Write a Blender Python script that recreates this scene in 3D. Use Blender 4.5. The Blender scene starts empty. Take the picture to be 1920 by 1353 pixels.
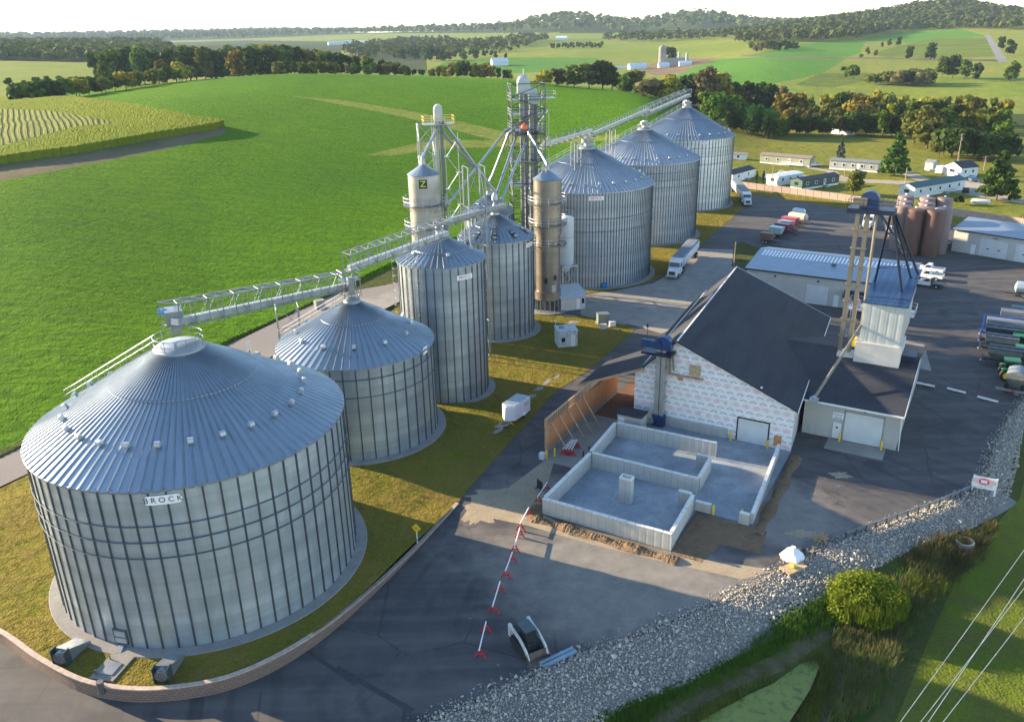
import bpy, bmesh, math, random
import numpy as np
from mathutils import Vector, Matrix
R = math.radians
random.seed(7); rng = np.random.default_rng(11)
S = bpy.context.scene; COL = S.collection

# ---------------------------------------------------------------- camera model (photo is 1920 x 1353)
FPX, PITCH, ROLL, HC, CX, CY = 1552.0, R(21.6), R(1.2), 46.0, 960.0, 676.5
cf = np.array([0, math.cos(PITCH), -math.sin(PITCH)])
_r0 = np.array([1.0, 0, 0]); _d0 = np.array([0, -math.sin(PITCH), -math.cos(PITCH)])
cr = math.cos(ROLL)*_r0 + math.sin(ROLL)*_d0
cd = -math.sin(ROLL)*_r0 + math.cos(ROLL)*_d0
CAM = np.array([0, 0, HC])
def ray(px, py): return cf + (px-CX)/FPX*cr + (py-CY)/FPX*cd
def G(px, py, z=0.0):
    v = ray(px, py); t = (z-HC)/v[2]; p = CAM + t*v
    return Vector((float(p[0]), float(p[1]), float(z)))
def projn(P):
    q = np.asarray(P, float) - CAM; k = q @ cf; k = np.where(k < .1, .1, k)
    return CX + FPX*(q @ cr)/k, CY + FPX*(q @ cd)/k
def atdist(px, py, dist):
    v = ray(px, py); t = dist/math.hypot(v[0], v[1]); p = CAM + t*v
    return Vector(p.tolist())
def VH(px, py, g):
    return atdist(px, py, math.hypot(g[0], g[1]))[2]

# frame of the warehouse and foundation: origin at the wrapped gable's near corner
B0 = G(1482, 846); _a = R(-30.5)
eE = Vector((math.cos(_a), math.sin(_a), 0)); eN = Vector((-eE.y, eE.x, 0))
def W(E, N, z=0.0): return B0 + eE*E + eN*N + Vector((0, 0, z))

# ---------------------------------------------------------------- materials
MATS = {}
class NT:
    def __init__(s, name):
        s.m = bpy.data.materials.new(name); s.m.use_nodes = True
        s.t = s.m.node_tree; s.b = s.t.nodes['Principled BSDF']; s.co = None
    def n(s, typ, **kw):
        nd = s.t.nodes.new(typ)
        for k, v in kw.items():
            if k.startswith('i_'):
                key = k[2:]; key = int(key) if key.isdigit() else key.replace('_', ' ')
                s.put(nd.inputs[key], v)
            else: setattr(nd, k, v)
        return nd
    def put(s, sock, v):
        if isinstance(v, bpy.types.NodeSocket): s.t.links.new(v, sock)
        elif isinstance(v, (tuple, list)) and len(v) == 3 and sock.type == 'RGBA': sock.default_value = (*v, 1)
        else: sock.default_value = v
    def obj(s):
        if s.co is None: s.co = s.n('ShaderNodeTexCoord').outputs['Object']
        return s.co
    def math(s, op, a, b=None, c=None):
        nd = s.n('ShaderNodeMath', operation=op)
        for i, v in enumerate((a, b, c)):
            if v is not None: s.put(nd.inputs[i], v)
        return nd.outputs[0]
    def noise(s, scale, detail=4, vec=None, rough=.55):
        nd = s.n('ShaderNodeTexNoise'); nd.inputs['Scale'].default_value = scale
        nd.inputs['Detail'].default_value = detail; nd.inputs['Roughness'].default_value = rough
        s.put(nd.inputs['Vector'], vec if vec is not None else s.obj()); return nd.outputs['Fac']
    def ramp(s, fac, lo, hi):
        nd = s.n('ShaderNodeMapRange'); s.put(nd.inputs['Value'], fac)
        nd.inputs['From Min'].default_value = lo; nd.inputs['From Max'].default_value = hi
        return nd.outputs['Result']
    def mix(s, fac, a, b, mode='MIX'):
        nd = s.n('ShaderNodeMix', data_type='RGBA', blend_type=mode)
        s.put(nd.inputs[0], fac); s.put(nd.inputs[6], a); s.put(nd.inputs[7], b)
        return nd.outputs[2]
    def scaled(s, sc, rot=(0, 0, 0)):
        nd = s.n('ShaderNodeMapping'); s.put(nd.inputs['Vector'], s.obj())
        nd.inputs['Scale'].default_value = sc; nd.inputs['Rotation'].default_value = rot
        return nd.outputs[0]
    def sep(s, vec=None):
        nd = s.n('ShaderNodeSeparateXYZ'); s.put(nd.inputs[0], vec if vec is not None else s.obj()); return nd.outputs
    def bump(s, h, strength=.5, dist=.1):
        nd = s.n('ShaderNodeBump'); nd.inputs['Strength'].default_value = strength
        nd.inputs['Distance'].default_value = dist; s.put(nd.inputs['Height'], h)
        s.t.links.new(nd.outputs[0], s.b.inputs['Normal'])
    def out(s, col, rough=.7, metal=0.0, spec=None):
        s.put(s.b.inputs['Base Color'], col); s.put(s.b.inputs['Roughness'], rough)
        s.put(s.b.inputs['Metallic'], metal)
        if spec is not None: s.b.inputs['Specular IOR Level'].default_value = spec
        return s.m
def flat(name, col, rough=.6, metal=0.0, var=.18, scale=1.5, spec=None, streak=False):
    """painted / plain material with a little wear"""
    if name in MATS: return MATS[name]
    t = NT(name)
    nz = t.noise(scale, 5, t.scaled((1, 1, .25)) if streak else None)
    c = t.mix(t.ramp(nz, .3, .7), tuple(v*(1-var) for v in col), tuple(min(1, v*(1+var)) for v in col))
    MATS[name] = t.out(c, rough, metal, spec); return MATS[name]
def ground(name, c1, c2, big=.03, mid=.5, fine=6., bump=.6, dist=.2, c3=None, rough=.9, rows=None, c4=None, spec=.04, dark=.35):
    t = NT(name)
    nb = t.ramp(t.noise(big, 4), .35, .65); nm = t.ramp(t.noise(mid, 6, rough=.65), .3, .7)
    c = t.mix(nb, c1, c2)
    if c3: c = t.mix(t.math('MULTIPLY', nm, .7), c, c3)
    nf = t.noise(fine, 3)
    c = t.mix(t.ramp(nf, .25, .75), t.mix(dark, c, (0, 0, 0)), c)
    h = t.math('ADD', t.math('MULTIPLY', nf, .6), nm)
    if rows:   # (angle, spacing, strength) stretched noise along crop rows
        ang, sp, st = rows
        v = t.scaled((1/sp*.14, 1/sp, .2/sp), (0, 0, ang))
        nr = t.noise(1.0, 3, v)
        c = t.mix(t.math('MULTIPLY', t.ramp(nr, .42, .6), st), c, c4 or tuple(x*.35 for x in c1))
        h = t.math('ADD', h, t.math('MULTIPLY', nr, -.9))
    t.bump(h, bump, dist)
    MATS[name] = t.out(c, rough, 0, spec); return t
def M(n): return MATS[n]

# ---------------------------------------------------------------- mesh builder
class MB:
    def __init__(s): s.v = []; s.f = []; s.mi = []
    def add(s, vs, fs, m=0):
        o = len(s.v); s.v += [tuple(v) for v in vs]
        for f in fs: s.f.append(tuple(o+i for i in f)); s.mi.append(m)
        return s
    def poly(s, pts, m=0): return s.add(pts, [tuple(range(len(pts)))], m)
    def hexa(s, b, t, m=0):
        n = len(b); fs = [tuple(range(n))[::-1], tuple(range(n, 2*n))]
        fs += [(i, (i+1) % n, n+(i+1) % n, n+i) for i in range(n)]
        return s.add(list(b)+list(t), fs, m)
    def box(s, x0, x1, y0, y1, z0, z1, m=0):
        return s.hexa([(x0, y0, z0), (x1, y0, z0), (x1, y1, z0), (x0, y1, z0)], [(x0, y0, z1), (x1, y0, z1), (x1, y1, z1), (x0, y1, z1)], m)
    def obox(s, a, b, w, h, m=0, up=(0, 0, 1), zoff=0):
        """box beam from a to b, width w across, height h"""
        a = Vector(a); b = Vector(b); d = (b-a).normalized(); up = Vector(up)
        if abs(d.dot(up)) > .98: up = Vector((1, 0, 0))
        x = d.cross(up).normalized(); y = x.cross(d).normalized()
        q = [x*(i*w/2)+y*(j*h/2+zoff) for i, j in ((-1, -1), (1, -1), (1, 1), (-1, 1))]
        return s.hexa([a+k for k in q], [b+k for k in q], m)
    def tube(s, a, b, r, n=6, m=0, r2=None):
        a = Vector(a); b = Vector(b); d = (b-a).normalized()
        up = Vector((0, 0, 1)) if abs(d.z) < .95 else Vector((1, 0, 0))
        x = d.cross(up).normalized(); y = x.cross(d)
        r2 = r if r2 is None else r2
        c = [(math.cos(2*math.pi*i/n), math.sin(2*math.pi*i/n)) for i in range(n)]
        return s.hexa([a+x*(p*r)+y*(q*r) for p, q in c], [b+x*(p*r2)+y*(q*r2) for p, q in c], m)
    def path(s, pts, r, n=6, m=0):
        for a, b in zip(pts, pts[1:]): s.tube(a, b, r, n, m)
        return s
    def lathe(s, prof, n=32, c=(0, 0), m=0, a0=0., a1=2*math.pi, axis='z', cap=True):
        full = abs(a1-a0-2*math.pi) < 1e-6; k = n if full else n+1
        vs = []
        for r, z in prof:
            for i in range(k):
                a = a0+(a1-a0)*i/n
                vs.append((c[0]+r*math.cos(a), c[1]+r*math.sin(a), z))
        fs = []
        for j in range(len(prof)-1):
            for i in range(n):
                i2 = (i+1) % k
                fs.append((j*k+i, j*k+i2, (j+1)*k+i2, (j+1)*k+i))
        if full and cap:
            fs.append(tuple(range(k))[::-1]); fs.append(tuple((len(prof)-1)*k+i for i in range(k)))
        return s.add(vs, fs, m)
    def ring(s, rad, z, r, n=48, m=0, c=(0, 0), k=6, a0=0, a1=2*math.pi):
        pts = [Vector((c[0]+rad*math.cos(a0+(a1-a0)*i/n), c[1]+rad*math.sin(a0+(a1-a0)*i/n), z)) for i in range(n+1)]
        full = abs(a1-a0-2*math.pi) < 1e-6; nn = n if full else n+1
        vs = []; fs = []
        for i in range(nn):
            a = a0+(a1-a0)*i/n
            for j in range(k):
                b = 2*math.pi*j/k; q = rad+r*math.cos(b)
                vs.append((c[0]+q*math.cos(a), c[1]+q*math.sin(a), z+r*math.sin(b)))
        for i in range(n):
            i2 = (i+1) % nn
            for j in range(k): fs.append((i*k+j, i2*k+j, i2*k+(j+1) % k, i*k+(j+1) % k))
        return s.add(vs, fs, m)
    def move(s, M4, start=0):
        for i in range(start, len(s.v)): s.v[i] = tuple(M4 @ Vector(s.v[i]))
        return s
    def build(s, name, mats, parent=None, smooth=False, loc=None, rz=0.0):
        me = bpy.data.meshes.new(name); me.from_pydata(s.v, [], s.f)
        for m in (mats if isinstance(mats, (list, tuple)) else [mats]): me.materials.append(m)
        me.polygons.foreach_set('material_index', s.mi)
        if smooth:
            me.polygons.foreach_set('use_smooth', [True]*len(s.f))
            me.set_sharp_from_angle(angle=R(35))
        bm = bmesh.new(); bm.from_mesh(me); bmesh.ops.recalc_face_normals(bm, faces=bm.faces); bm.to_mesh(me); bm.free()
        me.update()
        o = bpy.data.objects.new(name, me); COL.objects.link(o)
        if parent: o.parent = parent
        if loc is not None: o.location = loc
        o.rotation_euler.z = rz
        return o
def np_mesh(name, v, f, mats, mi=None, parent=None, smooth=False):
    """v: n x 3, f: m x k (all same k)"""
    v = np.asarray(v, np.float32); f = np.asarray(f, np.int32); me = bpy.data.meshes.new(name)
    me.vertices.add(len(v)); me.vertices.foreach_set('co', v.ravel())
    k = f.shape[1]; me.loops.add(f.size); me.loops.foreach_set('vertex_index', f.ravel())
    me.polygons.add(len(f)); me.polygons.foreach_set('loop_start', np.arange(0, f.size, k, dtype=np.int32))
    for m in (mats if isinstance(mats, (list, tuple)) else [mats]): me.materials.append(m)
    if mi is not None: me.polygons.foreach_set('material_index', np.asarray(mi, np.int32))
    me.polygons.foreach_set('use_smooth', np.full(len(f), bool(smooth)))
    me.update(calc_edges=True); me.validate()
    o = bpy.data.objects.new(name, me); COL.objects.link(o)
    if parent: o.parent = parent
    return o
def tag(o, label=None, cat=None, group=None, kind=None):
    for k, v in (('label', label), ('category', cat), ('group', group), ('kind', kind)):
        if v: o[k] = v
    return o
def thing(name, loc, rz=0.0, label=None, cat=None, group=None):
    o = bpy.data.objects.new(name, None); COL.objects.link(o); o.empty_display_size = .5
    o.location = loc; o.rotation_euler = (0, 0, rz)
    return tag(o, label, cat, group)
def kids(o): return [c for c in CHILD.get(o.name, [])]
CHILD = {}
def copy_tree(o, loc, rz, label=None, group=None, scale=None):
    """a thing with copies of its parts and their sub-parts"""
    def rec(src, par):
        c = src.copy(); COL.objects.link(c); c.parent = par
        for ch in src.children: rec(ch, c)
        return c
    c = rec(o, None); c.location = loc; c.rotation_euler = (0, 0, rz)
    if label: c['label'] = label
    if group: c['group'] = group
    if scale: c.scale = scale
    return c
def text_mesh(s, size):
    """verts (x right, y up, centred) and faces of a line of lettering"""
    cu = bpy.data.curves.new('lettering', 'FONT'); cu.body = s; cu.size = size; cu.align_x = 'CENTER'; cu.align_y = 'CENTER'
    cu.fill_mode = 'FRONT'; cu.resolution_u = 3
    ob = bpy.data.objects.new('lettering', cu); COL.objects.link(ob)
    dg = bpy.context.evaluated_depsgraph_get(); me = bpy.data.meshes.new_from_object(ob.evaluated_get(dg))
    v = [tuple(p.co) for p in me.vertices]; f = [tuple(p.vertices) for p in me.polygons]
    bpy.data.objects.remove(ob); bpy.data.curves.remove(cu); bpy.data.meshes.remove(me)
    return v, f
def lettering(mb, s, size, place, m=0, bold=1.0):
    v, f = text_mesh(s, size)
    if v: mb.add([place(x*bold, y) for x, y, _ in v], f, m)
def clip_poly(pts, z):
    return [Vector((p[0], p[1], z)) for p in pts]
def sheet(name, pts, z, mat, kind='structure', thick=None):
    """flat ground sheet over a (possibly concave) outline"""
    from mathutils.geometry import tessellate_polygon
    vs = [Vector((p[0], p[1], z)) for p in pts]
    tri = tessellate_polygon([vs])
    me = bpy.data.meshes.new(name); me.from_pydata([tuple(v) for v in vs], [], [tuple(t) for t in tri]); me.materials.append(mat)
    bm = bmesh.new(); bm.from_mesh(me)
    for f in bm.faces:
        f.normal_update()
        if f.normal.z < 0: f.normal_flip()
    bm.to_mesh(me); bm.free()
    o = bpy.data.objects.new(name, me); COL.objects.link(o)
    if kind: o['kind'] = kind
    return o
def inpoly(px, py, poly):
    c = np.zeros(px.shape, bool); n = len(poly); j = n-1
    for i in range(n):
        xi, yi = poly[i]; xj, yj = poly[j]
        with np.errstate(divide='ignore', invalid='ignore'):
            k = ((yi > py) != (yj > py)) & (px < (xj-xi)*(py-yi)/(yj-yi+1e-12)+xi)
        c ^= k; j = i
    return c
# ---------------------------------------------------------------- world, sun, camera
SUN_AZ = math.pi-R(25.5); SUN_EL = R(16)
w = bpy.data.worlds.new("World"); S.world = w; w.use_nodes = True
wt = w.node_tree; bg = wt.nodes['Background']
sky = wt.nodes.new('ShaderNodeTexSky'); sky.sky_type = 'NISHITA'; sky.sun_disc = False
sky.sun_elevation = SUN_EL; sky.sun_rotation = math.pi/2 - SUN_AZ
sky.altitude = 300; sky.air_density = 1.0; sky.dust_density = .35; sky.ozone_density = 1.6
wt.links.new(sky.outputs[0], bg.inputs[0]); bg.inputs[1].default_value = .115
sl = bpy.data.lights.new('sun', 'SUN'); sl.energy = 5.0; sl.angle = R(.55); sl.color = (1, .79, .52)
so = bpy.data.objects.new('sun', sl); COL.objects.link(so)
sd = Vector((math.cos(SUN_AZ)*math.cos(SUN_EL), math.sin(SUN_AZ)*math.cos(SUN_EL), math.sin(SUN_EL)))
so.rotation_euler = sd.to_track_quat('Z', 'Y').to_euler(); so.location = (-200, 100, 200)
S.view_settings.view_transform = 'Standard'; S.view_settings.look = 'None'; S.view_settings.gamma = 1
S.view_settings.exposure = 1.9
cam = bpy.data.cameras.new('camera'); co = bpy.data.objects.new('camera', cam); COL.objects.link(co)
cam.sensor_width = 36; cam.sensor_fit = 'HORIZONTAL'; cam.lens = FPX/1920*36; cam.clip_start = 1; cam.clip_end = 40000
mw = Matrix.Identity(4)
for i in range(3):
    mw[i][0] = cr[i]; mw[i][1] = -cd[i]; mw[i][2] = -cf[i]; mw[i][3] = CAM[i]
co.matrix_world = mw; S.camera = co

# ---------------------------------------------------------------- terrain heights: distance -> height per bearing
COLS = [
 (-900, {60:0,110:2,150:5,200:10,240:14,320:18,400:21,540:18,700:16,1100:22,1500:30,2000:38,3000:40,4500:60,6500:100,9500:110}),
 (-300, {60:0,110:0,150:3,200:8,240:12,320:17,400:21.5,470:19,540:16,700:15,1100:22,1500:32,2000:40,3000:34,4500:50,6500:105,9500:110}),
 (0,    {60:0,110:0,150:3,200:8,240:12.4,320:18,400:22.5,470:19,540:15,700:15,1100:24,1500:32,2000:40,3000:30,4500:45,6500:88,9500:90}),
 (330,  {60:0,110:0,150:.5,200:4,250:9.5,320:18.5,380:24.6,430:23.8,500:25.4,550:24,650:17,800:14,1100:18,1500:25,2000:35,3000:30,4500:50,6500:88,9500:90}),
 (520,  {60:0,110:0,150:0,200:3,260:9,330:16,400:22,470:26.6,540:27,620:22,800:12,1100:12,1500:18,2000:25,3000:30,4500:55,6500:92,9500:90}),
 (750,  {60:0,110:0,150:0,200:1.5,260:5,330:11,400:17,470:22,540:24.4,620:18,800:6,1100:8,1500:13,2000:20,3000:36,4200:62,6500:60,9500:60}),
 (960,  {60:0,110:0,150:0,260:.8,330:6,400:12,470:18,530:20.6,600:17,750:5,900:3,1030:6,1300:17,1700:22,2500:33,3500:62,5000:50,9500:50}),
 (1050, {60:0,150:0,260:.4,330:5,400:12,460:17.5,520:17,600:12,750:4,900:4,1030:6,1300:17,1700:23,2500:34,3500:112,5000:60,9500:50}),
 (1230, {60:0,150:0,260:0,330:5,400:13,430:15.7,480:14,560:7,750:3,1030:5,1300:14,1700:24,2500:34,3600:50,5000:50,9500:50}),
 (1275, {60:0,150:0,270:0,340:3,400:8,440:9,520:5,750:3,1030:6,1300:15,1700:24,2500:36,3500:118,5000:50,9500:50}),
 (1450, {60:0,150:0,450:0,550:1,650:4,800:11,900:16,1200:23,1600:34,2500:42,3600:40,5000:60,9500:90}),
 (1600, {60:0,150:0,450:0,650:1,800:7,1000:14,1300:22,1600:34,2100:62,2600:48,4000:60,9500:80}),
 (1700, {60:0,150:0,450:0,650:0,800:5,1000:14,1300:20,1700:32,2000:58,2200:80,2600:66,4000:60,9500:80}),
 (1780, {60:0,150:0,450:0,650:0,800:4,1000:13,1300:21,1700:38,2000:70,2200:98,2600:70,4000:60,9500:80}),
 (1920, {60:0,150:0,450:0,650:0,800:4,1000:12,1300:22,1600:36,1900:50,2200:54,2600:50,4000:60,9500:80}),
 (2600, {60:0,150:0,450:0,650:0,800:4,1000:12,1300:22,1600:32,1900:45,2200:48,4000:60,9500:80}),
]
def azof(px): v = ray(px, 62-.021*(px-960)); return math.atan2(v[0], v[1])
NA, ND = 220, 320
A0, A1, L0, L1 = R(-62), R(62), math.log(12), math.log(9600)
_az = np.linspace(A0, A1, NA); _ld = np.linspace(L0, L1, ND)
_ca = np.array([azof(c[0]) for c in COLS]); _tab = np.zeros((len(COLS), ND))
for i, (_, d) in enumerate(COLS):
    ks = sorted(d); _tab[i] = np.interp(_ld, [math.log(k) for k in ks], [d[k] for k in ks])
_g = np.stack([np.interp(_az, _ca, _tab[:, j]) for j in range(ND)], axis=1)
def _blur(a, n, ax):
    for _ in range(n):
        p = np.concatenate([np.take(a, [0], ax), a, np.take(a, [-1], ax)], ax)
        a = (np.take(p, range(0, a.shape[ax]), ax)+2*a+np.take(p, range(2, a.shape[ax]+2), ax))/4
    return a
_g = _blur(_blur(_g, 9, 0), 10, 1)
EDGE_PX = [(300, 1600), (640, 1432), (800, 1353), (930, 1292), (1060, 1235), (1250, 1165), (1400, 1101), (1455, 1073), (1560, 1022), (1680, 976), (1822, 922), (1852, 880), (1882, 800), (1914, 760), (1990, 640), (2120, 520)]
EDGE = np.array([G(*p)[:2] for p in EDGE_PX])
def edge_dist(x, y):
    """signed distance beyond the yard's edge (positive on the rock slope side)"""
    x = np.asarray(x, float); y = np.asarray(y, float); best = np.full(x.shape, 1e9); sg = np.ones(x.shape)
    for a, b in zip(EDGE, EDGE[1:]):
        d = b-a; L = np.hypot(*d); t = np.clip(((x-a[0])*d[0]+(y-a[1])*d[1])/L**2, 0, 1)
        q = np.hypot(x-a[0]-t*d[0], y-a[1]-t*d[1]); s = (x-a[0])*d[1]-(y-a[1])*d[0]
        m = q < best; best = np.where(m, q, best); sg = np.where(m, np.sign(s), sg)
    return best*sg
def ZT(x, y):
    x = np.asarray(x, float); y = np.asarray(y, float)
    az = np.arctan2(x, y); ld = np.log(np.maximum(np.hypot(x, y), 13))
    u = np.clip((az-A0)/(A1-A0)*(NA-1), 0, NA-1.001); v = np.clip((ld-L0)/(L1-L0)*(ND-1), 0, ND-1.001)
    i = u.astype(int); j = v.astype(int); fu = u-i; fv = v-j
    z = _g[i, j]*(1-fu)*(1-fv)+_g[i+1, j]*fu*(1-fv)+_g[i, j+1]*(1-fu)*fv+_g[i+1, j+1]*fu*fv
    d = np.hypot(x, y)
    z = z + np.where(d > 260, 1, 0)*0.0
    near = (d < 260)
    if near.any():
        s = edge_dist(x, y); t = np.clip((s-.2)/9.5, 0, 1); dep = -2.5*(t*t*(3-2*t)) + 1.5*np.clip((s-20)/16, 0, 1)*np.clip((x-27)/10, 0, 1)
        z = np.where(near & (s > 0), z+dep*np.clip((260-d)/60, 0, 1), z)
    return z
def T(px, py, dmin=30, dmax=9000):
    """first terrain point seen through a pixel of the photo"""
    v = ray(px, py); h = math.hypot(v[0], v[1])
    ds = np.geomspace(dmin, dmax, 900); X = v[0]/h*ds; Y = v[1]/h*ds; zz = HC+v[2]/h*ds
    b = np.nonzero(zz < ZT(X, Y))[0]
    k = b[0] if len(b) else len(ds)-1
    return Vector((float(X[k]), float(Y[k]), float(ZT(X[k:k+1], Y[k:k+1])[0])))
def TD(px, d):
    """terrain point on the photo column px, d metres out"""
    a = azof(px); x, y = math.sin(a)*d, math.cos(a)*d
    return Vector((x, y, float(ZT(np.array([x]), np.array([y]))[0])))
LAWN_Z = 0.0

# ---------------------------------------------------------------- ground materials
ROWANG = R(24)
ground('soybean', (.095, .235, .002), (.160, .315, .003), .009, .6, 2.8, 1.0, .8, (.060, .17, .002), rows=(ROWANG, 1.1, .42), c4=(.026, .095, .004), dark=.28)
ground('corn_top', (.20, .245, .014), (.27, .285, .024), .02, .7, 3.0, .9, .5, (.18, .24, .018))
def corn_rows_mat():
    t = NT('corn_rows'); p = t.sep(); a = R(-61); u = t.math('ADD', t.math('ADD', t.math('MULTIPLY', p[0], -math.sin(a)), t.math('MULTIPLY', p[1], math.cos(a))), t.math('MULTIPLY', t.noise(.02, 2), 5.))
    f = t.math('FRACT', t.math('DIVIDE', u, 1.8)); d = t.ramp(t.math('ABSOLUTE', t.math('SUBTRACT', f, .5)), .20, .38)
    n1 = t.noise(.8, 4); c = t.mix(t.ramp(n1, .3, .7), (.19, .22, .016), (.25, .26, .028)); c = t.mix(t.math('MULTIPLY', d, .75), c, (.055, .075, .012))
    t.bump(t.math('SUBTRACT', n1, t.math('MULTIPLY', d, 2.0)), .9, .5); MATS['corn_rows'] = t.out(c, .9, 0, .15)
corn_rows_mat()
ground('bare_strip', (.20, .16, .10), (.13, .13, .06), .05, .3, 3, .5, .2)
ground('waterway_grass', (.25, .29, .04), (.33, .33, .07), .03, .25, 1.5, .9, .5, (.17, .25, .03), rows=(R(65), 1.6, .3))
ground('pasture', (.22, .26, .035), (.29, .29, .06), .008, .06, .8, .9, .8, (.16, .21, .045))
ground('hay_field', (.20, .26, .03), (.28, .30, .05), .006, .05, .6, .9, .8, (.14, .20, .03))
ground('bright_field', (.085, .21, .025), (.11, .24, .03), .005, .05, .6, .9, .7)
ground('crop_strips', (.21, .25, .04), (.16, .22, .03), .006, .05, .6, .9, .8, (.12, .17, .03), rows=(R(70), 9, .5))
ground('tilled_soil', (.19, .13, .075), (.24, .18, .11), .02, .15, 1.0, .6, .4)
ground('mown_grass', (.135, .16, .014), (.25, .205, .034), .09, .45, 5, 1.0, .40, (.25, .165, .055))
ground('park_grass', (.15, .19, .018), (.23, .235, .03), .03, .15, 2.5, .95, .45, (.21, .19, .06))
ground('rough_grass', (.060, .095, .018), (.095, .11, .03), .10, .45, 5, .95, .3, (.11, .10, .045))
ground('forest_floor', (.05, .075, .018), (.07, .085, .03), .01, .08, .6, .9, .8)
ground('lane_gravel', (.36, .31, .24), (.42, .37, .30), .05, .4, 5, .4, .1)
ground('riprap_bed', (.30, .30, .29), (.22, .22, .215), .2, 1.2, 4, .9, .3)
ground('back_road', (.30, .27, .25), (.25, .23, .21), .05, .5, 8, .25, .05)
ground('far_road', (.28, .27, .26), (.24, .23, .22), .05, .5, 8, .2, .05)

# ---------------------------------------------------------------- terrain mesh, split by ground cover
CL = ['pasture', 'soybean', 'corn_top', 'corn_rows', 'bare_strip', 'waterway_grass', 'hay_field', 'bright_field', 'crop_strips', 'tilled_soil', 'park_grass', 'rough_grass', 'forest_floor', 'lane_gravel', 'far_road']
CNAME = dict(pasture='meadow_ground', soybean='crop_field', corn_top='corn_field', corn_rows='corn_field_rows', bare_strip='field_path', waterway_grass='field_grass', hay_field='hay_field', bright_field='far_field', crop_strips='strip_field', tilled_soil='soil_field', park_grass='lawn', rough_grass='bank_ground', forest_floor='forest_ground', lane_gravel='gravel_path', far_road='hill_road')
SOY = [(-1500, 1500), (-500, 1180), (0, 845), (450, 628), (750, 490), (905, 425), (1000, 418), (1290, 300), (1352, 232), (1240, 182), (1100, 156), (960, 141), (800, 136), (700, 136), (520, 131), (450, 127), (300, 133), (150, 158), (0, 184), (-600, 250)]
CORN = [(-900, 150), (0, 188), (130, 190), (250, 205), (360, 228), (421, 237), (405, 243), (300, 260), (150, 287), (0, 308), (-700, 430)]
RIDGE = [(-500, 82), (-500, 30), (2200, 10), (2200, 50), (1400, 60), (1330, 62), (1000, 62), (700, 63), (450, 73), (200, 80)]
RULES = [ # class, pixel outline, dmin, dmax   (later wins)
 ('rough_grass', [(-2000, 4000), (4000, 4000), (4000, 430), (-2000, 430)], 0, 260),
 ('soybean', SOY, 60, 640),
 ('waterway_grass', [(548, 180), (640, 188), (700, 197), (790, 212), (860, 228), (945, 247), (1000, 264), (960, 272), (900, 257), (830, 238), (760, 220), (690, 206), (600, 189)], 150, 600),
 ('waterway_grass', [(686, 291), (740, 278), (790, 267), (845, 262), (945, 264), (1100, 256), (1160, 252), (1160, 262), (1000, 272), (920, 276), (860, 278), (800, 281), (740, 292)], 120, 500),
 ('bare_strip', [(-900, 430), (0, 309), (150, 288), (300, 260), (405, 242), (427, 238), (420, 252), (300, 283), (150, 311), (0, 340), (-900, 520)], 100, 600),
 ('corn_top', CORN, 100, 600),
 ('corn_rows', [(-900, 205), (0, 216), (100, 220), (190, 236), (224, 243), (150, 250), (80, 268), (0, 290), (-900, 400)], 100, 600),
 ('hay_field', [(-600, 240), (0, 172), (60, 160), (250, 140), (385, 127), (250, 117), (0, 114), (-600, 118)], 560, 1300),
 ('forest_floor', [(-900, 116), (0, 114), (160, 117), (380, 126), (500, 130), (640, 133), (800, 134), (800, 80), (-900, 60)], 640, 3500),
 ('hay_field', [(640, 104), (760, 96), (960, 96), (1000, 88), (860, 78), (700, 74), (640, 84)], 900, 3000),
 ('hay_field', [(900, 110), (1000, 92), (1160, 81), (1330, 73), (1420, 77), (1385, 96), (1250, 101), (1150, 108), (1000, 112)], 800, 3000),
 ('crop_strips', [(960, 84), (1060, 73), (1160, 72), (1100, 80), (1000, 90)], 1200, 3400),
 ('bright_field', [(780, 142), (830, 118), (900, 112), (1000, 108), (1125, 109), (1100, 128), (1000, 136), (900, 142)], 700, 1600),
 ('tilled_soil', [(1190, 128), (1240, 116), (1290, 110), (1345, 110), (1350, 120), (1285, 138), (1230, 142)], 600, 1500),
 ('bright_field', [(1255, 150), (1300, 126), (1350, 111), (1440, 107), (1585, 111), (1545, 136), (1480, 152), (1400, 165), (1290, 165)], 520, 1300),
 ('bright_field', [(1400, 104), (1500, 84), (1560, 76), (1624, 75), (1612, 100), (1590, 107), (1480, 108)], 800, 1900),
 ('bright_field', [(1600, 76), (1680, 61), (1800, 55), (1850, 68), (1790, 73), (1700, 81)], 1100, 2200),
 ('crop_strips', [(1632, 101), (1690, 85), (1760, 71), (1852, 71), (1867, 106), (1770, 109), (1660, 107)], 800, 1900),
 ('hay_field', [(1440, 176), (1530, 140), (1640, 149), (1740, 141), (1960, 142), (1990, 180), (1760, 186), (1600, 186)], 480, 1000),
 ('crop_strips', [(1490, 160), (1540, 137), (1640, 137), (1640, 148), (1560, 165)], 480, 1000),
 ('bare_strip', [(1390, 106), (1600, 111), (1740, 112), (1870, 116), (1870, 112), (1740, 109), (1600, 108), (1390, 103)], 700, 1300),
 ('far_road', [(1846, 66), (1856, 66), (1890, 115), (1872, 118)], 700, 2300),
 ('park_grass', [(1330, 352), (1340, 300), (1390, 250), (1500, 236), (1760, 236), (1840, 262), (2100, 320), (2300, 520), (1960, 460), (1700, 404), (1370, 352)], 200, 470),
]
az = np.concatenate([np.linspace(R(-47), R(-34), 70)[:-1], np.linspace(R(-34), R(34), 1000), np.linspace(R(34), R(47), 70)[1:]]); ds = np.concatenate([np.geomspace(24, 95, 90)[:-1], np.geomspace(95, 1600, 640), np.geomspace(1600, 9500, 90)[1:]])
AA, DD = np.meshgrid(az, ds, indexing='ij')
X = np.sin(AA)*DD; Y = np.cos(AA)*DD
Z = ZT(X, Y)
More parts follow.
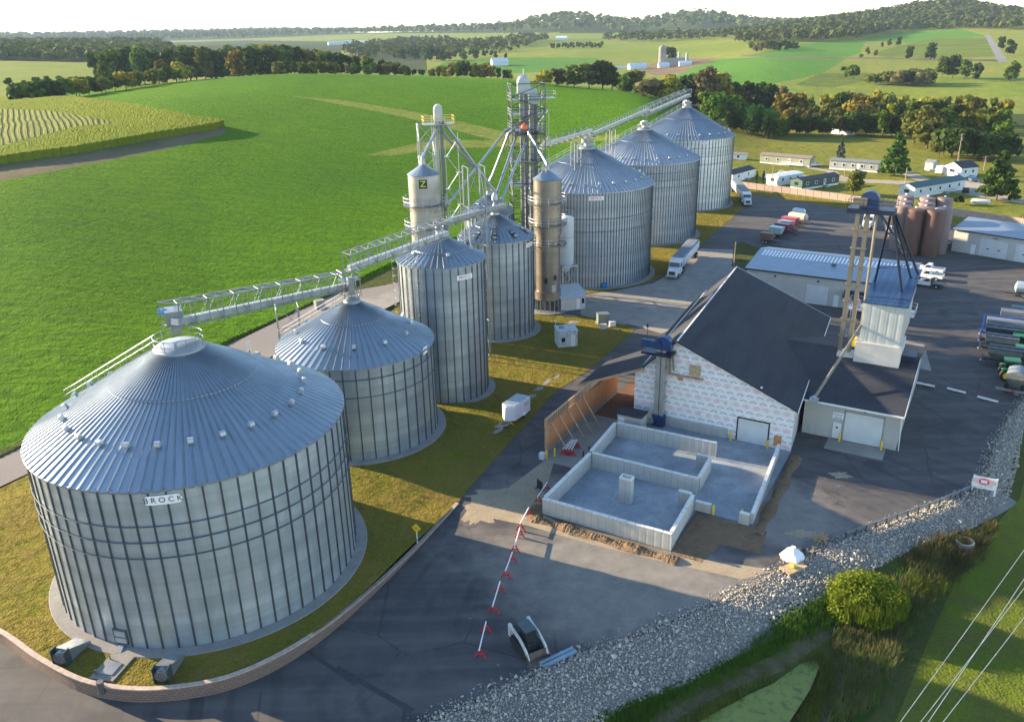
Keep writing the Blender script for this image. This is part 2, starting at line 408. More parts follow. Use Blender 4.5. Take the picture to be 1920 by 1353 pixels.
# sink the sheet beneath the paved site
px_, py_ = projn(np.stack([X, Y, Z], -1))
V = np.stack([X, Y, Z], -1)
ni, nj = len(az), len(ds)
idx = np.arange(ni*nj).reshape(ni, nj)
F = np.stack([idx[:-1, :-1], idx[:-1, 1:], idx[1:, 1:], idx[1:, :-1]], -1).reshape(-1, 4)
Vf = V.reshape(-1, 3); FC = Vf[F].mean(1)
fx, fy = projn(FC); fd = np.hypot(FC[:, 0], FC[:, 1])
cls = np.zeros(len(F), int)
for name, poly, a, b in RULES:
    m = (fd > a) & (fd < b) & inpoly(fx, fy, poly); cls[m] = CL.index(name)
cls[(fd > 2000) & (cls == 0)] = CL.index('hay_field'); cls[(fd > 2600) & inpoly(fx, fy, RIDGE)] = CL.index('forest_floor')
fence_m = (fd < 470) & (fx > 1330) & (fy < 420) & (fy > 236) & (cls == 0); cls[fence_m] = CL.index('park_grass')
fm2 = (fd > 300) & (fd < 540) & (fx > 1220) & (fy < 300) & ((cls == 0) | (cls == CL.index('rough_grass'))); cls[fm2] = CL.index('forest_floor')
# the ground drops a little under the paved yard so that sheets lie above it
site = [G(*p) for p in [(-700, 1500), (-60, 890), (450, 632), (750, 495), (905, 432), (1000, 424), (1290, 312), (1375, 350), (1700, 398), (1920, 430), (2100, 470)]]
sp = [(p.x, p.y) for p in site] + [(EDGE[-1-i][0], EDGE[-1-i][1]) for i in range(len(EDGE))]
sink = inpoly(Vf[:, 0], Vf[:, 1], sp)
Vz = Vf.copy(); Vz[sink, 2] -= .45
CORN_H = 2.3
for k, name in enumerate(CL):
    sel = F[cls == k]
    if not len(sel): continue
    used, inv = np.unique(sel, return_inverse=True); vv = Vz[used].copy(); ff = inv.reshape(-1, 4)
    if name in ('corn_top', 'corn_rows'):
        n0 = len(vv); top = vv.copy(); top[:, 2] += CORN_H + rng.normal(0, .05, n0)
        e = np.concatenate([ff[:, [0, 1]], ff[:, [1, 2]], ff[:, [2, 3]], ff[:, [3, 0]]])
        key = np.sort(e, 1); _, ix, cnt = np.unique(key, axis=0, return_index=True, return_counts=True)
        be = e[ix[cnt == 1]]
        sides = np.stack([be[:, 1], be[:, 0], be[:, 0]+n0, be[:, 1]+n0], -1)
        o = np_mesh(CNAME[name], np.concatenate([vv, top]), np.concatenate([ff+n0, sides]), M(name))
    else:
        o = np_mesh(CNAME[name], vv, ff, M(name), smooth=True)
    o['kind'] = 'structure'
# ---------------------------------------------------------------- paved site
def asphalt_mat():
    t = NT('asphalt')
    p = t.sep(); 
    n1 = t.ramp(t.noise(.045, 5), .35, .65); n2 = t.ramp(t.noise(.5, 6, rough=.7), .3, .7); n3 = t.noise(14, 2)
    streak = t.ramp(t.noise(1, 4, t.scaled((.03, .5, 1), (0, 0, R(-38)))), .45, .7)
    c = t.mix(n1, (.040, .043, .050), (.068, .070, .075))
    c = t.mix(t.math('MULTIPLY', n2, .6), c, (.115, .10, .097))
    c = t.mix(t.math('MULTIPLY', streak, .6), c, (.145, .137, .128))
    # tyre tracks, crack seams and spilled specks
    wv = t.n('ShaderNodeTexWave', wave_type='RINGS', rings_direction='Z'); wm = t.n('ShaderNodeMapping'); t.put(wm.inputs['Vector'], t.obj()); wm.inputs['Location'].default_value = (-14, -58, 0); t.put(wv.inputs['Vector'], wm.outputs[0]); wv.inputs['Scale'].default_value = .11; wv.inputs['Distortion'].default_value = 9; wv.inputs['Detail'].default_value = 3; wv.inputs['Detail Scale'].default_value = .35
    tk = t.math('MULTIPLY', t.ramp(wv.outputs['Fac'], .80, .97), t.ramp(t.noise(.06, 3), .45, .6))
    c = t.mix(t.math('MULTIPLY', tk, .38), c, (.022, .022, .025))
    vo = t.n('ShaderNodeTexVoronoi', feature='DISTANCE_TO_EDGE'); t.put(vo.inputs['Vector'], t.mix(.06, t.obj(), t.n('ShaderNodeTexNoise', i_Scale=.8, i_Detail=4).outputs['Color'], 'ADD')); vo.inputs['Scale'].default_value = .13
    crk = t.math('MULTIPLY', t.math('LESS_THAN', vo.outputs[0], .011), t.ramp(t.noise(.09, 2), .42, .5)); c = t.mix(t.math('MULTIPLY', crk, .42), c, (.018, .018, .02))
    v2 = t.n('ShaderNodeTexVoronoi'); t.put(v2.inputs['Vector'], t.obj()); v2.inputs['Scale'].default_value = .55; spk = t.math('MULTIPLY', t.math('LESS_THAN', v2.outputs['Distance'], .075), t.ramp(t.noise(.12, 2), .5, .6)); c = t.mix(t.math('MULTIPLY', spk, .55), c, (.26, .24, .21))
    c = t.mix(t.math('MULTIPLY', t.ramp(t.noise(.19, 6, rough=.7), .52, .72), .55), c, (.15, .145, .14)); c = t.mix(t.math('MULTIPLY', t.ramp(t.noise(.14, 5, t.scaled((1, 1, 1), (0, 0, 2.0)), .65), .56, .72), .6), c, (.026, .027, .031))
    # pale construction dust trodden over the lower yard
    gx, gy = G(1190, 1110).x, G(1190, 1110).y
    def blob(px, py, rx, ry, ang):
        g = G(px, py); ca, sa = math.cos(ang), math.sin(ang)
        dx = t.math('SUBTRACT', p[0], g.x); dy = t.math('SUBTRACT', p[1], g.y)
        u = t.math('DIVIDE', t.math('ADD', t.math('MULTIPLY', dx, ca), t.math('MULTIPLY', dy, sa)), rx)
        v = t.math('DIVIDE', t.math('SUBTRACT', t.math('MULTIPLY', dy, ca), t.math('MULTIPLY', dx, sa)), ry)
        d = t.math('SQRT', t.math('ADD', t.math('MULTIPLY', u, u), t.math('MULTIPLY', v, v)))
        d = t.math('ADD', d, t.math('MULTIPLY', t.math('SUBTRACT', t.noise(.22, 5, rough=.65), .5), 1.3))
        return t.ramp(d, 1.1, .55)
    m = t.math('MAXIMUM', blob(1180, 1100, 17, 10, R(-28)), t.math('MAXIMUM', blob(1450, 960, 8.5, 8, R(-30)), blob(1010, 930, 6, 5, 0)))
    c = t.mix(t.math('MULTIPLY', m, .85), c, t.mix(n2, (.175, .165, .15), (.30, .275, .235)))
    c = t.mix(t.ramp(n3, .3, .7), t.mix(.25, c, (0, 0, 0)), c)
    t.bump(t.math('ADD', n3, n2), .25, .04)
    MATS['asphalt'] = t.out(c, .82, 0, .35)
asphalt_mat()
ground('concrete', (.40, .37, .32), (.33, .31, .285), .05, .45, 9, .12, .03, (.22, .21, .20), .8)
ground('dusty_concrete', (.46, .37, .255), (.38, .315, .23), .08, .6, 5, .3, .06, (.29, .24, .175), .85)
ground('slab_concrete', (.27, .315, .36), (.46, .50, .53), .16, .45, 6, .12, .03, (.21, .24, .27), .75)
ground('soil', (.24, .165, .10), (.17, .12, .075), .25, 1.2, 5, .9, .25, (.30, .215, .14))
ground('pad_concrete', (.36, .34, .31), (.30, .285, .265), .2, .8, 7, .15, .03, (.24, .23, .22), .8)
ground('red_clay', (.15, .082, .058), (.19, .11, .08), .2, .7, 5, .4, .1)
def px_sheet(name, px, z, mat, kind='structure'): return sheet(name, [G(x, y) for x, y in px], z, mat, kind)
edge_px = [(p[0], p[1]) for p in EDGE_PX]
px_sheet('asphalt_yard', [(-900, 1240), (-900, 2600), (100, 2600)] + edge_px + [(2100, 462), (1920, 432), (1700, 399), (1376, 352), (1330, 380), (1140, 560), (890, 600), (700, 900), (0, 1160)], 0.0, M('asphalt'))
px_sheet('back_road', [(-700, 1130), (0, 912), (470, 690), (700, 560), (800, 520), (880, 475), (960, 462), (1100, 420), (1230, 345), (1215, 338), (1090, 402), (950, 448), (870, 462), (740, 497), (450, 636), (0, 846), (-700, 1010)], 0.010, M('back_road'))
px_sheet('apron_concrete', [(1092, 596), (1080, 552), (1150, 546), (1225, 531), (1262, 509), (1300, 479), (1312, 466), (1374, 468), (1400, 486), (1300, 600), (1240, 625), (1195, 612), (1140, 597)], .014, M('concrete'))
px_sheet('rear_concrete', [(700, 560), (640, 560), (560, 610), (600, 640), (760, 560), (880, 520), (1060, 470), (1060, 440), (960, 455), (860, 480)], .016, M('concrete'))
px_sheet('construction_concrete', [(884, 928), (945, 920), (1045, 845), (1010, 962), (1120, 1010), (1258, 1044), (1330, 1050), (1458, 1069), (1392, 1086), (1240, 1052), (1100, 1018), (990, 985), (905, 968), (880, 985)], .012, M('dusty_concrete'))
sheet('door_concrete', [W(3.2, 2.6), W(9.6, 2.6), W(9.6, 5.7), W(3.2, 5.7)], .014, M('concrete'))
sheet('side_concrete', [W(-24.6, -15.5), W(-19.2, -15.5), W(-19.2, 0), W(-24.6, 0)], .016, M('concrete'))
sheet('bay_clay', [W(-24.5, -1.5), W(-19.6, -1.5), W(-19.6, 30), W(-24.5, 30)], .022, M('red_clay'))
sheet('foundation_slab', [W(-19, -25.5), W(-5.5, -25.5), W(-5.5, -17.6), W(.1, -17.6), W(.1, 0), W(-19.3, 0)], .05, M('slab_concrete'))
sheet('side_apron', [W(10, 45), W(-2, 48), W(-2, 36), W(12, 34)], .012, M('concrete'))
# fresh dirt round the footings: a low heaped strip
def heap_strip(name, pts, width, h, mat, seed=1):
    rg = np.random.default_rng(seed); mb = MB(); n = 150; k = 13
    P = [Vector(p) for p in pts]; L = [0]
    for a, b in zip(P, P[1:]): L.append(L[-1]+(b-a).length)
    vs = []
    for i in range(n):
        s = L[-1]*i/(n-1); j = max(q for q in range(len(P)-1) if L[q] <= s+1e-6)
        d = (P[j+1]-P[j]).normalized(); c = P[j]+d*(s-L[j]); nn = Vector((-d.y, d.x, 0))
        wv = width*(.85+.25*math.sin(i*.13)+.12*rg.random()); hv = h*(.55+.3*math.sin(i*.21+seed)+.25*rg.random())
        for q in range(k):
            u = q/(k-1)*2-1
            z = hv*max(0, (1-u*u))*(.85+.3*rg.random()) + .004
            if q in (0, k-1): z = .003
            vs.append(c+nn*(u*wv/2)+Vector((0, 0, z)))
    fs = [(i*k+q, i*k+q+1, (i+1)*k+q+1, (i+1)*k+q) for i in range(n-1) for q in range(k-1)]
    mb.add(vs, fs); o = mb.build(name, mat, smooth=True); o['kind'] = 'stuff'; return o
heap_strip('dirt', [W(-20.2, -24.5), W(-19.4, -26.8), W(-12, -26.9), W(-4.2, -26.9)], 1.5, .45, M('soil'), 3)
heap_strip('dirt', [W(.9, -1), W(1.0, -9), W(1.1, -19)], 1.3, .35, M('soil'), 4)
sheet('dirt_ground', [W(-5.2, -26), W(-5.2, -18), W(-3.8, -18), W(1.8, -18), W(2.2, -22), W(-1.5, -22.3), W(-2.2, -26)], .018, M('soil'), 'structure')

# lawn mounds (raised behind the retaining wall)
WALL_PX = [(-330, 1085), (-120, 1150), (0, 1201), (80, 1256), (160, 1297), (250, 1313), (340, 1309), (430, 1291), (520, 1252), (610, 1192), (700, 1112), (780, 1031), (858, 946)]
WALL = [G(*p) for p in WALL_PX]
BINS = dict(b1=(-28.2, 66.0, 12.95), b2=(-18.55, 92.7, 9.1), b3=(-9.1, 106.6, 5.72), b3b=(-2.2, 131.3, 6.0), b4=(15.6, 166.2, 13.1), b5=(32.1, 199.6, 13.05), b6=(49.5, 237.0, 13.3))
def lawn_mesh(name, outline, hfun, mat, step=1.0):
    xs = [p[0] for p in outline]; ys = [p[1] for p in outline]
    gx = np.arange(min(xs)-step, max(xs)+step*2, step); gy = np.arange(min(ys)-step, max(ys)+step*2, step)
    bm = bmesh.new()
    vs = [bm.verts.new((p[0], p[1], 0)) for p in outline]; bm.faces.new(vs)
    for x in gx: bmesh.ops.bisect_plane(bm, geom=bm.verts[:]+bm.edges[:]+bm.faces[:], plane_co=(x, 0, 0), plane_no=(1, 0, 0))
    for y in gy: bmesh.ops.bisect_plane(bm, geom=bm.verts[:]+bm.edges[:]+bm.faces[:], plane_co=(0, y, 0), plane_no=(0, 1, 0))
    bmesh.ops.triangulate(bm, faces=bm.faces)
    P = np.array([v.co[:] for v in bm.verts]); z = hfun(P[:, 0], P[:, 1])
    for v, q in zip(bm.verts, z): v.co.z = q
    bmesh.ops.recalc_face_normals(bm, faces=bm.faces)
    for f in bm.faces:
        f.normal_update()
        if f.normal.z < 0: f.normal_flip()
        f.smooth = True
    me = bpy.data.meshes.new(name); bm.to_mesh(me); bm.free(); me.materials.append(mat)
    o = bpy.data.objects.new(name, me); COL.objects.link(o); o['kind'] = 'structure'; return o
def polyline_dist(x, y, pts):
    best = np.full(x.shape, 1e9)
    for a, b in zip(pts, pts[1:]):
        dx, dy = b[0]-a[0], b[1]-a[1]; L2 = dx*dx+dy*dy
        t = np.clip(((x-a[0])*dx+(y-a[1])*dy)/L2, 0, 1)
        best = np.minimum(best, np.hypot(x-a[0]-t*dx, y-a[1]-t*dy))
    return best
lawn1_px = WALL_PX + [(880, 914), (940, 848), (1040, 735), (1112, 688), (1192, 617), (1150, 601), (1092, 592), (1060, 596), (1010, 560), (900, 556), (760, 566), (650, 640), (560, 655), (470, 694), (300, 770), (0, 916), (-330, 1030)]
lawn1 = [G(*p) for p in lawn1_px]
BACK_EDGE = [G(*p) for p in lawn1_px[len(WALL_PX):]]
WALL_H = 1.05
def lawn1_h(x, y):
    db = polyline_dist(x, y, BACK_EDGE); dw = polyline_dist(x, y, WALL)
    t = np.clip(db/7, 0, 1); t = t*t*(3-2*t)
    fade = np.clip((104-y)/14, 0, 1); fade = fade*fade*(3-2*fade)
    wl = np.clip(1-dw/1.2, 0, 1)
    h = .03+1.0*fade*t
    # along the wall itself the turf keeps the wall's height, which runs out at its far end
    end = np.clip((polyline_dist(x, y, [WALL[-1], WALL[-1]+Vector((.01, 0, 0))]))/10, 0, 1)
    return np.maximum(h*np.where(dw < 9, .25+.75*end, 1), .02)
lawn_mesh('bin_lawn', lawn1, lawn1_h, M('mown_grass'), 1.3)
px_sheet('far_bin_lawn', [(1045, 545), (1100, 552), (1150, 545), (1205, 533), (1252, 516), (1300, 473), (1346, 431), (1392, 393), (1402, 374), (1378, 352), (1330, 345), (1240, 350), (1160, 390), (1060, 430), (1000, 470), (1030, 500)], .024, M('mown_grass'))
px_sheet('verge_lawn', [(1374, 352), (1700, 397), (1920, 431), (2110, 463), (2110, 474), (1920, 444), (1700, 412), (1540, 384), (1390, 362)], .020, M('mown_grass'))
px_sheet('side_lawn', [(1376, 462), (1392, 452), (1440, 474), (1400, 502), (1372, 500)], .022, M('rough_grass'))

# retaining wall round the lawn: courses of split-face block with cap stones
def block_mat():
    t = NT('retaining_block'); p = t.sep()
    br = t.n('ShaderNodeTexBrick'); uv = t.n('ShaderNodeUVMap').outputs[0]
    t.put(br.inputs['Vector'], uv); br.inputs['Scale'].default_value = 1
    for k, v in (('Brick Width', .42), ('Row Height', .2), ('Mortar Size', .018), ('Mortar Smooth', .2)): br.inputs[k].default_value = v
    br.inputs['Color1'].default_value = (.27, .17, .13, 1); br.inputs['Color2'].default_value = (.20, .135, .11, 1); br.inputs['Mortar'].default_value = (.05, .04, .035, 1)
    c = t.mix(t.math('MULTIPLY', t.noise(9, 3), .6), br.outputs['Color'], (.16, .11, .09))
    t.bump(t.math('SUBTRACT', t.noise(12, 3), br.outputs['Fac']), .8, .06)
    MATS['retaining_block'] = t.out(c, .9)
block_mat(); flat('cap_stone', (.40, .31, .26), .85, var=.25, scale=3)
def smooth_line(P, n):
    out = []
    for i in range(len(P)-1):
        p0 = P[max(i-1, 0)]; p1 = P[i]; p2 = P[i+1]; p3 = P[min(i+2, len(P)-1)]
        for k in range(n):
            u = k/n
            out.append(.5*((2*p1)+(p2-p0)*u+(2*p0-5*p1+4*p2-p3)*u*u+(3*p1-p0-3*p2+p3)*u**3))
    return out+[P[-1]]
WS = smooth_line(WALL, 6)
def retaining_wall():
    root = thing('retaining_wall', WS[len(WS)//2], 0, 'low curved retaining wall of brown split block with pale cap stones beside the asphalt', 'retaining wall')
    L0v = root.location; n = len(WS); vs = []; uv = []; s = 0; hs = []
    for i, p in enumerate(WS):
        d = (WS[min(i+1, n-1)]-WS[max(i-1, 0)]).normalized(); o = Vector((d.y, -d.x, 0))
        if i: s += (p-WS[i-1]).length
        e = min(1, (n-1-i)/26); h = .14+.95*e*e*(3-2*e) if i > 0 else 1.05
        hs.append((p, o, h, s))
        vs += [p+o*.16-L0v+Vector((0, 0, -.3)), p+o*.06-L0v+Vector((0, 0, h))]; uv += [(s, -.3), (s, h)]
    me = bpy.data.meshes.new('block_courses'); fs = [(2*i, 2*i+2, 2*i+3, 2*i+1) for i in range(n-1)]
    me.from_pydata([tuple(v) for v in vs], [], fs); u = me.uv_layers.new()
    for f in me.polygons:
        for li in f.loop_indices: u.data[li].uv = uv[me.loops[li].vertex_index]
    me.materials.append(M('retaining_block')); ob = bpy.data.objects.new('block_courses', me); COL.objects.link(ob); ob.parent = root
    mb = MB()
    for i in range(n-1):
        (p, o, h, _), (q, o2, h2, _) = hs[i], hs[i+1]
        mb.hexa([p+o*.14-L0v+Vector((0, 0, h)), q+o2*.14-L0v+Vector((0, 0, h2)), q-o2*.26-L0v+Vector((0, 0, h2)), p-o*.26-L0v+Vector((0, 0, h))],
                [p+o*.14-L0v+Vector((0, 0, h+.1)), q+o2*.14-L0v+Vector((0, 0, h2+.1)), q-o2*.26-L0v+Vector((0, 0, h2+.1)), p-o*.26-L0v+Vector((0, 0, h+.1))])
    mb.build('cap_stone', M('cap_stone'), root)
retaining_wall()

def lane(pts, wd, z=.03, mat='lane_gravel'):
    P = smooth_line([G(*p) for p in pts], 6); vs = []; rg = np.random.default_rng(len(pts))
    for i, p in enumerate(P):
        d = (P[min(i+1, len(P)-1)]-P[max(i-1, 0)]).normalized(); o = Vector((-d.y, d.x, 0)); k = wd/2*(.85+.3*rg.random()); vs += [p+o*k+Vector((0, 0, z)), p-o*k+Vector((0, 0, z))]
    o = MB().add(vs, [(2*i, 2*i+1, 2*i+3, 2*i+2) for i in range(len(P)-1)]).build('gravel_lane', M(mat)); o['kind'] = 'structure'
lane([(1372, 300), (1397, 307), (1451, 319), (1478, 327), (1540, 334), (1617, 339.5)], 4.5)
lane([(1508, 312), (1530, 317), (1558, 322), (1570, 330), (1600, 337)], 3.2, .034)
lane([(1580, 337), (1617, 339.5), (1677, 342), (1751, 348), (1810, 360), (1930, 380)], 7, .038)
lane([(1680, 318), (1700, 324), (1716, 331), (1755, 347)], 5, .042)
lane([(1808, 334), (1824, 344), (1835, 362)], 7, .046)

def patch(name, px, py, rx, ry, mat, z, n=22, seed=1, ang=0.):
    rg = np.random.default_rng(seed); c = G(px, py, z); pts = []
    for i in range(n):
        a = 2*math.pi*i/n; k = .55+.6*rg.random(); u, v = rx*k*math.cos(a), ry*k*math.sin(a); pts.append((c.x+u*math.cos(ang)-v*math.sin(ang), c.y+u*math.sin(ang)+v*math.cos(ang)))
    zs = lawn1_h(np.array([p[0] for p in pts]+[c.x]), np.array([p[1] for p in pts]+[c.y])); o = sheet(name, pts, float(max(zs))+.02, mat); return o
ground('pale_gravel', (.42, .40, .37), (.33, .31, .28), .6, 2.5, 9, .4, .04, (.20, .19, .12))
for i, (px, py, rx, ry, an) in enumerate(((1012, 728, 1.2, .5, 55), (1026, 716, 1.5, .45, 60), (1044, 706, 1.1, .35, 60), (998, 742, .9, .5, 40), (944, 800, 1.6, .7, 50), (934, 812, 1.1, .5, 50), (1105, 588, 2.2, .8, -30), (1130, 596, 2.4, .6, -35), (1160, 605, 1.8, .5, -35), (1075, 604, 1.3, .7, 10))):
    patch('gravel_patch', px, py, rx, ry, M('pale_gravel'), .03, seed=i, ang=R(an))
for i, (px, py, rx, ry) in enumerate(((930, 932, 4.2, 2.0), (905, 960, 2.2, 2.4), (1500, 1000, 1.5, .7), (1575, 890, 1.3, .8))):
    o = patch('dusty_patch', px, py, rx, ry, M('dusty_concrete'), 0, 26, 40+i); o.location.z = .006-o.data.vertices[0].co.z

flat('tar_patch', (.032, .034, .038), .7, 0, .25, 4)
for i, (px, py, L_, D_, an) in enumerate(((700, 1290, 8, .5, -36), (620, 1250, 6, .35, -40), (1600, 905, 5.5, .5, -30), (1700, 830, 7, 1.0, -28), (1770, 680, 5, 2.4, -30), (1500, 420, 9, 2, -20), (1640, 870, 2.0, 1.6, -30))):
    g = G(px, py); a = R(an); ux, uy = math.cos(a), math.sin(a); sheet('tar_patch', [(g.x+ux*s*L_/2-uy*q*D_/2, g.y+uy*s*L_/2+ux*q*D_/2) for s, q in ((-1, -1), (1, -1), (1, 1), (-1, 1))], .004+.0004*i, M('tar_patch'))
# ---------------------------------------------------------------- galvanised steel
def galv(name, c1, c2, kind, rad=1.0, rough=.42, metal=.75, rust=0.0, bumpd=.012):
    t = NT(name); p = t.sep()
    if kind == 'wall':   # corrugated sheets in rings of panels
        ang = t.math('ARCTAN2', p[1], p[0]); u = t.math('MULTIPLY', ang, rad)
        cv = t.n('ShaderNodeCombineXYZ'); t.put(cv.inputs[0], u); t.put(cv.inputs[1], p[2])
        br = t.n('ShaderNodeTexBrick'); t.put(br.inputs['Vector'], cv.outputs[0]); br.inputs['Scale'].default_value = 1
        for k, v in (('Brick Width', 2.85), ('Row Height', 1.12), ('Mortar Size', .016), ('Bias', .0)): br.inputs[k].default_value = v
        br.inputs['Color1'].default_value = (*c1, 1); br.inputs['Color2'].default_value = (*c2, 1); br.inputs['Mortar'].default_value = tuple(v*.7 for v in c1)+(1,)
        ringv = t.noise(.55, 2, t.scaled((.001, .001, 1))); c = t.mix(t.ramp(ringv, .35, .65), br.outputs['Color'], t.mix(.65, br.outputs['Color'], tuple(v*.52 for v in c1)))
        sp = t.noise(1, 4, t.n('ShaderNodeMapping', i_Vector=cv.outputs[0], i_Scale=(.9, .16, 1)).outputs[0])
        c = t.mix(t.math('MULTIPLY', t.ramp(sp, .42, .72), .5), c, tuple(v*.6 for v in c2))
        wv = t.math('SINE', t.math('MULTIPLY', p[2], 2*math.pi/.1016))
        t.bump(t.math('ADD', t.math('MULTIPLY', wv, .5), t.math('MULTIPLY', sp, .6)), .55, bumpd)
    else:
        n1 = t.noise(.35, 5); ang = t.math('ARCTAN2', p[1], p[0])
        cv = t.n('ShaderNodeCombineXYZ'); t.put(cv.inputs[0], t.math('MULTIPLY', ang, 14.)); t.put(cv.inputs[1], t.math('MULTIPLY', p[2], .25))
        st = t.noise(1.0, 3, cv.outputs[0])
        c = t.mix(t.ramp(n1, .3, .7), c1, c2); c = t.mix(t.math('MULTIPLY', t.ramp(st, .4, .7), .4), c, tuple(v*.62 for v in c1))
        if rust:
            c = t.mix(t.math('MULTIPLY', t.ramp(t.noise(1.2, 5, cv.outputs[0]), .55, .72), rust), c, (.20, .10, .06))
        t.bump(t.noise(2.2, 3), .1, .02)
    MATS[name] = t.out(c, rough, metal); return MATS[name]
for k, rad in (('b1', 13), ('b2', 9.3), ('b3', 5.5), ('b4', 13.1)):
    galv('bin_wall_'+k, *(((.54, .62, .70), (.44, .525, .61)) if k == 'b1' else ((.40, .46, .52), (.32, .38, .44))), 'wall', rad, .44, .75)
galv('bin_wall_old', (.50, .535, .575), (.42, .455, .495), 'wall', 13.1, .5, .62)
galv('bin_wall_new', (.68, .73, .76), (.61, .66, .70), 'wall', 13.2, .42, .74)
galv('roof_steel', (.34, .40, .455), (.28, .345, .405), 'roof', rough=.40, metal=.78)
galv('roof_steel_old', (.48, .52, .56), (.40, .445, .485), 'roof', rough=.5, metal=.45, rust=.6)
galv('dryer_steel', (.34, .30, .255), (.27, .24, .215), 'wall', 2.4, .36, .8)
galv('dryer_steel_pale', (.46, .455, .44), (.38, .375, .365), 'wall', 2.4, .4, .75)
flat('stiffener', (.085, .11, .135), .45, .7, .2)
flat('roof_rib_shaded', (.22, .265, .31), .42, .72, .15, .6)  # rib shading put into the colour: ribs painted darker than the roof sheets
flat('galvanised', (.26, .29, .325), .42, .7, .15, .8)
flat('galvanised_pale', (.38, .415, .45), .45, .6, .12, .8)
flat('dark_steel', (.13, .14, .155), .45, .6, .2)
flat('vent_metal', (.42, .46, .50), .45, .5, .1)
flat('sign_white', (.80, .80, .80), .5, 0, .04)
flat('ink_black', (.015, .015, .018), .5, 0, .1)
flat('ink_red', (.62, .03, .05), .5, 0, .1)
flat('safety_yellow', (.78, .52, .03), .5, 0, .12)
flat('rail_yellow', (.72, .55, .16), .5, 0, .12)
flat('blue_steel', (.018, .05, .145), .4, .2, .25)
flat('navy_steel', (.012, .022, .055), .4, .3, .25)

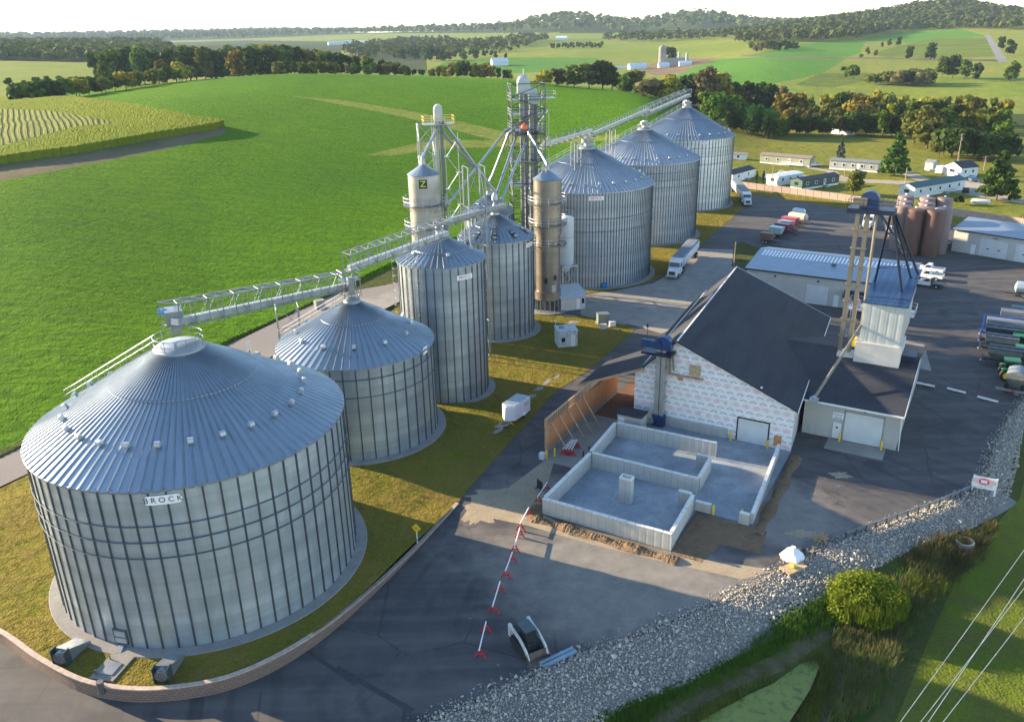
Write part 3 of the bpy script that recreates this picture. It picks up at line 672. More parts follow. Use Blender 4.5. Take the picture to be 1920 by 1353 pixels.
def grain_bin(loc, rad, eave, peak, nrib, nroof, rings, vents, label, wallm, roofm='roof_steel', collar=1.5, ribw=.055, step=(.45,), pad=1.1, group='grain bins in a row along the field', vent_r=.80, sign=None, vent_phase=0., ladder=None):
    """parts: concrete_pad, wall, wind_ring, roof (> roof_vent), roof_collar (> collar_rail)"""
    t = thing('grain_bin', loc, 0, label, 'grain bin', group)
    MB().lathe([(rad+pad, -1.0), (rad+pad, .10), (rad+pad-.05, .14), (rad-.4, .15)], 96).build('concrete_pad', M('pad_concrete'), t)
    # wall with vertical stiffeners: one connected profile
    prof = []; mi = []
    for k in range(nrib):
        a = 2*math.pi*k/nrib; w2 = ribw*1.25/rad; nxt = 2*math.pi/nrib
        for da, rr, m in ((-w2, rad, 1), (-w2, rad+.085, 1), (w2, rad+.085, 1), (w2, rad, 0)): prof.append((a+da, rr)); mi.append(m)
        for q in (1, 2): prof.append((a+w2+(nxt-2*w2)*q/3, rad)); mi.append(0)
    n = len(prof); mb = MB()
    lv = [0.12, eave]
    vs = [(rr*math.cos(a), rr*math.sin(a), z) for z in lv for a, rr in prof]
    mb.v = vs
    for i in range(n):
        mb.f.append((i, (i+1) % n, n+(i+1) % n, n+i)); mb.mi.append(mi[i])
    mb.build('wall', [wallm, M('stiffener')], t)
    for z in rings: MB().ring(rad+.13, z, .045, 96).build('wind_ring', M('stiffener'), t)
    # roof: radial sheets with raised ribs, a step where the upper tier laps the lower
    sl = (peak-eave)/(rad-0.0)
    def zr(r): return eave + (rad-r)*sl
    R0 = rad+.22; tiers = [R0] + [rad*s for s in step] + [collar]
    mb = MB(); ang = []
    for k in range(nroof):
        a = 2*math.pi*k/nroof; w2 = .05
        ang += [(a, 0, w2), (a, 1, 0), (a, 0, -w2)]
    for ti in range(len(tiers)-1):
        ro, ri = tiers[ti], tiers[ti+1]-.12 if ti < len(tiers)-2 else tiers[ti+1]
        lift = .10*ti; o = len(mb.v); m = nroof*4
        rr = [ro, (ro+ri)/2, ri]
        for r_ in rr:
            for k in range(nroof):
                a = 2*math.pi*k/nroof; ww = min(.10/r_, .25*2*math.pi/nroof)
                for da, up in ((-ww, 0), (-ww*.45, .11), (ww*.45, .11), (ww, 0)):
                    mb.v.append((r_*math.cos(a+da), r_*math.sin(a+da), zr(r_)+lift+up))
        for j in range(len(rr)-1):
            for i in range(m):
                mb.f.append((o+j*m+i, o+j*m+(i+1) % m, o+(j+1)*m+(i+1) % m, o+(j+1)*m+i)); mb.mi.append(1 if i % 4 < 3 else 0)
    # eave lip
    o = len(mb.v); m = nroof*4
    for i in range(m):
        x, y, z = mb.v[i]; mb.v.append((x, y, z-.14))
    for i in range(m): mb.f.append((i, o+i, o+(i+1) % m, (i+1) % m)); mb.mi.append(0)
    roof = mb.build('roof', [M(roofm), M('roof_rib_shaded')], t)
    for q, s in enumerate(step):
        MB().ring(rad*s-.05, zr(rad*s)+.10*(q+1)-.02, .055, 72).build('lap_ring', M('galvanised_pale'), roof)
    zc = zr(collar)+.1*len(step)
    cl = MB().lathe([(collar+.12, zc-.12), (collar+.12, zc+.16), (collar*.9, zc+.42), (.3, zc+.62)], 40).build('roof_collar', M('galvanised_pale'), t, smooth=True)
    rl = MB()
    nn = 14
    for k in range(nn):
        a = 2*math.pi*k/nn; rl.tube((collar*math.cos(a), collar*math.sin(a), zc+.1), (collar*math.cos(a), collar*math.sin(a), zc+1.2), .028, 5)
    rl.ring(collar, zc+1.2, .03, 40); rl.ring(collar, zc+.7, .022, 40)
    rl.build('collar_rail', M('galvanised'), cl)
    for k in range(vents):
        a = 2*math.pi*(k+vent_phase)/vents; r_ = rad*vent_r; z = zr(r_)+.05
        v = MB(); c, s_ = math.cos(a), math.sin(a)
        # gooseneck: box throat and a half-round hood pointing down the slope
        hood = [(0, -.12), (0, .30), (.08, .39), (.22, .43), (.36, .37), (.44, .23), (.46, .08)]
        A = [(x_, -.21, z_) for x_, z_ in hood]; Bq = [(x_, .21, z_) for x_, z_ in hood]
        v.hexa(A, Bq); v.move(Matrix.Translation((r_*c, r_*s_, z)) @ Matrix.Rotation(a, 4, 'Z') @ Matrix.Rotation(math.atan(sl)*.6, 4, 'Y'))
        v.build('roof_vent', M('vent_metal'), roof)
    if ladder is not None:   # roof stair with handrails running up to the collar
        a = ladder; c, s_ = math.cos(a), math.sin(a); lm = MB()
        for side in (-.42, .42):
            off = Vector((-s_*side, c*side, 0)); p0 = Vector((R0*c, R0*s_, zr(R0)+.12))+off; p1 = Vector((collar*c, collar*s_, zr(collar)+.25))+off
            lm.obox(p0, p1, .06, .12)
            for hh in (.55, 1.05): lm.tube(p0+Vector((0, 0, hh)), p1+Vector((0, 0, hh)), .026, 5)
            kk = int((p1-p0).length/1.5)
            for q in range(kk+1):
                b = p0.lerp(p1, q/kk); lm.tube(b, b+Vector((0, 0, 1.06)), .022, 5)
        kk = int((p1-p0).length/.5); off = Vector((-s_*.42, c*.42, 0))*2
        for q in range(kk+1):
            b = p0.lerp(p1, q/kk); lm.obox(b-off, b, .2, .04)
        lm.build('roof_stair', M('galvanised_pale'), roof)
    if sign:
        word, az_, size, zz, plate = sign
        def place(x, y):
            a = az_ + x/(rad+.16); return ((rad+.16)*math.cos(a), (rad+.16)*math.sin(a), zz+y)
        pl = MB(); hw = size*(.62*len(word)*.72); hh = size*.62
        q = 24; top = []; bot = []
        for i in range(q+1):
            x = -hw+2*hw*i/q; e = min(1, (hw-abs(x))/(hh*.9)); y = hh*math.sqrt(max(0, 1-(1-e)**2)) if plate == 'round' else hh
            a = az_ + x/(rad+.13); top.append(((rad+.13)*math.cos(a), (rad+.13)*math.sin(a), zz+y)); bot.append(((rad+.13)*math.cos(a), (rad+.13)*math.sin(a), zz-y))
        pl.add(top+bot, [(i, i+1, q+1+i+1, q+1+i) for i in range(q)])
        po = pl.build('name_plate', M('sign_white'), t)
        lt = MB(); lettering(lt, word if plate != 'round' else ' '.join(word), size, place, bold=1.0); lt.build('lettering', M('ink_black' if plate == 'round' else 'ink_red'), po)
    return t, zr, zc
def toward_cam(x, y, deg=0): return math.atan2(-y, -x)+R(deg)
b = BINS; Z1 = .95
x, y, r_ = b['b1']
def az_px(px, py, c, rad):
    """bearing on a bin's wall of the point seen at a pixel"""
    v = ray(px, py); o = np.array([-c[0], -c[1]]); A = v[0]**2+v[1]**2; Bq = 2*(v[0]*o[0]+v[1]*o[1]); C_ = o@o-rad*rad
    t_ = (-Bq-math.sqrt(max(0, Bq*Bq-4*A*C_)))/2/A; p = t_*v[:2]+o
    return math.atan2(p[1], p[0]), HC+t_*v[2]
sa, sz = az_px(306, 935, (x, y), r_)
bin1 = grain_bin((x, y, Z1), r_, 14.55, 21.75, 64, 104, (13.1-1.7, 10.0, 8.6), 26, 'largest grain bin, in front, with an oval name plate and a ring of roof vents', M('bin_wall_b1'), collar=2.0, step=(.47,), vent_r=.74, sign=('BROCK', sa, .62, sz-Z1, 'round'), ladder=R(163))
x, y, r_ = b['b2']
bin2 = grain_bin((x, y, Z1), r_, 11.45, 16.6, 40, 64, (10.0, 7.9), 12, 'second grain bin from the front, squat, with two wind rings', M('bin_wall_b2'), collar=.9, step=(.42,), vent_r=.72, vent_phase=.3, ladder=R(170))
x, y, r_ = b['b3']; sa, sz = az_px(871, 519, (x, y), r_)
bin3 = grain_bin((x, y, 0), r_, 18.8, 21.75, 34, 44, (), 5, 'slim tall grain bin beside the squat one, with a ladder cage', M('bin_wall_b3'), collar=.55, step=(.62,), vent_r=.66, sign=('BROCK', sa, .52, sz, 'flat'), pad=1.0)
x, y, r_ = b['b3b']; sa, sz = az_px(992, 458, (x, y), r_)
bin3b = grain_bin((x, y, 0), r_, 15.95, 19.4, 34, 48, (), 0, 'tall grain bin just before the brown dryer, with black and white roof hatches', M('bin_wall_b3'), collar=.55, step=(.55,), vent_r=.8, sign=('BROCK', sa, .5, sz, 'flat'), pad=1.2)
pk = TD(908, 1); a_ = azof(907.5); D_ = 149.; half = (azof(957)-azof(858))/2
x, y = math.sin(a_)*D_, math.cos(a_)*D_; r_ = D_*math.sin(half)
ev = atdist(905, 405, D_-r_)[2]; pkz = atdist(908, 362, D_)[2]
bin3c = grain_bin((x, y, 0), r_, ev, pkz, 30, 40, (), 6, 'small pale grain bin half hidden behind the tall pair, under the spouts', M('bin_wall_b3'), collar=.5, step=(.55,), vent_r=.8)
x, y, r_ = b['b4']; sa, sz = az_px(1118, 372, (x, y), r_)
bin4 = grain_bin((x, y, 0), r_, 18.35, 25.4, 140, 96, (13.4, 11.0), 26, 'large grain bin beside the brown dryer, with dull rain-stained wall', M('bin_wall_old'), 'roof_steel_old', collar=1.6, step=(.44,), vent_r=.84, ribw=.05, sign=('BROCK', sa, .62, sz, 'flat'), ladder=R(163))
x, y, r_ = b['b5']
bin5 = grain_bin((x, y, 0), r_, 18.2, 25.1, 126, 96, (16.2, 14.6, 13.0), 26, 'large grain bin with a rust-streaked roof, between two others of its size', M('bin_wall_old'), 'roof_steel_old', collar=1.6, step=(.44,), vent_r=.86, ribw=.05, ladder=R(163))
x, y, r_ = b['b6']; sa, sz = az_px(1319, 268, (x, y), r_)
bin6 = grain_bin((x, y, 0), r_, 18.9, 26.6, 84, 96, (16.6, 14.4, 12.4), 26, 'farthest grain bin, bright and clean, nearest the dark trees', M('bin_wall_new'), collar=1.2, step=(.44,), vent_r=.88, ribw=.06, sign=('BROCK', sa, .5, sz, 'flat'), ladder=R(163))
# white plate of the second bin
x, y, r_ = b['b2']; sa, sz = az_px(796, 656, (x, y), r_)
pl = MB(); q = 8
top = [((r_+.1)*math.cos(sa+(i/q-.5)*.11), (r_+.1)*math.sin(sa+(i/q-.5)*.11), sz-Z1+.42) for i in range(q+1)]
pl.add(top+[(p[0], p[1], p[2]-.84) for p in top], [(i, i+1, q+2+i, q+1+i) for i in range(q)]); pl.build('name_plate', M('sign_white'), bin2[0])

# black and white roof hatches of the tall bin before the dryer
x, y, r_ = b['b3b']
for az_ in (toward_cam(x, y, -38), toward_cam(x, y, -2), toward_cam(x, y, 36), toward_cam(x, y, 75)):
    h = MB(); sl = (19.4-15.95)/6.0
    h.box(-1.1, .55, -.35, .35, .06, .12, 0); h.box(.15, .5, -.3, .3, .12, .38, 1); h.box(-.8, -.5, -.28, .28, .12, .17, 1)
    rr = r_*.82; h.move(Matrix.Translation((rr*math.cos(az_), rr*math.sin(az_), 15.95+(r_-rr)*sl+.05)) @ Matrix.Rotation(az_, 4, 'Z') @ Matrix.Rotation(math.atan(sl), 4, 'Y'))
    h.build('roof_hatch', [M('ink_black'), M('vent_metal')], bin3b[0])

# access door and lower hatch on the front bin
x, y, r_ = b['b1']; da, dz = az_px(231, 1205, (x, y), r_)
d = MB(); d.box(0, .14, -.62, .62, .35, 1.75, 0); d.box(.14, .17, -.5, .5, 1.1, 1.6, 1); d.box(.14, .17, -.5, .5, .5, .95, 1); d.obox((.2, 0, .3), (.9, .15, .12), .5, .06, 2)
d.move(Matrix.Rotation(da, 4, 'Z') @ Matrix.Translation((r_, 0, 0))); d.build('access_door', [M('dark_steel'), M('vent_metal'), M('galvanised')], bin1[0])

# aeration fans and the loading slab in front of the first bin
def aeration_fan(px, py, label, spin):
    g = G(px, py, 1.0); v = Vector((BINS['b1'][0]-g.x, BINS['b1'][1]-g.y, 0)); a = math.atan2(v.y, v.x)+spin
    t = thing('aeration_fan', g, a, label, 'fan', 'aeration fans at the foot of the front bin'); t.scale = (.74, .74, .74)
    MB().lathe([(.62, 0), (.70, .05), (.70, .55), (.62, .6)], 24).move(Matrix.Translation((-.9, 0, .95)) @ Matrix.Rotation(R(90), 4, 'Y')).build('fan_housing', M('galvanised'), t, smooth=True)
    f = MB().ring(.66, 0, .06, 24); f.ring(.35, 0, .03, 20)
    for k in range(6):
        a_ = k*math.pi/3; f.tube((0, 0, 0), (.64*math.cos(a_), .64*math.sin(a_), 0), .025, 5)
    f.move(Matrix.Translation((-.95, 0, .95)) @ Matrix.Rotation(R(90), 4, 'Y')); f.build('fan_grille', M('dark_steel'), t)
    MB().hexa([(-.35, -.75, .15), (-.35, .75, .15), (-.35, .75, 1.75), (-.35, -.75, 1.75)], [(2.6, -.95, .15), (2.6, .95, .15), (2.6, .95, .55), (2.6, -.95, .55)]).build('air_duct', M('galvanised'), t)
    for s_ in (-.85, .75): MB().box(-1.05, -.2, s_, s_+.1, 0, 1.9).build('support_leg', M('stiffener'), t)
aeration_fan(126, 1236, 'aeration fan on the turf on the sunny side of the pale slab', R(14))
aeration_fan(312, 1268, 'aeration fan on the turf on the shady side of the pale slab', R(-6))
a0 = math.atan2(G(222, 1240, 1).y-BINS['b1'][1], G(222, 1240, 1).x-BINS['b1'][0])
t = thing('loading_slab', (BINS['b1'][0]+14.4*math.cos(a0), BINS['b1'][1]+14.4*math.sin(a0), .72), a0, 'pale concrete slab with a steel lid running out from the front bin', 'slab')
MB().box(-.4, 2.3, -1.0, 1.0, .0, .42).build('slab_body', M('pad_concrete'), t)
MB().box(.5, 1.8, -.45, .6, .42, .5).build('steel_lid', M('galvanised'), t)
MB().tube((.2, -.7, .42), (.2, -.7, .75), .05).tube((1.9, -.7, .42), (1.9, -.7, .85), .08).build('riser_pipe', M('dark_steel'), t)
g = G(190, 1292, .95); t = tag(MB().tube((0, 0, -.3), (0, 0, .75), .26, 20).build('stub_pipe', M('dark_steel'), loc=g), 'black upright stub pipe standing in the turf below the slab', 'pipe')
# ---------------------------------------------------------------- dryers, bucket elevators, conveyors
def pt(px, py, dist): return atdist(px, py, dist)
def col_at(px, dist):
    a = azof(px); return Vector((math.sin(a)*dist, math.cos(a)*dist, 0))
def rail(mb, pts, h=1.05, r=.028, step=1.5, closed=False):
    P = [Vector(p) for p in pts]
    if closed: P = P+[P[0]]
    for a, b_ in zip(P, P[1:]):
        for q in (h, h*.55): mb.tube(a+Vector((0, 0, q)), b_+Vector((0, 0, q)), r, 5)
        k = max(1, int((b_-a).length/step))
        for i in range(k+1):
            p = a.lerp(b_, i/k); mb.tube(p, p+Vector((0, 0, h)), r, 5)
    return mb
def lattice_tower(mb, hw, z0, z1, nseg, r, rb=None, hw2=None, m=0):
    rb = rb or r*.6; hy = hw2 or hw
    cs = [(-hw, -hy), (hw, -hy), (hw, hy), (-hw, hy)]
    for x, y in cs: mb.obox((x, y, z0), (x, y, z1), r*2, r*2, m)
    for i in range(nseg+1):
        z = z0+(z1-z0)*i/nseg
        for j in range(4):
            a = cs[j]; c = cs[(j+1) % 4]
            mb.tube((*a, z), (*c, z), rb, 4, m)
            if i < nseg:
                zn = z0+(z1-z0)*(i+1)/nseg
                mb.tube((*(a if (i+j) % 2 else c), z), (*(c if (i+j) % 2 else a), zn), rb, 4, m)
    return mb
def platform(t, name, hw, hy, z, mat, railm, extra=0):
    mb = MB(); mb.box(-hw, hw, -hy, hy, z-.1, z, 0)
    rail(mb, [(-hw, -hy, z), (hw, -hy, z), (hw, hy, z), (-hw, hy, z)], closed=True, r=.035)
    for f in range(len(mb.f)):
        if f >= 6: mb.mi[f] = 1
    return mb.build(name, [mat, railm], t)

def grain_dryer(loc, rad, H, label, legs, plats, metal, logo=None):
    t = thing('grain_dryer', loc, 0, label, 'grain dryer')
    MB().lathe([(rad+.9, -.3), (rad+.9, .2), (rad*.3, .22)], 48).build('concrete_pad', M('pad_concrete'), t)
    z0 = 2.3 if legs else .2
    pr = [(rad*.98, z0), (rad*.98, z0+1.5), (rad*.90, z0+1.55), (rad*.90, H*.60), (rad, H*.60+.05), (rad, H)] if legs else [(rad, z0), (rad, H)]
    MB().lathe(pr, 40).build('drying_column', metal, t, smooth=True)
    mb = MB(); n = 20
    R0 = rad+.12
    for k in range(n):
        a = 2*math.pi*k/n; w2 = .05/R0
        for q in (-w2, w2): mb.v.append((R0*math.cos(a+q), R0*math.sin(a+q), H+.06))
    for k in range(n):
        a = 2*math.pi*k/n
        for q in (-.1, .1): mb.v.append((.3*math.cos(a+q), .3*math.sin(a+q), H+rad*.62))
    m = 2*n
    for i in range(m): mb.f.append((i, (i+1) % m, m+(i+1) % m, m+i)); mb.mi.append(i % 2 == 0)
    mb.f.append(tuple(range(m, 2*m))); mb.mi.append(0)
    roof = mb.build('cone_roof', [M('roof_steel'), M('galvanised')], t)
    MB().lathe([(.34, H+rad*.6), (.34, H+rad*.6+.9), (.2, H+rad*.6+1.1)], 16).build('inlet_spout', M('galvanised_pale'), roof)
    for z, ex in plats:
        p = MB().lathe([(rad+.02, z-.12), (rad+ex, z-.12), (rad+ex, z), (rad+.02, z)], 40, cap=False)
        for i in range(len(p.f)): p.mi[i] = 0
        st = len(p.f)
        for hh in (.55, 1.1): p.ring(rad+ex, z+hh, .032, 40)
        for k in range(16):
            a = 2*math.pi*k/16; p.tube(((rad+ex)*math.cos(a), (rad+ex)*math.sin(a), z), ((rad+ex)*math.cos(a), (rad+ex)*math.sin(a), z+1.1), .03, 5)
            p.tube((rad*math.cos(a), rad*math.sin(a), z-1.1), ((rad+ex)*math.cos(a), (rad+ex)*math.sin(a), z-.1), .035, 4)
        for i in range(st, len(p.f)): p.mi[i] = 1
        p.build('ring_walkway', [M('dark_steel'), M('galvanised_pale')], t)
    if legs:
        for k in range(16):
            a = 2*math.pi*(k+.3)/16
            MB().obox((rad*.93*math.cos(a), rad*.93*math.sin(a), .2), (rad*.93*math.cos(a), rad*.93*math.sin(a), z0), .14, .14).build('leg', M('galvanised_pale'), t)
        MB().lathe([(rad*.5, .2), (rad*.6, z0)], 20).build('discharge_hopper', M('dark_steel'), t)
        a = toward_cam(loc[0], loc[1], -8)
        for da, z in ((0, 5.9), (.75, 6.4)):
            d = MB(); w_, h_ = .28, .55
            ov = [(0, w_*math.cos(q*math.pi/8), h_*math.sin(q*math.pi/8)) for q in range(16)]
            d.hexa(ov, [(.06, p[1], p[2]) for p in ov]); d.move(Matrix.Rotation(a+da, 4, 'Z') @ Matrix.Translation((rad*.905, 0, z))); d.build('hatch', M('ink_black'), t)
        d = MB().box(0, .08, -.4, .4, 3.7, 5.1).move(Matrix.Rotation(a+.62, 4, 'Z') @ Matrix.Translation((rad*.905, 0, 0))); d.build('hatch_panel', M('vent_metal'), t)
    if logo:
        a = toward_cam(loc[0], loc[1], -4); d = MB(); rr = rad+.03
        d.box(0, .04, -.62, .62, H-1.75, H-.45, 0)
        def place(x, y): return (.06, x, H-1.1+y)
        lettering(d, 'Z', 1.25, place, 1, 1.15); d.move(Matrix.Rotation(a, 4, 'Z') @ Matrix.Translation((rr, 0, 0)))
        d.build('logo_plate', [M('ink_black'), M('lime_paint')], t)
    return t
flat('lime_paint', (.50, .62, .03), .5)
flat('hood_orange', (.85, .14, .03), .4)
# right dryer (its foot is in view) and the left one behind the ladder bin
gR = G(1026, 588); dR = math.hypot(gR.x, gR.y)+2.2; locR = col_at(1025.5, dR)
radR = 26/1552*dR*1.02; HR = atdist(1025, 340, dR-radR)[2]
def zpx(py, px, d): return atdist(px, py, d)[2]
dryerR = grain_dryer(locR, radR, HR, 'brown metal grain dryer tower standing on short legs before the largest elevator', True,
    [(zpx(378, 1026, dR), .9), (zpx(418, 1026, dR), .9), (zpx(455, 1026, dR), .9)], M('dryer_steel'))
dL = 127.; locL = col_at(779, dL); radL = 28.3/1552*dL*1.03; HL = atdist(779, 332, dL-radL)[2]
dryerL = grain_dryer(locL, radL, HL, 'pale grain dryer tower with a small lime and black plate, by the yellow railed elevator', False,
    [(zpx(382, 779, dL), .95), (zpx(425, 779, dL), .95), (zpx(470, 779, dL), .95)], M('dryer_steel_pale'), True)

def spout(t, a, b_, r=.22, m='galvanised'):
    o = t.location; iv_ = Matrix.Rotation(-t.rotation_euler.z, 3, 'Z'); a = iv_ @ (Vector(a)-o); b_ = iv_ @ (Vector(b_)-o); mb = MB().tube(a, b_, r, 8); d = (b_-a).normalized()
    mb.tube(a-d*.2, a+d*.5, r*1.5, 8); mb.tube(b_-d*.7, b_+d*.1, r*1.5, 8)
    return mb.build('spout', M(m), t)
# yellow railed elevator beside the left dryer
dE = 129.; E1 = col_at(813.5, dE); topz = atdist(811, 200, dE)[2]
e1 = thing('bucket_elevator', E1, R(12), 'slender bucket elevator with yellow rails round its head, beside the pale dryer', 'grain elevator')
zp = zpx(232, 811, dE)
for sx in (-.36, .36): MB().box(sx-.22, sx+.22, -.26, .26, 0, zp+1.2).build('leg_casing', M('galvanised' if sx < 0 else 'dark_steel'), e1)
hd = MB(); flat('steel_mid', (.20, .225, .255), .45, .65, .2)
arc = [(-.95, 0), (-.95, 1.2)] + [(-.95+.95*(1-math.cos(q*math.pi/10)), 1.2+.95*math.sin(q*math.pi/10)*1.0) for q in range(1, 10)] + [(.95, 1.2), (.95, 0)]
bxp = [(-.62, 0), (-.62, 1.75), (-.42, 2.25), (-.1, 2.45), (.3, 2.45), (.58, 2.2), (.62, 1.7), (.62, 0)]; hd.hexa([(x, -.5, zp+.3+z) for x, z in bxp], [(x, .5, zp+.3+z) for x, z in bxp]); hd.build('elevator_head', M('galvanised_pale'), e1)
platform(e1, 'head_platform', 2.3, 1.5, zp, M('galvanised'), M('rail_yellow'))
MB_ = lattice_tower(MB(), 1.15, 0, zp-.1, 14, .06, .045); MB_.move(Matrix.Translation((-1.9, 1.2, 0))); MB_.build('tower_lattice', M('galvanised_pale'), e1)
sm = MB()
n = 12
for i in range(n):
    z = 1.5+i*(zp-4)/n; s = 1 if i % 2 else -1
    sm.obox((2.0-s*.9, .6, z), (2.0+s*.9, .6, z+(zp-4)/n), .35, .09); sm.box(2.0+s*.9-.4, 2.0+s*.9+.4, .2, 1.0, z+(zp-4)/n-.05, z+(zp-4)/n)
for x in (1.0, 3.0): sm.obox((x, 1.05, 0), (x, 1.05, zp-1.5), .09, .09)
sm.build('stair_lattice', M('galvanised_pale'), e1)
# main elevator tower
dM = 151.; E2 = col_at(985, dM)
def z2(py, px=985): return zpx(py, px, dM)
e2 = thing('bucket_elevator', E2, R(8), 'tallest bucket elevator in a dark steel tower with platforms and an orange cover', 'grain elevator')
ztop = z2(205)
lt = lattice_tower(MB(), 2.9, 0, z2(156), 18, .085, .06, 2.4); lt.build('tower_lattice', M('dark_steel'), e2)
for sx, sy, hz, mname in ((-.9, -.3, z2(172), 'steel_mid'), (-.1, -.3, z2(172), 'dark_steel'), (.95, .5, z2(186), 'steel_mid'), (1.7, .5, z2(186), 'dark_steel')):
    MB().box(sx-.3, sx+.3, sy-.35, sy+.35, 0, hz).build('leg_casing', M(mname), e2)
for cx_, cy_, zz, sc in ((-.5, -.3, z2(176), 1.15), (1.3, .5, z2(196), 1.0)):
    h_ = MB(); h_.hexa([(cx_+x*sc, cy_-.6*sc, zz+z*1.15*sc) for x, z in arc], [(cx_+x*sc, cy_+.6*sc, zz+z*1.3*sc) for x, z in arc]); h_.build('elevator_head', M('roof_steel'), e2)
MB().tube((-.5, -.3, z2(150)), (-.5, -.3, z2(128)), .035, 5).build('antenna', M('galvanised_pale'), e2)
for py in (186, 214, 243, 250, 300, 345): platform(e2, 'tower_platform', 3.0 if py != 250 else 2.2, 2.4, z2(py), M('dark_steel'), M('galvanised'))
pl = MB(); pl.box(2.9, 5.0, -1.2, 1.0, z2(184)-.1, z2(184)); rail(pl, [(2.9, -1.2, z2(184)), (5.0, -1.2, z2(184)), (5.0, 1.0, z2(184)), (2.9, 1.0, z2(184))], r=.035); pl.build('side_platform', M('galvanised_pale'), e2)
ob_ = MB(); ob_.lathe([(.2, 0), (.62, .12), (.66, .5), (.5, .85), (.1, 1.0)], 14).move(Matrix.Translation((-.7, -2.0, z2(241)))); ob_.build('orange_cover', M('hood_orange'), e2, smooth=True)
st = MB()
for i in range(14):
    z = .5+i*(z2(215))/14; s = 1 if i % 2 else -1
    st.obox((3.3-s*.9, 1.6, z), (3.3+s*.9, 1.6, z+z2(215)/14), .5, .1)
for x in (2.2, 4.4): st.obox((x, 2.0, 0), (x, 2.0, z2(215)), .08, .08)
st.build('stair_lattice', M('galvanised'), e2)
# spouts from the heads: end points by photo pixel and distance
hz = lambda px, py, d: pt(px, py, d)
P1 = hz(828, 226, dE)
b3top = Vector((*BINS['b3b'][:2], 19.9)); b3ctop = bin3c[0].location+Vector((0, 0, pkz+.9))
spout(e1, P1, locL+Vector((0, 0, HL+radL*.62+1.0)))
spout(e1, hz(832, 230, dE), hz(928, 360, 132))
spout(e1, hz(829, 248, dE), b3ctop+Vector((-.2, 0, 1.0)))
spout(e2, hz(948, 246, 149), hz(838, 385, 120), .2)
spout(e2, hz(953, 252, 150), b3ctop+Vector((.3, 0, 1.2)), .2)
spout(e2, hz(970, 250, 149), hz(930, 366, 133), .24)
spout(e2, hz(984, 270, 148), hz(940, 375, 132), .2, 'roof_steel')
spout(e2, hz(992, 250, 148), locR+Vector((0, 0, HR+radR*.62+.9)), .22)
spout(e2, hz(988, 222, 150), hz(948, 246, 149), .18); spout(e2, hz(990, 218, 150), hz(953, 252, 150), .18)
for p in (hz(928, 362, 132), hz(938, 374, 131.5)):
    pass
vb = thing('spout_valve', b3top+Vector((0, 0, -.35)), 0, 'pale two-way valve and machinery on the peak of the tall bin before the dryer', 'valve')
MB().lathe([(.25, 0), (.42, .3), (.42, 1.0), (.2, 1.5)], 14).lathe([(.16, 1.5), (.5, 1.9), (.5, 2.5), (.2, 3.0)], 14).build('valve_body', M('galvanised_pale'), vb, smooth=True)
MB().box(.5, 1.3, -.4, .4, .6, 1.4).build('drive_motor', M('galvanised'), vb)

def truss_bridge(a, b_, wd, ht, n, label, conv=True, m='galvanised', roofed=True, cr_=.26):
    """walkway truss carrying a conveyor; a and b are the ends of its deck"""
    a = Vector(a); b_ = Vector(b_); t = thing('conveyor_bridge', a, 0, label, 'conveyor')
    d = b_-a; L = d.length; x = d.normalized(); s = x.cross(Vector((0, 0, 1))).normalized(); u = Vector((0, 0, 1))
    mb = MB(); q = [s*(-wd/2), s*(wd/2), s*(wd/2)+u*ht, s*(-wd/2)+u*ht]
    for k in q: mb.obox(k, k+d, .11, .11)
    for i in range(n+1):
        p = d*(i/n)
        mb.obox(q[0]+p, q[3]+p, .07, .07); mb.obox(q[1]+p, q[2]+p, .07, .07); mb.obox(q[3]+p, q[2]+p, .07, .07); mb.obox(q[0]+p, q[1]+p, .07, .07)
        if i < n:
            p2 = d*((i+1)/n)
            for lo, hi in ((q[0], q[3]), (q[1], q[2])): mb.tube((lo if i % 2 else hi)+p, (hi if i % 2 else lo)+p2, .035, 4)
            mb.tube((q[3] if i % 2 else q[2])+p, (q[2] if i % 2 else q[3])+p2, .03, 4)
    mb.build('truss_frame', M(m), t)
    if conv: MB().obox(s*(wd*.18)+u*.42, d+s*(wd*.18)+u*.42, .7, .55).build('conveyor_trough', M('galvanised_pale'), t)
    dk = MB().obox(s*(-wd*.28), d+s*(-wd*.28), wd*.42, .06); dk.build('walk_deck', M('galvanised'), t)
    return t
def conveyor_walk(a, b_, label, n=10):
    """covered drag conveyor with a railed catwalk alongside"""
    a = Vector(a); b_ = Vector(b_); t = thing('conveyor_bridge', a, 0, label, 'conveyor'); d = b_-a
    s = d.normalized().cross(Vector((0, 0, 1))).normalized(); u = Vector((0, 0, 1))
    MB().obox(u*.3+s*.5, d+u*.3+s*.5, .62, .55).build('conveyor_trough', M('galvanised_pale'), t)
    MB().obox(s*-.35, d+s*-.35, .75, .08).build('walk_deck', M('galvanised'), t)
    r_ = MB(); rail(r_, [s*-.7, d+s*-.7], 1.1, .03, 1.6); rail(r_, [s*1.0+u*.1, d+s*1.0+u*.1], 1.2, .03, 1.6)
    k = n
    for i in range(k+1): p = d*(i/k); r_.obox(p+s*-.7-u*.25, p+s*1.0-u*.25, .1, .3)
    r_.build('rail_frame', M('galvanised'), t); return t
def cpk(k, dz): x, y, _ = BINS[k]; return Vector((x, y, dz))
def bent(loc, hw, z1, label, n=5, m='galvanised', z0=0., rz=0., seg=.075):
    t = thing('support_tower', loc, rz, label, 'tower'); lattice_tower(MB(), hw, z0, z1, n, seg, .045).build('tower_lattice', M(m), t); return t
zb1 = Z1+21.75; zb2 = Z1+16.6
a1 = pt(322, 612, 70.6); a2 = pt(650, 540, 97)
truss_bridge(a1, a2, 1.9, 2.0, 16, 'open truss conveyor bridge from the front bin to the squat second bin')
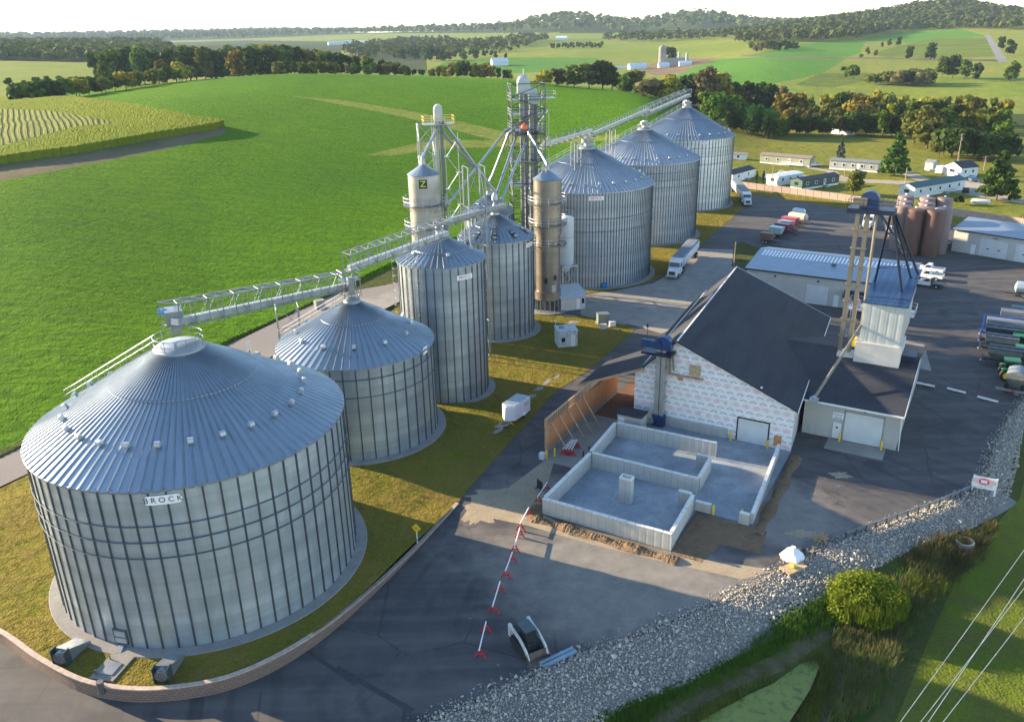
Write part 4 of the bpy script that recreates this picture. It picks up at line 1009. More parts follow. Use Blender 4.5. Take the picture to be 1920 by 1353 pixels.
mt = thing('conveyor_drive', Vector((*BINS['b1'][:2], zb1-.05)), toward_cam(*BINS['b1'][:2]), 'grey drive box with a blue motor over the collar of the front bin', 'motor')
MB().box(-.9, .9, -.7, .7, 1.3, 2.5).box(-.4, .4, -.4, .4, .4, 1.3).build('drive_box', M('galvanised'), mt)
MB().tube((-.2, -1.2, 2.3), (-.2, -.5, 2.3), .3, 14).build('drive_motor', M('blue_motor') if 'blue_motor' in MATS else flat('blue_motor', (.15, .35, .62), .4), mt)
p540 = BINS['b1'][0]+.66*(BINS['b2'][0]-BINS['b1'][0]), BINS['b1'][1]+.66*(BINS['b2'][1]-BINS['b1'][1])
bent(G(560, 757, .9), 1.35, atdist(518, 588, math.hypot(G(560, 757, .9).x, G(560, 757, .9).y))[2], 'steel lattice support under the bridge, between the front bin and the squat bin', 4, 'galvanised', rz=R(18))
a3 = pt(652, 508, 97); a4 = pt(836, 442, 104.5)
truss_bridge(a3, a4, 1.9, 2.1, 12, 'open truss conveyor bridge from the squat bin to the ladder bin')
pk2 = thing('transfer_head', Vector((*BINS['b2'][:2], zb2)), R(30), 'grey transfer machinery and rails on the peak of the squat second bin', 'transfer head')
mb = MB(); mb.box(-.35, .35, -.35, .35, .5, 2.6); mb.build('transfer_chute', M('galvanised'), pk2)
mb = MB(); mb.box(-1.2, 1.0, -.9, .9, 2.3, 2.38); rail(mb, [(-1.2, -.9, 2.38), (1.0, -.9, 2.38), (1.0, .9, 2.38), (-1.2, .9, 2.38)], closed=True); 
for x, y in ((-1.1, -.8), (.9, -.8), (.9, .8), (-1.1, .8)): mb.obox((x, y, .3), (x, y, 2.3), .08, .08)
mb.build('platform_frame', M('galvanised'), pk2)
a5 = pt(838, 416, 108); a6 = pt(940, 388, 131)
conveyor_walk(a5, a6, 'blue-grey enclosed conveyor rising from the ladder bin to the tall bin before the dryer', 8)
bent(col_at(879, 119), 1.25, zpx(312, 879, 119), 'two tall slim steel posts tied together, carrying spouts behind the ladder bin', 5, 'galvanised', rz=R(20), seg=.09)
# ladder cages on the ladder bin
for px in (742, 776, 792):
    g_, zz = az_px(px, 600, BINS['b3'][:2], BINS['b3'][2]+.2); x, y = BINS['b3'][0]+(5.75)*math.cos(g_), BINS['b3'][1]+(5.75)*math.sin(g_)
    t = MB()
    for s in (-.28, .28): t.tube((0, s, 0.2), (0, s, 19.6), .03, 5); t.tube((.7, s, 2.5), (.7, s, 19.6), .022, 5)
    for i in range(64): t.tube((0, -.28, .4+i*.3), (0, .28, .4+i*.3), .016, 4)
    for i in range(18):
        z = 2.6+i
        for q in (((0, -.28), (.4, -.4)), ((.4, -.4), (.75, 0)), ((.75, 0), (.4, .4)), ((.4, .4), (0, .28))): t.tube((*q[0], z), (*q[1], z+ (0 if i % 2 else .0)), .02, 4)
        t.tube((.7, -.28, z), (.7, .28, z+1), .018, 4)
    t.move(Matrix.Translation((5.75*math.cos(g_), 5.75*math.sin(g_), 0)) @ Matrix.Rotation(g_, 4, 'Z')); t.build('ladder_cage', M('galvanised_pale'), bin3[0])
# conveyors over the three big rear bins
c0 = pt(1012, 276, 153); c1 = pt(1105, 247, 164); c2 = pt(1212, 208, 199); c3 = pt(1290, 181, 236)
conveyor_walk(c0, c1, 'enclosed conveyor with catwalk from the main elevator to the first big rear bin', 9)
conveyor_walk(pt(1098, 258, 165), c2, 'enclosed conveyor with catwalk between the dull big bin and the rust-streaked bin', 12)
truss_bridge(pt(1206, 218, 198), c3, 1.9, 1.9, 14, 'truss conveyor bridge from the rust-streaked bin to the farthest bin', roofed=False)
for k, zt, lab in (('b4', 25.4, 'transfer machinery on the collar of the dull big bin beside the brown dryer'), ('b5', 25.1, 'transfer machinery on the collar of the rust-streaked bin'), ('b6', 26.6, 'transfer machinery on the peak of the farthest bin')):
    t = thing('transfer_head', cpk(k, zt-.55), R(25), lab, 'transfer head')
    MB().box(-.5, .5, -.5, .5, .3, 1.9).box(-1.1, -.5, -.35, .35, 1.0, 1.7).build('transfer_chute', M('galvanised'), t)
    MB().tube((.6, -.2, 1.2), (1.3, -.2, 1.2), .28, 12).build('drive_motor', M('galvanised_pale'), t)
for px_, py_, d_, lab in ((1082, 268, 161, 'lattice stilt holding the catwalk just before the dull big bin'), (1150, 243, 180, 'lattice stilt holding the catwalk between the dull bin and the rust-streaked bin')):
    x = col_at(px_, d_); bent(x, .7, zpx(py_, px_, d_), lab, 9, 'galvanised', rz=R(25), seg=.05)
# white cylindrical hopper tank on a steel stand beside the dryer
gT = col_at(1063, 146.5); zt0 = zpx(497, 1063, 145); zt1 = zpx(412, 1063, 145)
t = thing('hopper_tank', gT, R(25), 'white cylindrical hopper tank on a braced steel stand beside the brown dryer', 'tank')
flat('tank_white', (.55, .58, .60), .4, .15, .1, .6)
MB().lathe([(.35, zt0-1.6), (1.42, zt0), (1.42, zt1), (1.2, zt1+.28), (.3, zt1+.5)], 32).build('tank_shell', M('tank_white'), t, smooth=True)
MB().ring(1.44, (zt0+zt1)/2+.8, .04, 40).build('seam_ring', M('galvanised'), t)
r_ = MB().ring(1.3, zt1+1.2, .03, 24, a0=R(-60), a1=R(120)); r_.ring(1.3, zt1+.75, .022, 24, a0=R(-60), a1=R(120))
for k in range(7): a = R(-60+30*k); r_.tube((1.3*math.cos(a), 1.3*math.sin(a), zt1+.2), (1.3*math.cos(a), 1.3*math.sin(a), zt1+1.2), .025, 4)
r_.build('guard_rail', M('galvanised_pale'), t)
st = MB()
for x in (-1.5, 1.5):
    for y in (-1.5, 1.5): st.obox((x, y, 0), (x, y, zt0-.2), .2, .2)
for a_, b__ in (((-1.5, -1.5), (1.5, -1.5)), ((1.5, -1.5), (1.5, 1.5)), ((1.5, 1.5), (-1.5, 1.5)), ((-1.5, 1.5), (-1.5, -1.5))):
    st.obox((*a_, zt0-.3), (*b__, zt0-.3), .2, .25); st.obox((*a_, 2.4), (*b__, 2.4), .12, .12); st.tube((*a_, .1), (*b__, 2.4), .05, 4); st.tube((*b__, .1), (*a_, 2.4), .05, 4); st.tube((*a_, 2.4), (*b__, zt0-.4), .05, 4); st.tube((*b__, 2.4), (*a_, zt0-.4), .05, 4)
st.build('stand_frame', M('galvanised_pale'), t)
# low control shed beside the dryer
flat('shed_wall', (.50, .49, .47), .7, 0, .12); flat('shed_roof', (.48, .52, .56), .5, .3, .1)
def simple_shed(loc, rz, L, D, h0, h1, label, wall, roof, name='shed', over=.35, door=None, cat='shed', win=()):
    """mono-pitch shed: x along the front, y deep; h0 front, h1 back height"""
    t = thing(name, loc, rz, label, cat)
    MB().hexa([(0, 0, 0), (L, 0, 0), (L, D, 0), (0, D, 0)], [(0, 0, h0), (L, 0, h0), (L, D, h1), (0, D, h1)]).build('wall', wall, t)
    sl = (h1-h0)/D
    MB().hexa([(-over, -over, h0-over*sl+.03), (L+over, -over, h0-over*sl+.03), (L+over, D+over, h1+over*sl+.03), (-over, D+over, h1+over*sl+.03)], [(-over, -over, h0-over*sl+.2), (L+over, -over, h0-over*sl+.2), (L+over, D+over, h1+over*sl+.2), (-over, D+over, h1+over*sl+.2)]).build('roof', roof, t)
    if door:
        x0, x1, z1, mat = door; MB().box(x0, x1, -.05, .02, .05, z1).build('door', mat, t)
    for x0, x1, z0, z1 in win: MB().box(x0, x1, -.04, .02, z0, z1).build('window', M('glass_dark'), t)
    return t
flat('glass_dark', (.02, .025, .03), .08, 0, .1, spec=.8); flat('door_white', (.72, .72, .70), .5, 0, .06)
simple_shed(G(1052, 584), R(17), 4.6, 4.0, 2.5, 3.3, 'low control shed with a pale flat roof between the dryer foot and the concrete', M('shed_wall'), M('shed_roof'), win=((3.9, 4.4, 1.1, 2.0),), door=(2.9, 3.6, 2.0, M('door_white')))
# weathered generator cabin on the lawn
flat('cabin_paint', (.42, .50, .54), .6, .1, .35, 2.5)
t = simple_shed(G(1047, 652), R(10), 3.1, 2.6, 2.5, 2.6, 'weathered pale blue control cabin on the dark lawn between the bins and the asphalt', M('cabin_paint'), M('cabin_paint'), over=.08, door=(2.0, 2.7, 2.0, M('door_white')), win=((2.1, 2.5, 1.2, 1.7), (.5, 1.1, .9, 1.6)), cat='cabin')
MB().lathe([(.4, 2.7), (.4, 3.0), (.3, 3.05)], 14, c=(.8, 1.4)).build('roof_fan', M('galvanised'), t)
t = thing('lamp_post', G(1042, 622), 0, 'short white post with a small lamp behind the weathered cabin', 'post')
MB().tube((0, 0, 0), (0, 0, 1.8), .05).build('post', M('sign_white'), t); MB().box(-.15, .15, -.15, .15, 1.8, 2.05).build('lamp', M('sign_white'), t)
# transformer cluster on the lawn corner
def transformer(px, py, w_, d_, h_, mat, label, rz=R(8)):
    t = thing('transformer_box', G(px, py), rz, label, 'electrical box', 'electrical boxes on the lawn corner')
    MB().box(-w_/2, w_/2, 0, d_, .15, h_).build('cabinet', mat, t); MB().box(-w_/2-.15, w_/2+.15, -.15, d_+.15, 0, .15).build('base_plinth', M('pad_concrete'), t)
    MB().box(-w_/2-.05, w_/2+.05, -.05, d_+.05, h_, h_+.08).build('cabinet_lid', mat, t)
    return t
flat('transformer_green', (.15, .19, .19), .5, .1)
transformer(1132, 608, 1.9, 1.4, 1.7, M('transformer_green'), 'grey-green transformer box, tallest of the cluster at the lawn corner')
transformer(1132, 618, 1.0, .7, .75, M('shed_wall'), 'small low beige electrical box in front of the grey-green transformer')
transformer(1149, 613, 1.0, .8, .8, M('door_white'), 'white low electrical box beside the grey-green transformer')
# blue barrels by the dull bin
flat('barrel_blue', (.015, .16, .50), .4)
for i, (px, lab) in enumerate(((1131, 'nearer blue plastic barrel at the foot of the dull big bin'), (1136.5, 'farther blue plastic barrel at the foot of the dull big bin'))):
    t = thing('barrel', G(px, 541-i*1.5), 0, lab, 'barrel', 'blue barrels')
    MB().lathe([(.28, 0), (.31, .06), (.31, .45), (.33, .48), (.31, .51), (.31, .95), (.27, 1.0)], 18).build('barrel_body', M('barrel_blue'), t, smooth=True); MB().lathe([(.25, 1.0), (.25, 1.03)], 16).build('lid', M('barrel_blue'), t)
# ---------------------------------------------------------------- the feed mill: wrapped gable, wing, tower, foundation
def wrap_mat():
    t = NT('house_wrap'); p = t.sep()
    u = t.math('DIVIDE', p[0], 1.17); row = t.math('DIVIDE', p[2], .70)
    fl = t.math('FLOOR', row); v = t.math('SUBTRACT', t.math('FRACT', row), .5)
    m3 = t.math('MODULO', t.math('ADD', fl, 300), 3.0)
    uu = t.math('SUBTRACT', t.math('FRACT', t.math('ADD', u, t.math('MULTIPLY', fl, .37))), .5)
    isred = t.math('COMPARE', m3, 0.0, .1)
    d = t.math('SQRT', t.math('ADD', t.math('POWER', t.math('DIVIDE', uu, .36), 2), t.math('POWER', t.math('DIVIDE', v, .30), 2)))
    d2 = t.math('SQRT', t.math('ADD', t.math('POWER', t.math('DIVIDE', uu, .15), 2), t.math('POWER', t.math('DIVIDE', v, .26), 2)))
    ring = t.math('MAXIMUM', t.math('COMPARE', d, .9, .10), t.math('COMPARE', d2, .8, .24))
    red = t.math('MULTIPLY', ring, isred)
    hump = t.math('MULTIPLY', t.math('POWER', t.math('COSINE', t.math('MULTIPLY', uu, 4.0)), 3), .26)
    car = t.math('COMPARE', t.math('ADD', v, .08), hump, .042)
    base = t.math('COMPARE', v, -.12, .03)
    blk = t.math('MULTIPLY', t.math('MAXIMUM', car, base), t.math('LESS_THAN', t.math('ABSOLUTE', uu), .36))
    blk = t.math('MULTIPLY', blk, t.math('SUBTRACT', 1.0, isred))
    wr = t.noise(1.2, 4); c = t.mix(t.ramp(wr, .3, .7), (.72, .70, .69), (.84, .83, .83))
    tint = t.mix(t.math('MULTIPLY', isred, .14), c, (.80, .55, .52))
    c = t.mix(t.math('MULTIPLY', red, .55), tint, (.60, .10, .12)); c = t.mix(t.math('MULTIPLY', blk, .85), c, (.05, .055, .065))
    t.bump(wr, .25, .05); MATS['house_wrap'] = t.out(c, .6)
wrap_mat()
def shingle_mat():
    t = NT('shingles'); n1 = t.noise(7, 3); n2 = t.ramp(t.noise(.18, 4), .3, .7)
    c = t.mix(t.ramp(n1, .3, .7), (.020, .024, .034), (.046, .052, .068)); c = t.mix(t.math('MULTIPLY', n2, .45), c, (.052, .054, .062)); c = t.mix(t.math('MULTIPLY', t.ramp(t.noise(1.0, 4, t.scaled((.35, .06, 1.6))), .45, .7), .5), c, (.015, .017, .024))
    t.bump(n1, .5, .03); MATS['shingles'] = t.out(c, .85, 0, .25)
shingle_mat()
def ribbed(name, c1, period, axis=0, rough=.45, metal=0., depth=.03, horizontal=False):
    t = NT(name); p = t.sep(); co_ = p[2] if horizontal else p[axis]
    f = t.math('FRACT', t.math('DIVIDE', co_, period)); rib = t.math('SMOOTH_MIN', t.math('ABSOLUTE', t.math('SUBTRACT', f, .5)), .2, .1)
    nz = t.noise(.6, 4); c = t.mix(t.ramp(nz, .3, .7), tuple(v*.86 for v in c1), c1)
    c = t.mix(t.ramp(f, .0, .12), tuple(v*.62 for v in c1), c)
    t.bump(rib, .9, depth*3); MATS[name] = t.out(c, rough, metal); return t
ribbed('siding_beige', (.46, .45, .42), .2, horizontal=True, depth=.012)
ribbed('siding_white', (.62, .60, .56), .22, horizontal=True, depth=.012)
ribbed('panel_tower', (.60, .62, .60), 1.02, 0, .4, .25)
ribbed('metal_wall', (.52, .51, .48), .45, 0, .5, .1)
ribbed('metal_roof', (.30, .36, .42), .60, 0, .38, .55, .04)
ribbed('blue_roof', (.018, .062, .155), .9, 0, .35, .3)
ribbed('osb_frame', (.42, .17, .075), 1.22, 1, .8, 0)
ribbed('overhead_panel', (.62, .63, .63), .30, horizontal=True, depth=.012)
ribbed('wall_panels', (.47, .455, .42), .78, 0, .85, 0, .02)
flat('trim_white', (.74, .73, .70), .5, 0, .05); flat('fascia_wood', (.40, .26, .15), .7, 0, .2); flat('osb', (.52, .21, .09), .8, 0, .25, 3)
flat('concrete_cap', (.62, .62, .60), .8, 0, .12, 2); flat('leg_tan', (.215, .19, .145), .5, .3, .15, .5, streak=True); flat('leg_grey', (.34, .34, .32), .5, .4, .2, .5)
flat('brown_tank', (.115, .056, .042), .75, 0, .15, .6); flat('rebar_dark', (.05, .035, .03), .7)
flat('wood', (.42, .30, .17), .8, 0, .25, 3)
def EL(t, E_, N_, z=0.): return W(E_, N_, z)-t.location
PK, PZ = -14.2, 11.5; FE = -3.1     # ridge position, its height; drift of the far gable
def far(E_, N_): return W(E_+FE*(N_+.6)/36., N_)
mill = thing('feed_mill', B0.copy(), _a, 'feed mill with a dark shingle roof, printed wrap on its gable and a beige wing', 'building')
# local frame of the mill: x = E, y = N
def sk(E_, N_, z): return (E_+FE*(N_+.6)/36., N_, z)
MB().poly([(-19.6, 0, 0), (0, 0, 0), (0, 0, 5.55), (PK, 0, 11.35), (-18.3, 0, 7.3), (-19.6, 0, 6.75)]).build('gable_wall', M('house_wrap'), mill)
mb = MB()
mb.poly([(0, 0, 0), sk(0, 34.5, 0), sk(0, 34.5, 5.5), (0, 0, 5.5)]); mb.poly([(-19.6, 0, 0), (-19.6, 0, 6.7), sk(-19.6, 34.5, 6.7), sk(-19.6, 34.5, 0)])
mb.poly([sk(-19.6, 34.5, 0), sk(-19.6, 34.5, 6.7), sk(-18.3, 34.5, 7.3), sk(PK, 34.5, 11.35), sk(0, 34.5, 5.5), sk(0, 34.5, 0)]); mb.build('side_wall', M('siding_white'), mill)
th = .18
def slab(mb, a, b_, c, d, t_=th, m=0): mb.hexa([Vector(p)-Vector((0, 0, t_)) for p in (a, b_, c, d)], [Vector(p) for p in (a, b_, c, d)], m)
rf = MB(); n0, n1 = -.6, 35.3
slab(rf, (PK, n0, PZ), (.45, n0, 5.45), sk(.45, n1, 5.45), sk(PK, n1, PZ)); slab(rf, (-18.6, n0, 7.25), (PK, n0, PZ), sk(PK, n1, PZ), sk(-18.6, n1, 7.25))
roof = rf.build('main_roof', M('shingles'), mill)
tr = MB(); tr.obox((PK, n0, PZ+.05), sk(PK, n1, PZ+.05), .16, .10); tr.build('ridge_cap', M('trim_white'), roof)
tr = MB().obox((.47, n0, 5.33), sk(.47, n1, 5.33), .06, .26); tr.obox(sk(PK, n1+.04, PZ-.1), sk(.45, n1+.04, 5.33), .06, .24); tr.build('fascia', M('trim_white'), roof)
MB().obox((-18.7, n0, 7.1), sk(-18.7, n1, 7.1), .14, .16).build('gutter', M('trim_white'), roof)
ln = MB(); slab(ln, (-26.3, -2.3, 4.25), (-18.3, -.62, 7.38), (-18.9, 9.5, 7.3), (-26.3, 6.4, 4.25)); lr = ln.build('lean_to_roof', M('shingles'), mill)
MB().obox((-26.3, -2.36, 4.1), (-18.3, -.68, 7.2), .08, .3).build('fascia', M('fascia_wood'), lr)
ow = MB(); ow.box(-24.75, -24.55, -14.3, 6.2, .75, 3.75, 0); ow.box(-24.8, -24.5, -14.35, 6.2, 0, .75, 1)
ow.build('bay_wall', [M('osb_frame'), M('pad_concrete')], mill)
st = MB(); st.obox((-24.65, -14.3, 4.75), (-24.65, -2, 4.75), .2, .12)
for i in range(26): st.box(-24.72, -24.58, -14.3+i*.48-.03, -14.3+i*.48+.03, 3.75, 4.7)
st.box(-24.8, -24.5, -14.4, -14.28, .75, 4.8); st.build('stud_frame', M('fascia_wood'), mill)
for i in range(5): MB().obox((-24.5, -13.2+i*2.1, 3.9), (-22.2, -12.9+i*2.1, .05), .09, .09).build('wall_brace', M('wood'), mill)
for i in range(3): MB().box(-24.9+5.0*(i % 2), -24.7+5.0*(i % 2), 2+i*1.9, 2.2+i*1.9, 0, 4.8).build('bay_post', M('fascia_wood'), mill)
MB().box(-15.5, -7.5, -.32, -.02, 0, 1.25).build('knee_wall', M('wall_panels'), mill)
MB().box(-6.3, -2.75, -.06, .1, .02, 2.95).build('overhead_door', M('overhead_panel'), mill)
fr = MB(); fr.box(-6.45, -6.3, -.09, .1, 0, 3.1); fr.box(-2.75, -2.6, -.09, .1, 0, 3.1); fr.box(-6.45, -2.6, -.09, .1, 2.95, 3.1); fr.build('door_frame', M('ink_black'), mill)
MB().box(-2.0, -1.15, -.1, -.02, .35, 1.65).build('plywood_patch', M('osb'), mill)
pt_ = MB().box(-12.6, -11.3, -.25, -.02, 7.3, 8.6, 0); pt_.box(-15.2, -10.8, -.5, -.05, 7.0, 7.12, 0); pt_.build('scaffold_shelf', M('wood'), mill)
for e_, z_, w_, h_ in ((-9.2, 5.5, .5, .4), (-7.9, 4.3, .45, .5), (-10.6, 3.7, .5, .5), (-9.0, 3.2, .3, .4), (-10.9, 2.3, .6, .5), (-4.2, 6.9, .35, .6), (-9.6, 6.0, .3, .4)):
    MB().hexa([(e_, -.05, z_), (e_+w_, -.03, z_-.1), (e_+w_*.9, -.03, z_+h_), (e_+.1, -.05, z_+h_*.8)], [(e_+.05, -.22, z_), (e_+w_, -.16, z_-.05), (e_+w_*.8, -.1, z_+h_), (e_+.1, -.2, z_+h_*.8)]).build('torn_wrap', M('trim_white'), mill)
MB().box(-14.0, -13.4, -.14, -.02, 6.35, 6.9).build('plywood_patch', M('osb'), mill)
# wing
wing = MB(); wn, wx = 5.85, 10.6
wing.poly([(0, wn, .0), (wx, wn, 0), (wx, wn, 4.55), (0, wn, 4.55)]); wing.poly([(wx, wn, 0), (wx, 30, 0), (wx, 30, 4.55), (wx, 18, 7.05), (wx, wn, 4.55)]); wing.poly([(wx, 30, 0), (-1, 30, 0), (-1, 30, 4.55), (wx, 30, 4.55)])
wing.build('wing_wall', M('siding_beige'), mill)
wr_ = MB(); slab(wr_, (-.35, 5.25, 4.62), (10.95, 5.25, 4.62), (10.95, 18, 7.2), (-7.4, 18, 7.2)); slab(wr_, (-7.4, 18, 7.2), (10.95, 18, 7.2), (10.95, 30.6, 4.6), (-.9, 30.6, 4.6)); wroof = wr_.build('wing_roof', M('shingles'), mill)
MB().obox((-.2, 5.2, 4.52), (10.98, 5.2, 4.52), .12, .2).obox((11.0, 5.2, 4.5), (11.0, 18, 7.08), .05, .2).build('fascia', M('trim_white'), wroof)
MB().obox((10.75, 5.72, 4.4), (10.9, 5.7, .15), .1, .1).build('downpipe', M('trim_white'), mill)
MB().box(0, 3.3, wn-.07, wn+.02, 0, .95).build('knee_wall', M('wall_panels'), mill)
MB().box(4.75, 8.9, wn-.09, wn+.02, .05, 3.72).build('overhead_door', M('overhead_panel'), mill)
fr = MB(); fr.box(4.62, 4.75, wn-.11, wn, 0, 3.85); fr.box(8.9, 9.03, wn-.11, wn, 0, 3.85); fr.box(4.62, 9.03, wn-.11, wn, 3.72, 3.85); fr.build('door_frame', M('leg_grey'), mill)
dd = MB().box(3.5, 4.42, wn-.08, wn+.02, .1, 2.1).build('door', M('door_white'), mill); MB().box(3.82, 4.08, wn-.1, wn-.07, 1.4, 1.6).build('window', M('glass_dark'), dd)
MB().lathe([(.0, 0), (.13, .0), (.13, .12), (.02, .16)], 12).move(Matrix.Translation((6.8, wn, 4.15)) @ Matrix.Rotation(R(90), 4, 'X')).build('wall_lamp', M('ink_black'), mill)
sg = MB().box(3.3, 4.55, wn-.07, wn-.02, 2.65, 3.4, 0)
for k, row in enumerate((3.16, 2.82)):   # two lines of worn, unreadable lettering
    for i in range(8 if k == 0 else 7): sg.box(3.42+i*.13+k*.07, 3.50+i*.13+k*.07, wn-.085, wn-.07, row-.09, row+.09-.03*((i*7+k) % 3), 1)
sg.build('wall_sign', [M('sign_white'), flat('ink_blue', (.06, .12, .2), .5)], mill)
# receiving tower on the wing
tw = thing('receiving_tower', W(3.4, 15.2, 6.5), _a, 'tall receiving tower of pale panels with a bright blue roof above the wing', 'tower')
MB().box(.2, 5.5, 0, 5.0, .0, 2.75).build('siding_base', M('siding_white'), tw)
MB().hexa([(.55, .35, 2.75), (5.2, .35, 2.75), (5.2, 11, 2.75), (.55, 11, 2.75)], [(.55, .35, 7.95), (5.2, .35, 7.95), (5.2, 11, 7.95), (.55, 11, 7.95)]).build('panel_wall', M('panel_tower'), tw)
r_ = MB(); slab(r_, (.35, .05, 7.95), (5.45, .05, 7.95), (5.45, 13.2, 9.45), (.35, 13.2, 9.45), .12); br_ = r_.build('blue_roof', M('blue_roof'), tw)
MB().obox((5.5, .05, 7.95), (5.5, 13.2, 9.45), .08, .3).build('roof_trim', M('blue_steel'), br_)
MB().box(-.25, .2, .2, 1.4, 2.0, 3.0).build('access_box', M('safety_yellow'), tw)
MB().box(5.5, 7.2, 1.6, 4.6, -1.2, 1.3).build('side_annex', M('navy_steel'), tw)
MB().box(-1.9, .1, .6, 2.4, -.2, .75).build('elevator_base', M('siding_white'), tw)
# twin tan elevator legs with their blue head
tl = thing('bucket_elevator', W(2.2, 17, 6.9), _a, 'twin tan bucket elevator legs with a dark blue round head beside the blue roofed tower', 'grain elevator')
Ht = 25.2-6.9
for sx in (-.55, .55):
    l_ = MB().box(sx-.24, sx+.24, -.3, .3, 0, Ht).build('leg_casing', M('leg_tan'), tl)
for i in range(1, 8): MB().box(-.95, .95, -.36, .36, Ht*i/8-.06, Ht*i/8+.06).build('leg_band', M('leg_tan'), tl)
pf = MB(); pf.box(-1.7, 3.6, -1.2, 1.4, Ht-.1, Ht+.45, 0); rail(pf, [(-1.7, -1.2, Ht+.45), (3.6, -1.2, Ht+.45), (3.6, 1.4, Ht+.45), (-1.7, 1.4, Ht+.45)], closed=True, r=.03); pf.build('head_platform', M('navy_steel'), tl)
hh = MB(); arc2 = [(-.95, .3), (-.95, 1.5)]+[(-.95+1.05*(1-math.cos(q*math.pi/9)), 1.5+1.0*math.sin(q*math.pi/9)) for q in range(1, 9)]+[(1.15, 1.5), (1.15, .3)]
hh.hexa([(x+.5, -.6, Ht+z) for x, z in arc2], [(x+.5, .6, Ht+z) for x, z in arc2]); hh.build('elevator_head', M('blue_steel'), tl)
MB().box(-1.2, .4, -.9, -.62, Ht+.8, Ht+1.7).build('motor_cover', M('leg_tan'), tl)
MB().tube((1.6, -.4, Ht-.1), (1.75, -1.2, 4.5), .17, 8).tube((1.75, -1.2, 4.5), (-1.1, -12.0, -1.9), .17, 8).build('grain_spout', M('leg_tan'), tl)
rb = MB(); rb.box(-1.6, -.6, -12.5, -11.4, -2.35, -1.95); rb.tube((-1.1, -12, -2.0), (-1.1, -12, -1.6), .25, 10); rb.build('roof_inlet', M('galvanised_pale'), tl)
MB().tube((1.9, .2, Ht-.1), (4.6, 8.0, Ht-6.5), .2, 8).build('grain_spout', M('galvanised'), tl)
# blue A-frame carrying the second spout
af = thing('steel_frame', W(5.9, 18, 14.5), _a, 'dark blue steel A-frame rising over the blue roof behind the tan legs', 'frame')

for p, q in (((-1.9, 4.5, .2), (-.7, 0, 10.7)), ((2.3, 7.5, .3), (-.5, 0, 10.8)), ((3.0, 9.5, .4), (-.3, 0, 10.7)), ((1.8, 2.0, -.2), (-.5, 0, 10.6))):
    MB().obox(p, q, .22, .22).build('frame_leg', M('navy_steel'), af)
for k in (.25, .5, .72): MB().obox(Vector((2.3, 7.5, .3)).lerp(Vector((-.5, 0, 10.8)), k), Vector((-1.9, 4.5, .2)).lerp(Vector((-.7, 0, 10.7)), k), .1, .1).build('cross_bar', M('navy_steel'), af)
# hopper and machinery on the far flat roof
hp = thing('hopper_funnel', W(6.4, 31, 9.5), _a, 'dark green conical hopper among machinery behind the blue roof', 'hopper')
MB().lathe([(1.6, .2), (.25, 3.3), (.2, 4.2)], 20).build('cone', flat('hopper_green', (.05, .075, .07), .5, .3), hp)
fm = MB()
for x in (-1.5, 1.5):
    for y in (-1.5, 1.5): fm.obox((x, y, -9.5), (x, y, .4), .14, .14)
fm.build('stand_frame', M('galvanised_pale'), hp)
pp = thing('pipe_rack', W(3.2, 31, 0), _a, 'pale pipes, valves and walkways on a rack behind the blue roof', 'pipe rack')
mb = MB()
for i in range(4): mb.obox((-3+i*2.2, 0, 0), (-3+i*2.2, 0, 8.7), .14, .14); mb.obox((-3+i*2.2, 3, 0), (-3+i*2.2, 3, 8.7), .14, .14)
mb.box(-3.2, 5.6, -.2, 3.2, 8.4, 8.5); rail(mb, [(-3.2, -.2, 8.5), (5.6, -.2, 8.5), (5.6, 3.2, 8.5), (-3.2, 3.2, 8.5)], closed=True); mb.build('rack_frame', M('galvanised_pale'), pp)
for i, (x, y, zz, r0) in enumerate(((-2, 1, 8.9, .35), (-.6, 1.6, 9.0, .45), (.8, .9, 8.9, .3), (4.6, 1.4, 9.0, .4))):
    MB().lathe([(r0, zz-.4), (r0, zz+.6), (r0*.6, zz+.9)], 12, c=(x, y)).build('vessel', M('leg_tan' if i % 2 else 'galvanised_pale'), pp, smooth=True)
# leg in front of the gable
gl = thing('bucket_elevator', W(-15.9, -.9), _a, 'grey bucket elevator leg with a blue head in front of the printed gable', 'grain elevator')
zh = VH(1250, 660, W(-15.9, -.9))
MB().box(-.62, -.06, -.3, .3, 1.6, zh+.3).box(.06, .55, -.3, .3, 1.6, zh+.3).build('leg_casing', M('leg_grey'), gl)
MB().box(-.75, .75, -.42, .42, .2, 1.65).build('boot', M('blue_steel'), gl)
for i in range(1, 5): MB().box(-.72, .68, -.36, .36, zh*i/5-.05, zh*i/5+.05).build('leg_band', M('leg_grey'), gl)
hd = MB(); hd.hexa([(x*.95+.1, -.5, zh+.2+z*.75) for x, z in arc2], [(x*.95+.1, .5, zh+.2+z*.75) for x, z in arc2]); hd.build('elevator_head', M('blue_steel'), gl, smooth=False)
MB().box(-2.4, -.1, -.75, -.2, zh+.6, zh+1.5).build('motor_cover', M('blue_steel'), gl)
pf = MB(); pf.box(-2.3, 1.5, -1.0, 1.0, zh-.25, zh+.05, 0); pf.tube((-2.2, .6, zh), (-2.2, .6, zh+2.6), .03, 5).lathe([(.12, 2.6+zh), (.16, 2.85+zh), (.05, 3.1+zh)], 8, c=(-2.2, .6)); pf.build('head_platform', M('navy_steel'), gl)
sp_ = MB(); sp_.tube((.95, .1, zh), (1.05, .2, zh-2.6), .16, 8).tube((1.3, .1, zh), (1.5, .2, zh-2.2), .12, 8); sp_.build('down_spout', M('leg_tan'), gl)
cv = MB().obox((-.6, -.4, 1.0), (-3.1, -1.2, .5), .8, .6).obox((-1.2, -.6, .9), (-1.4, -1.0, 2.2), .6, .9); cv.build('boot_conveyor', M('leg_grey'), gl)
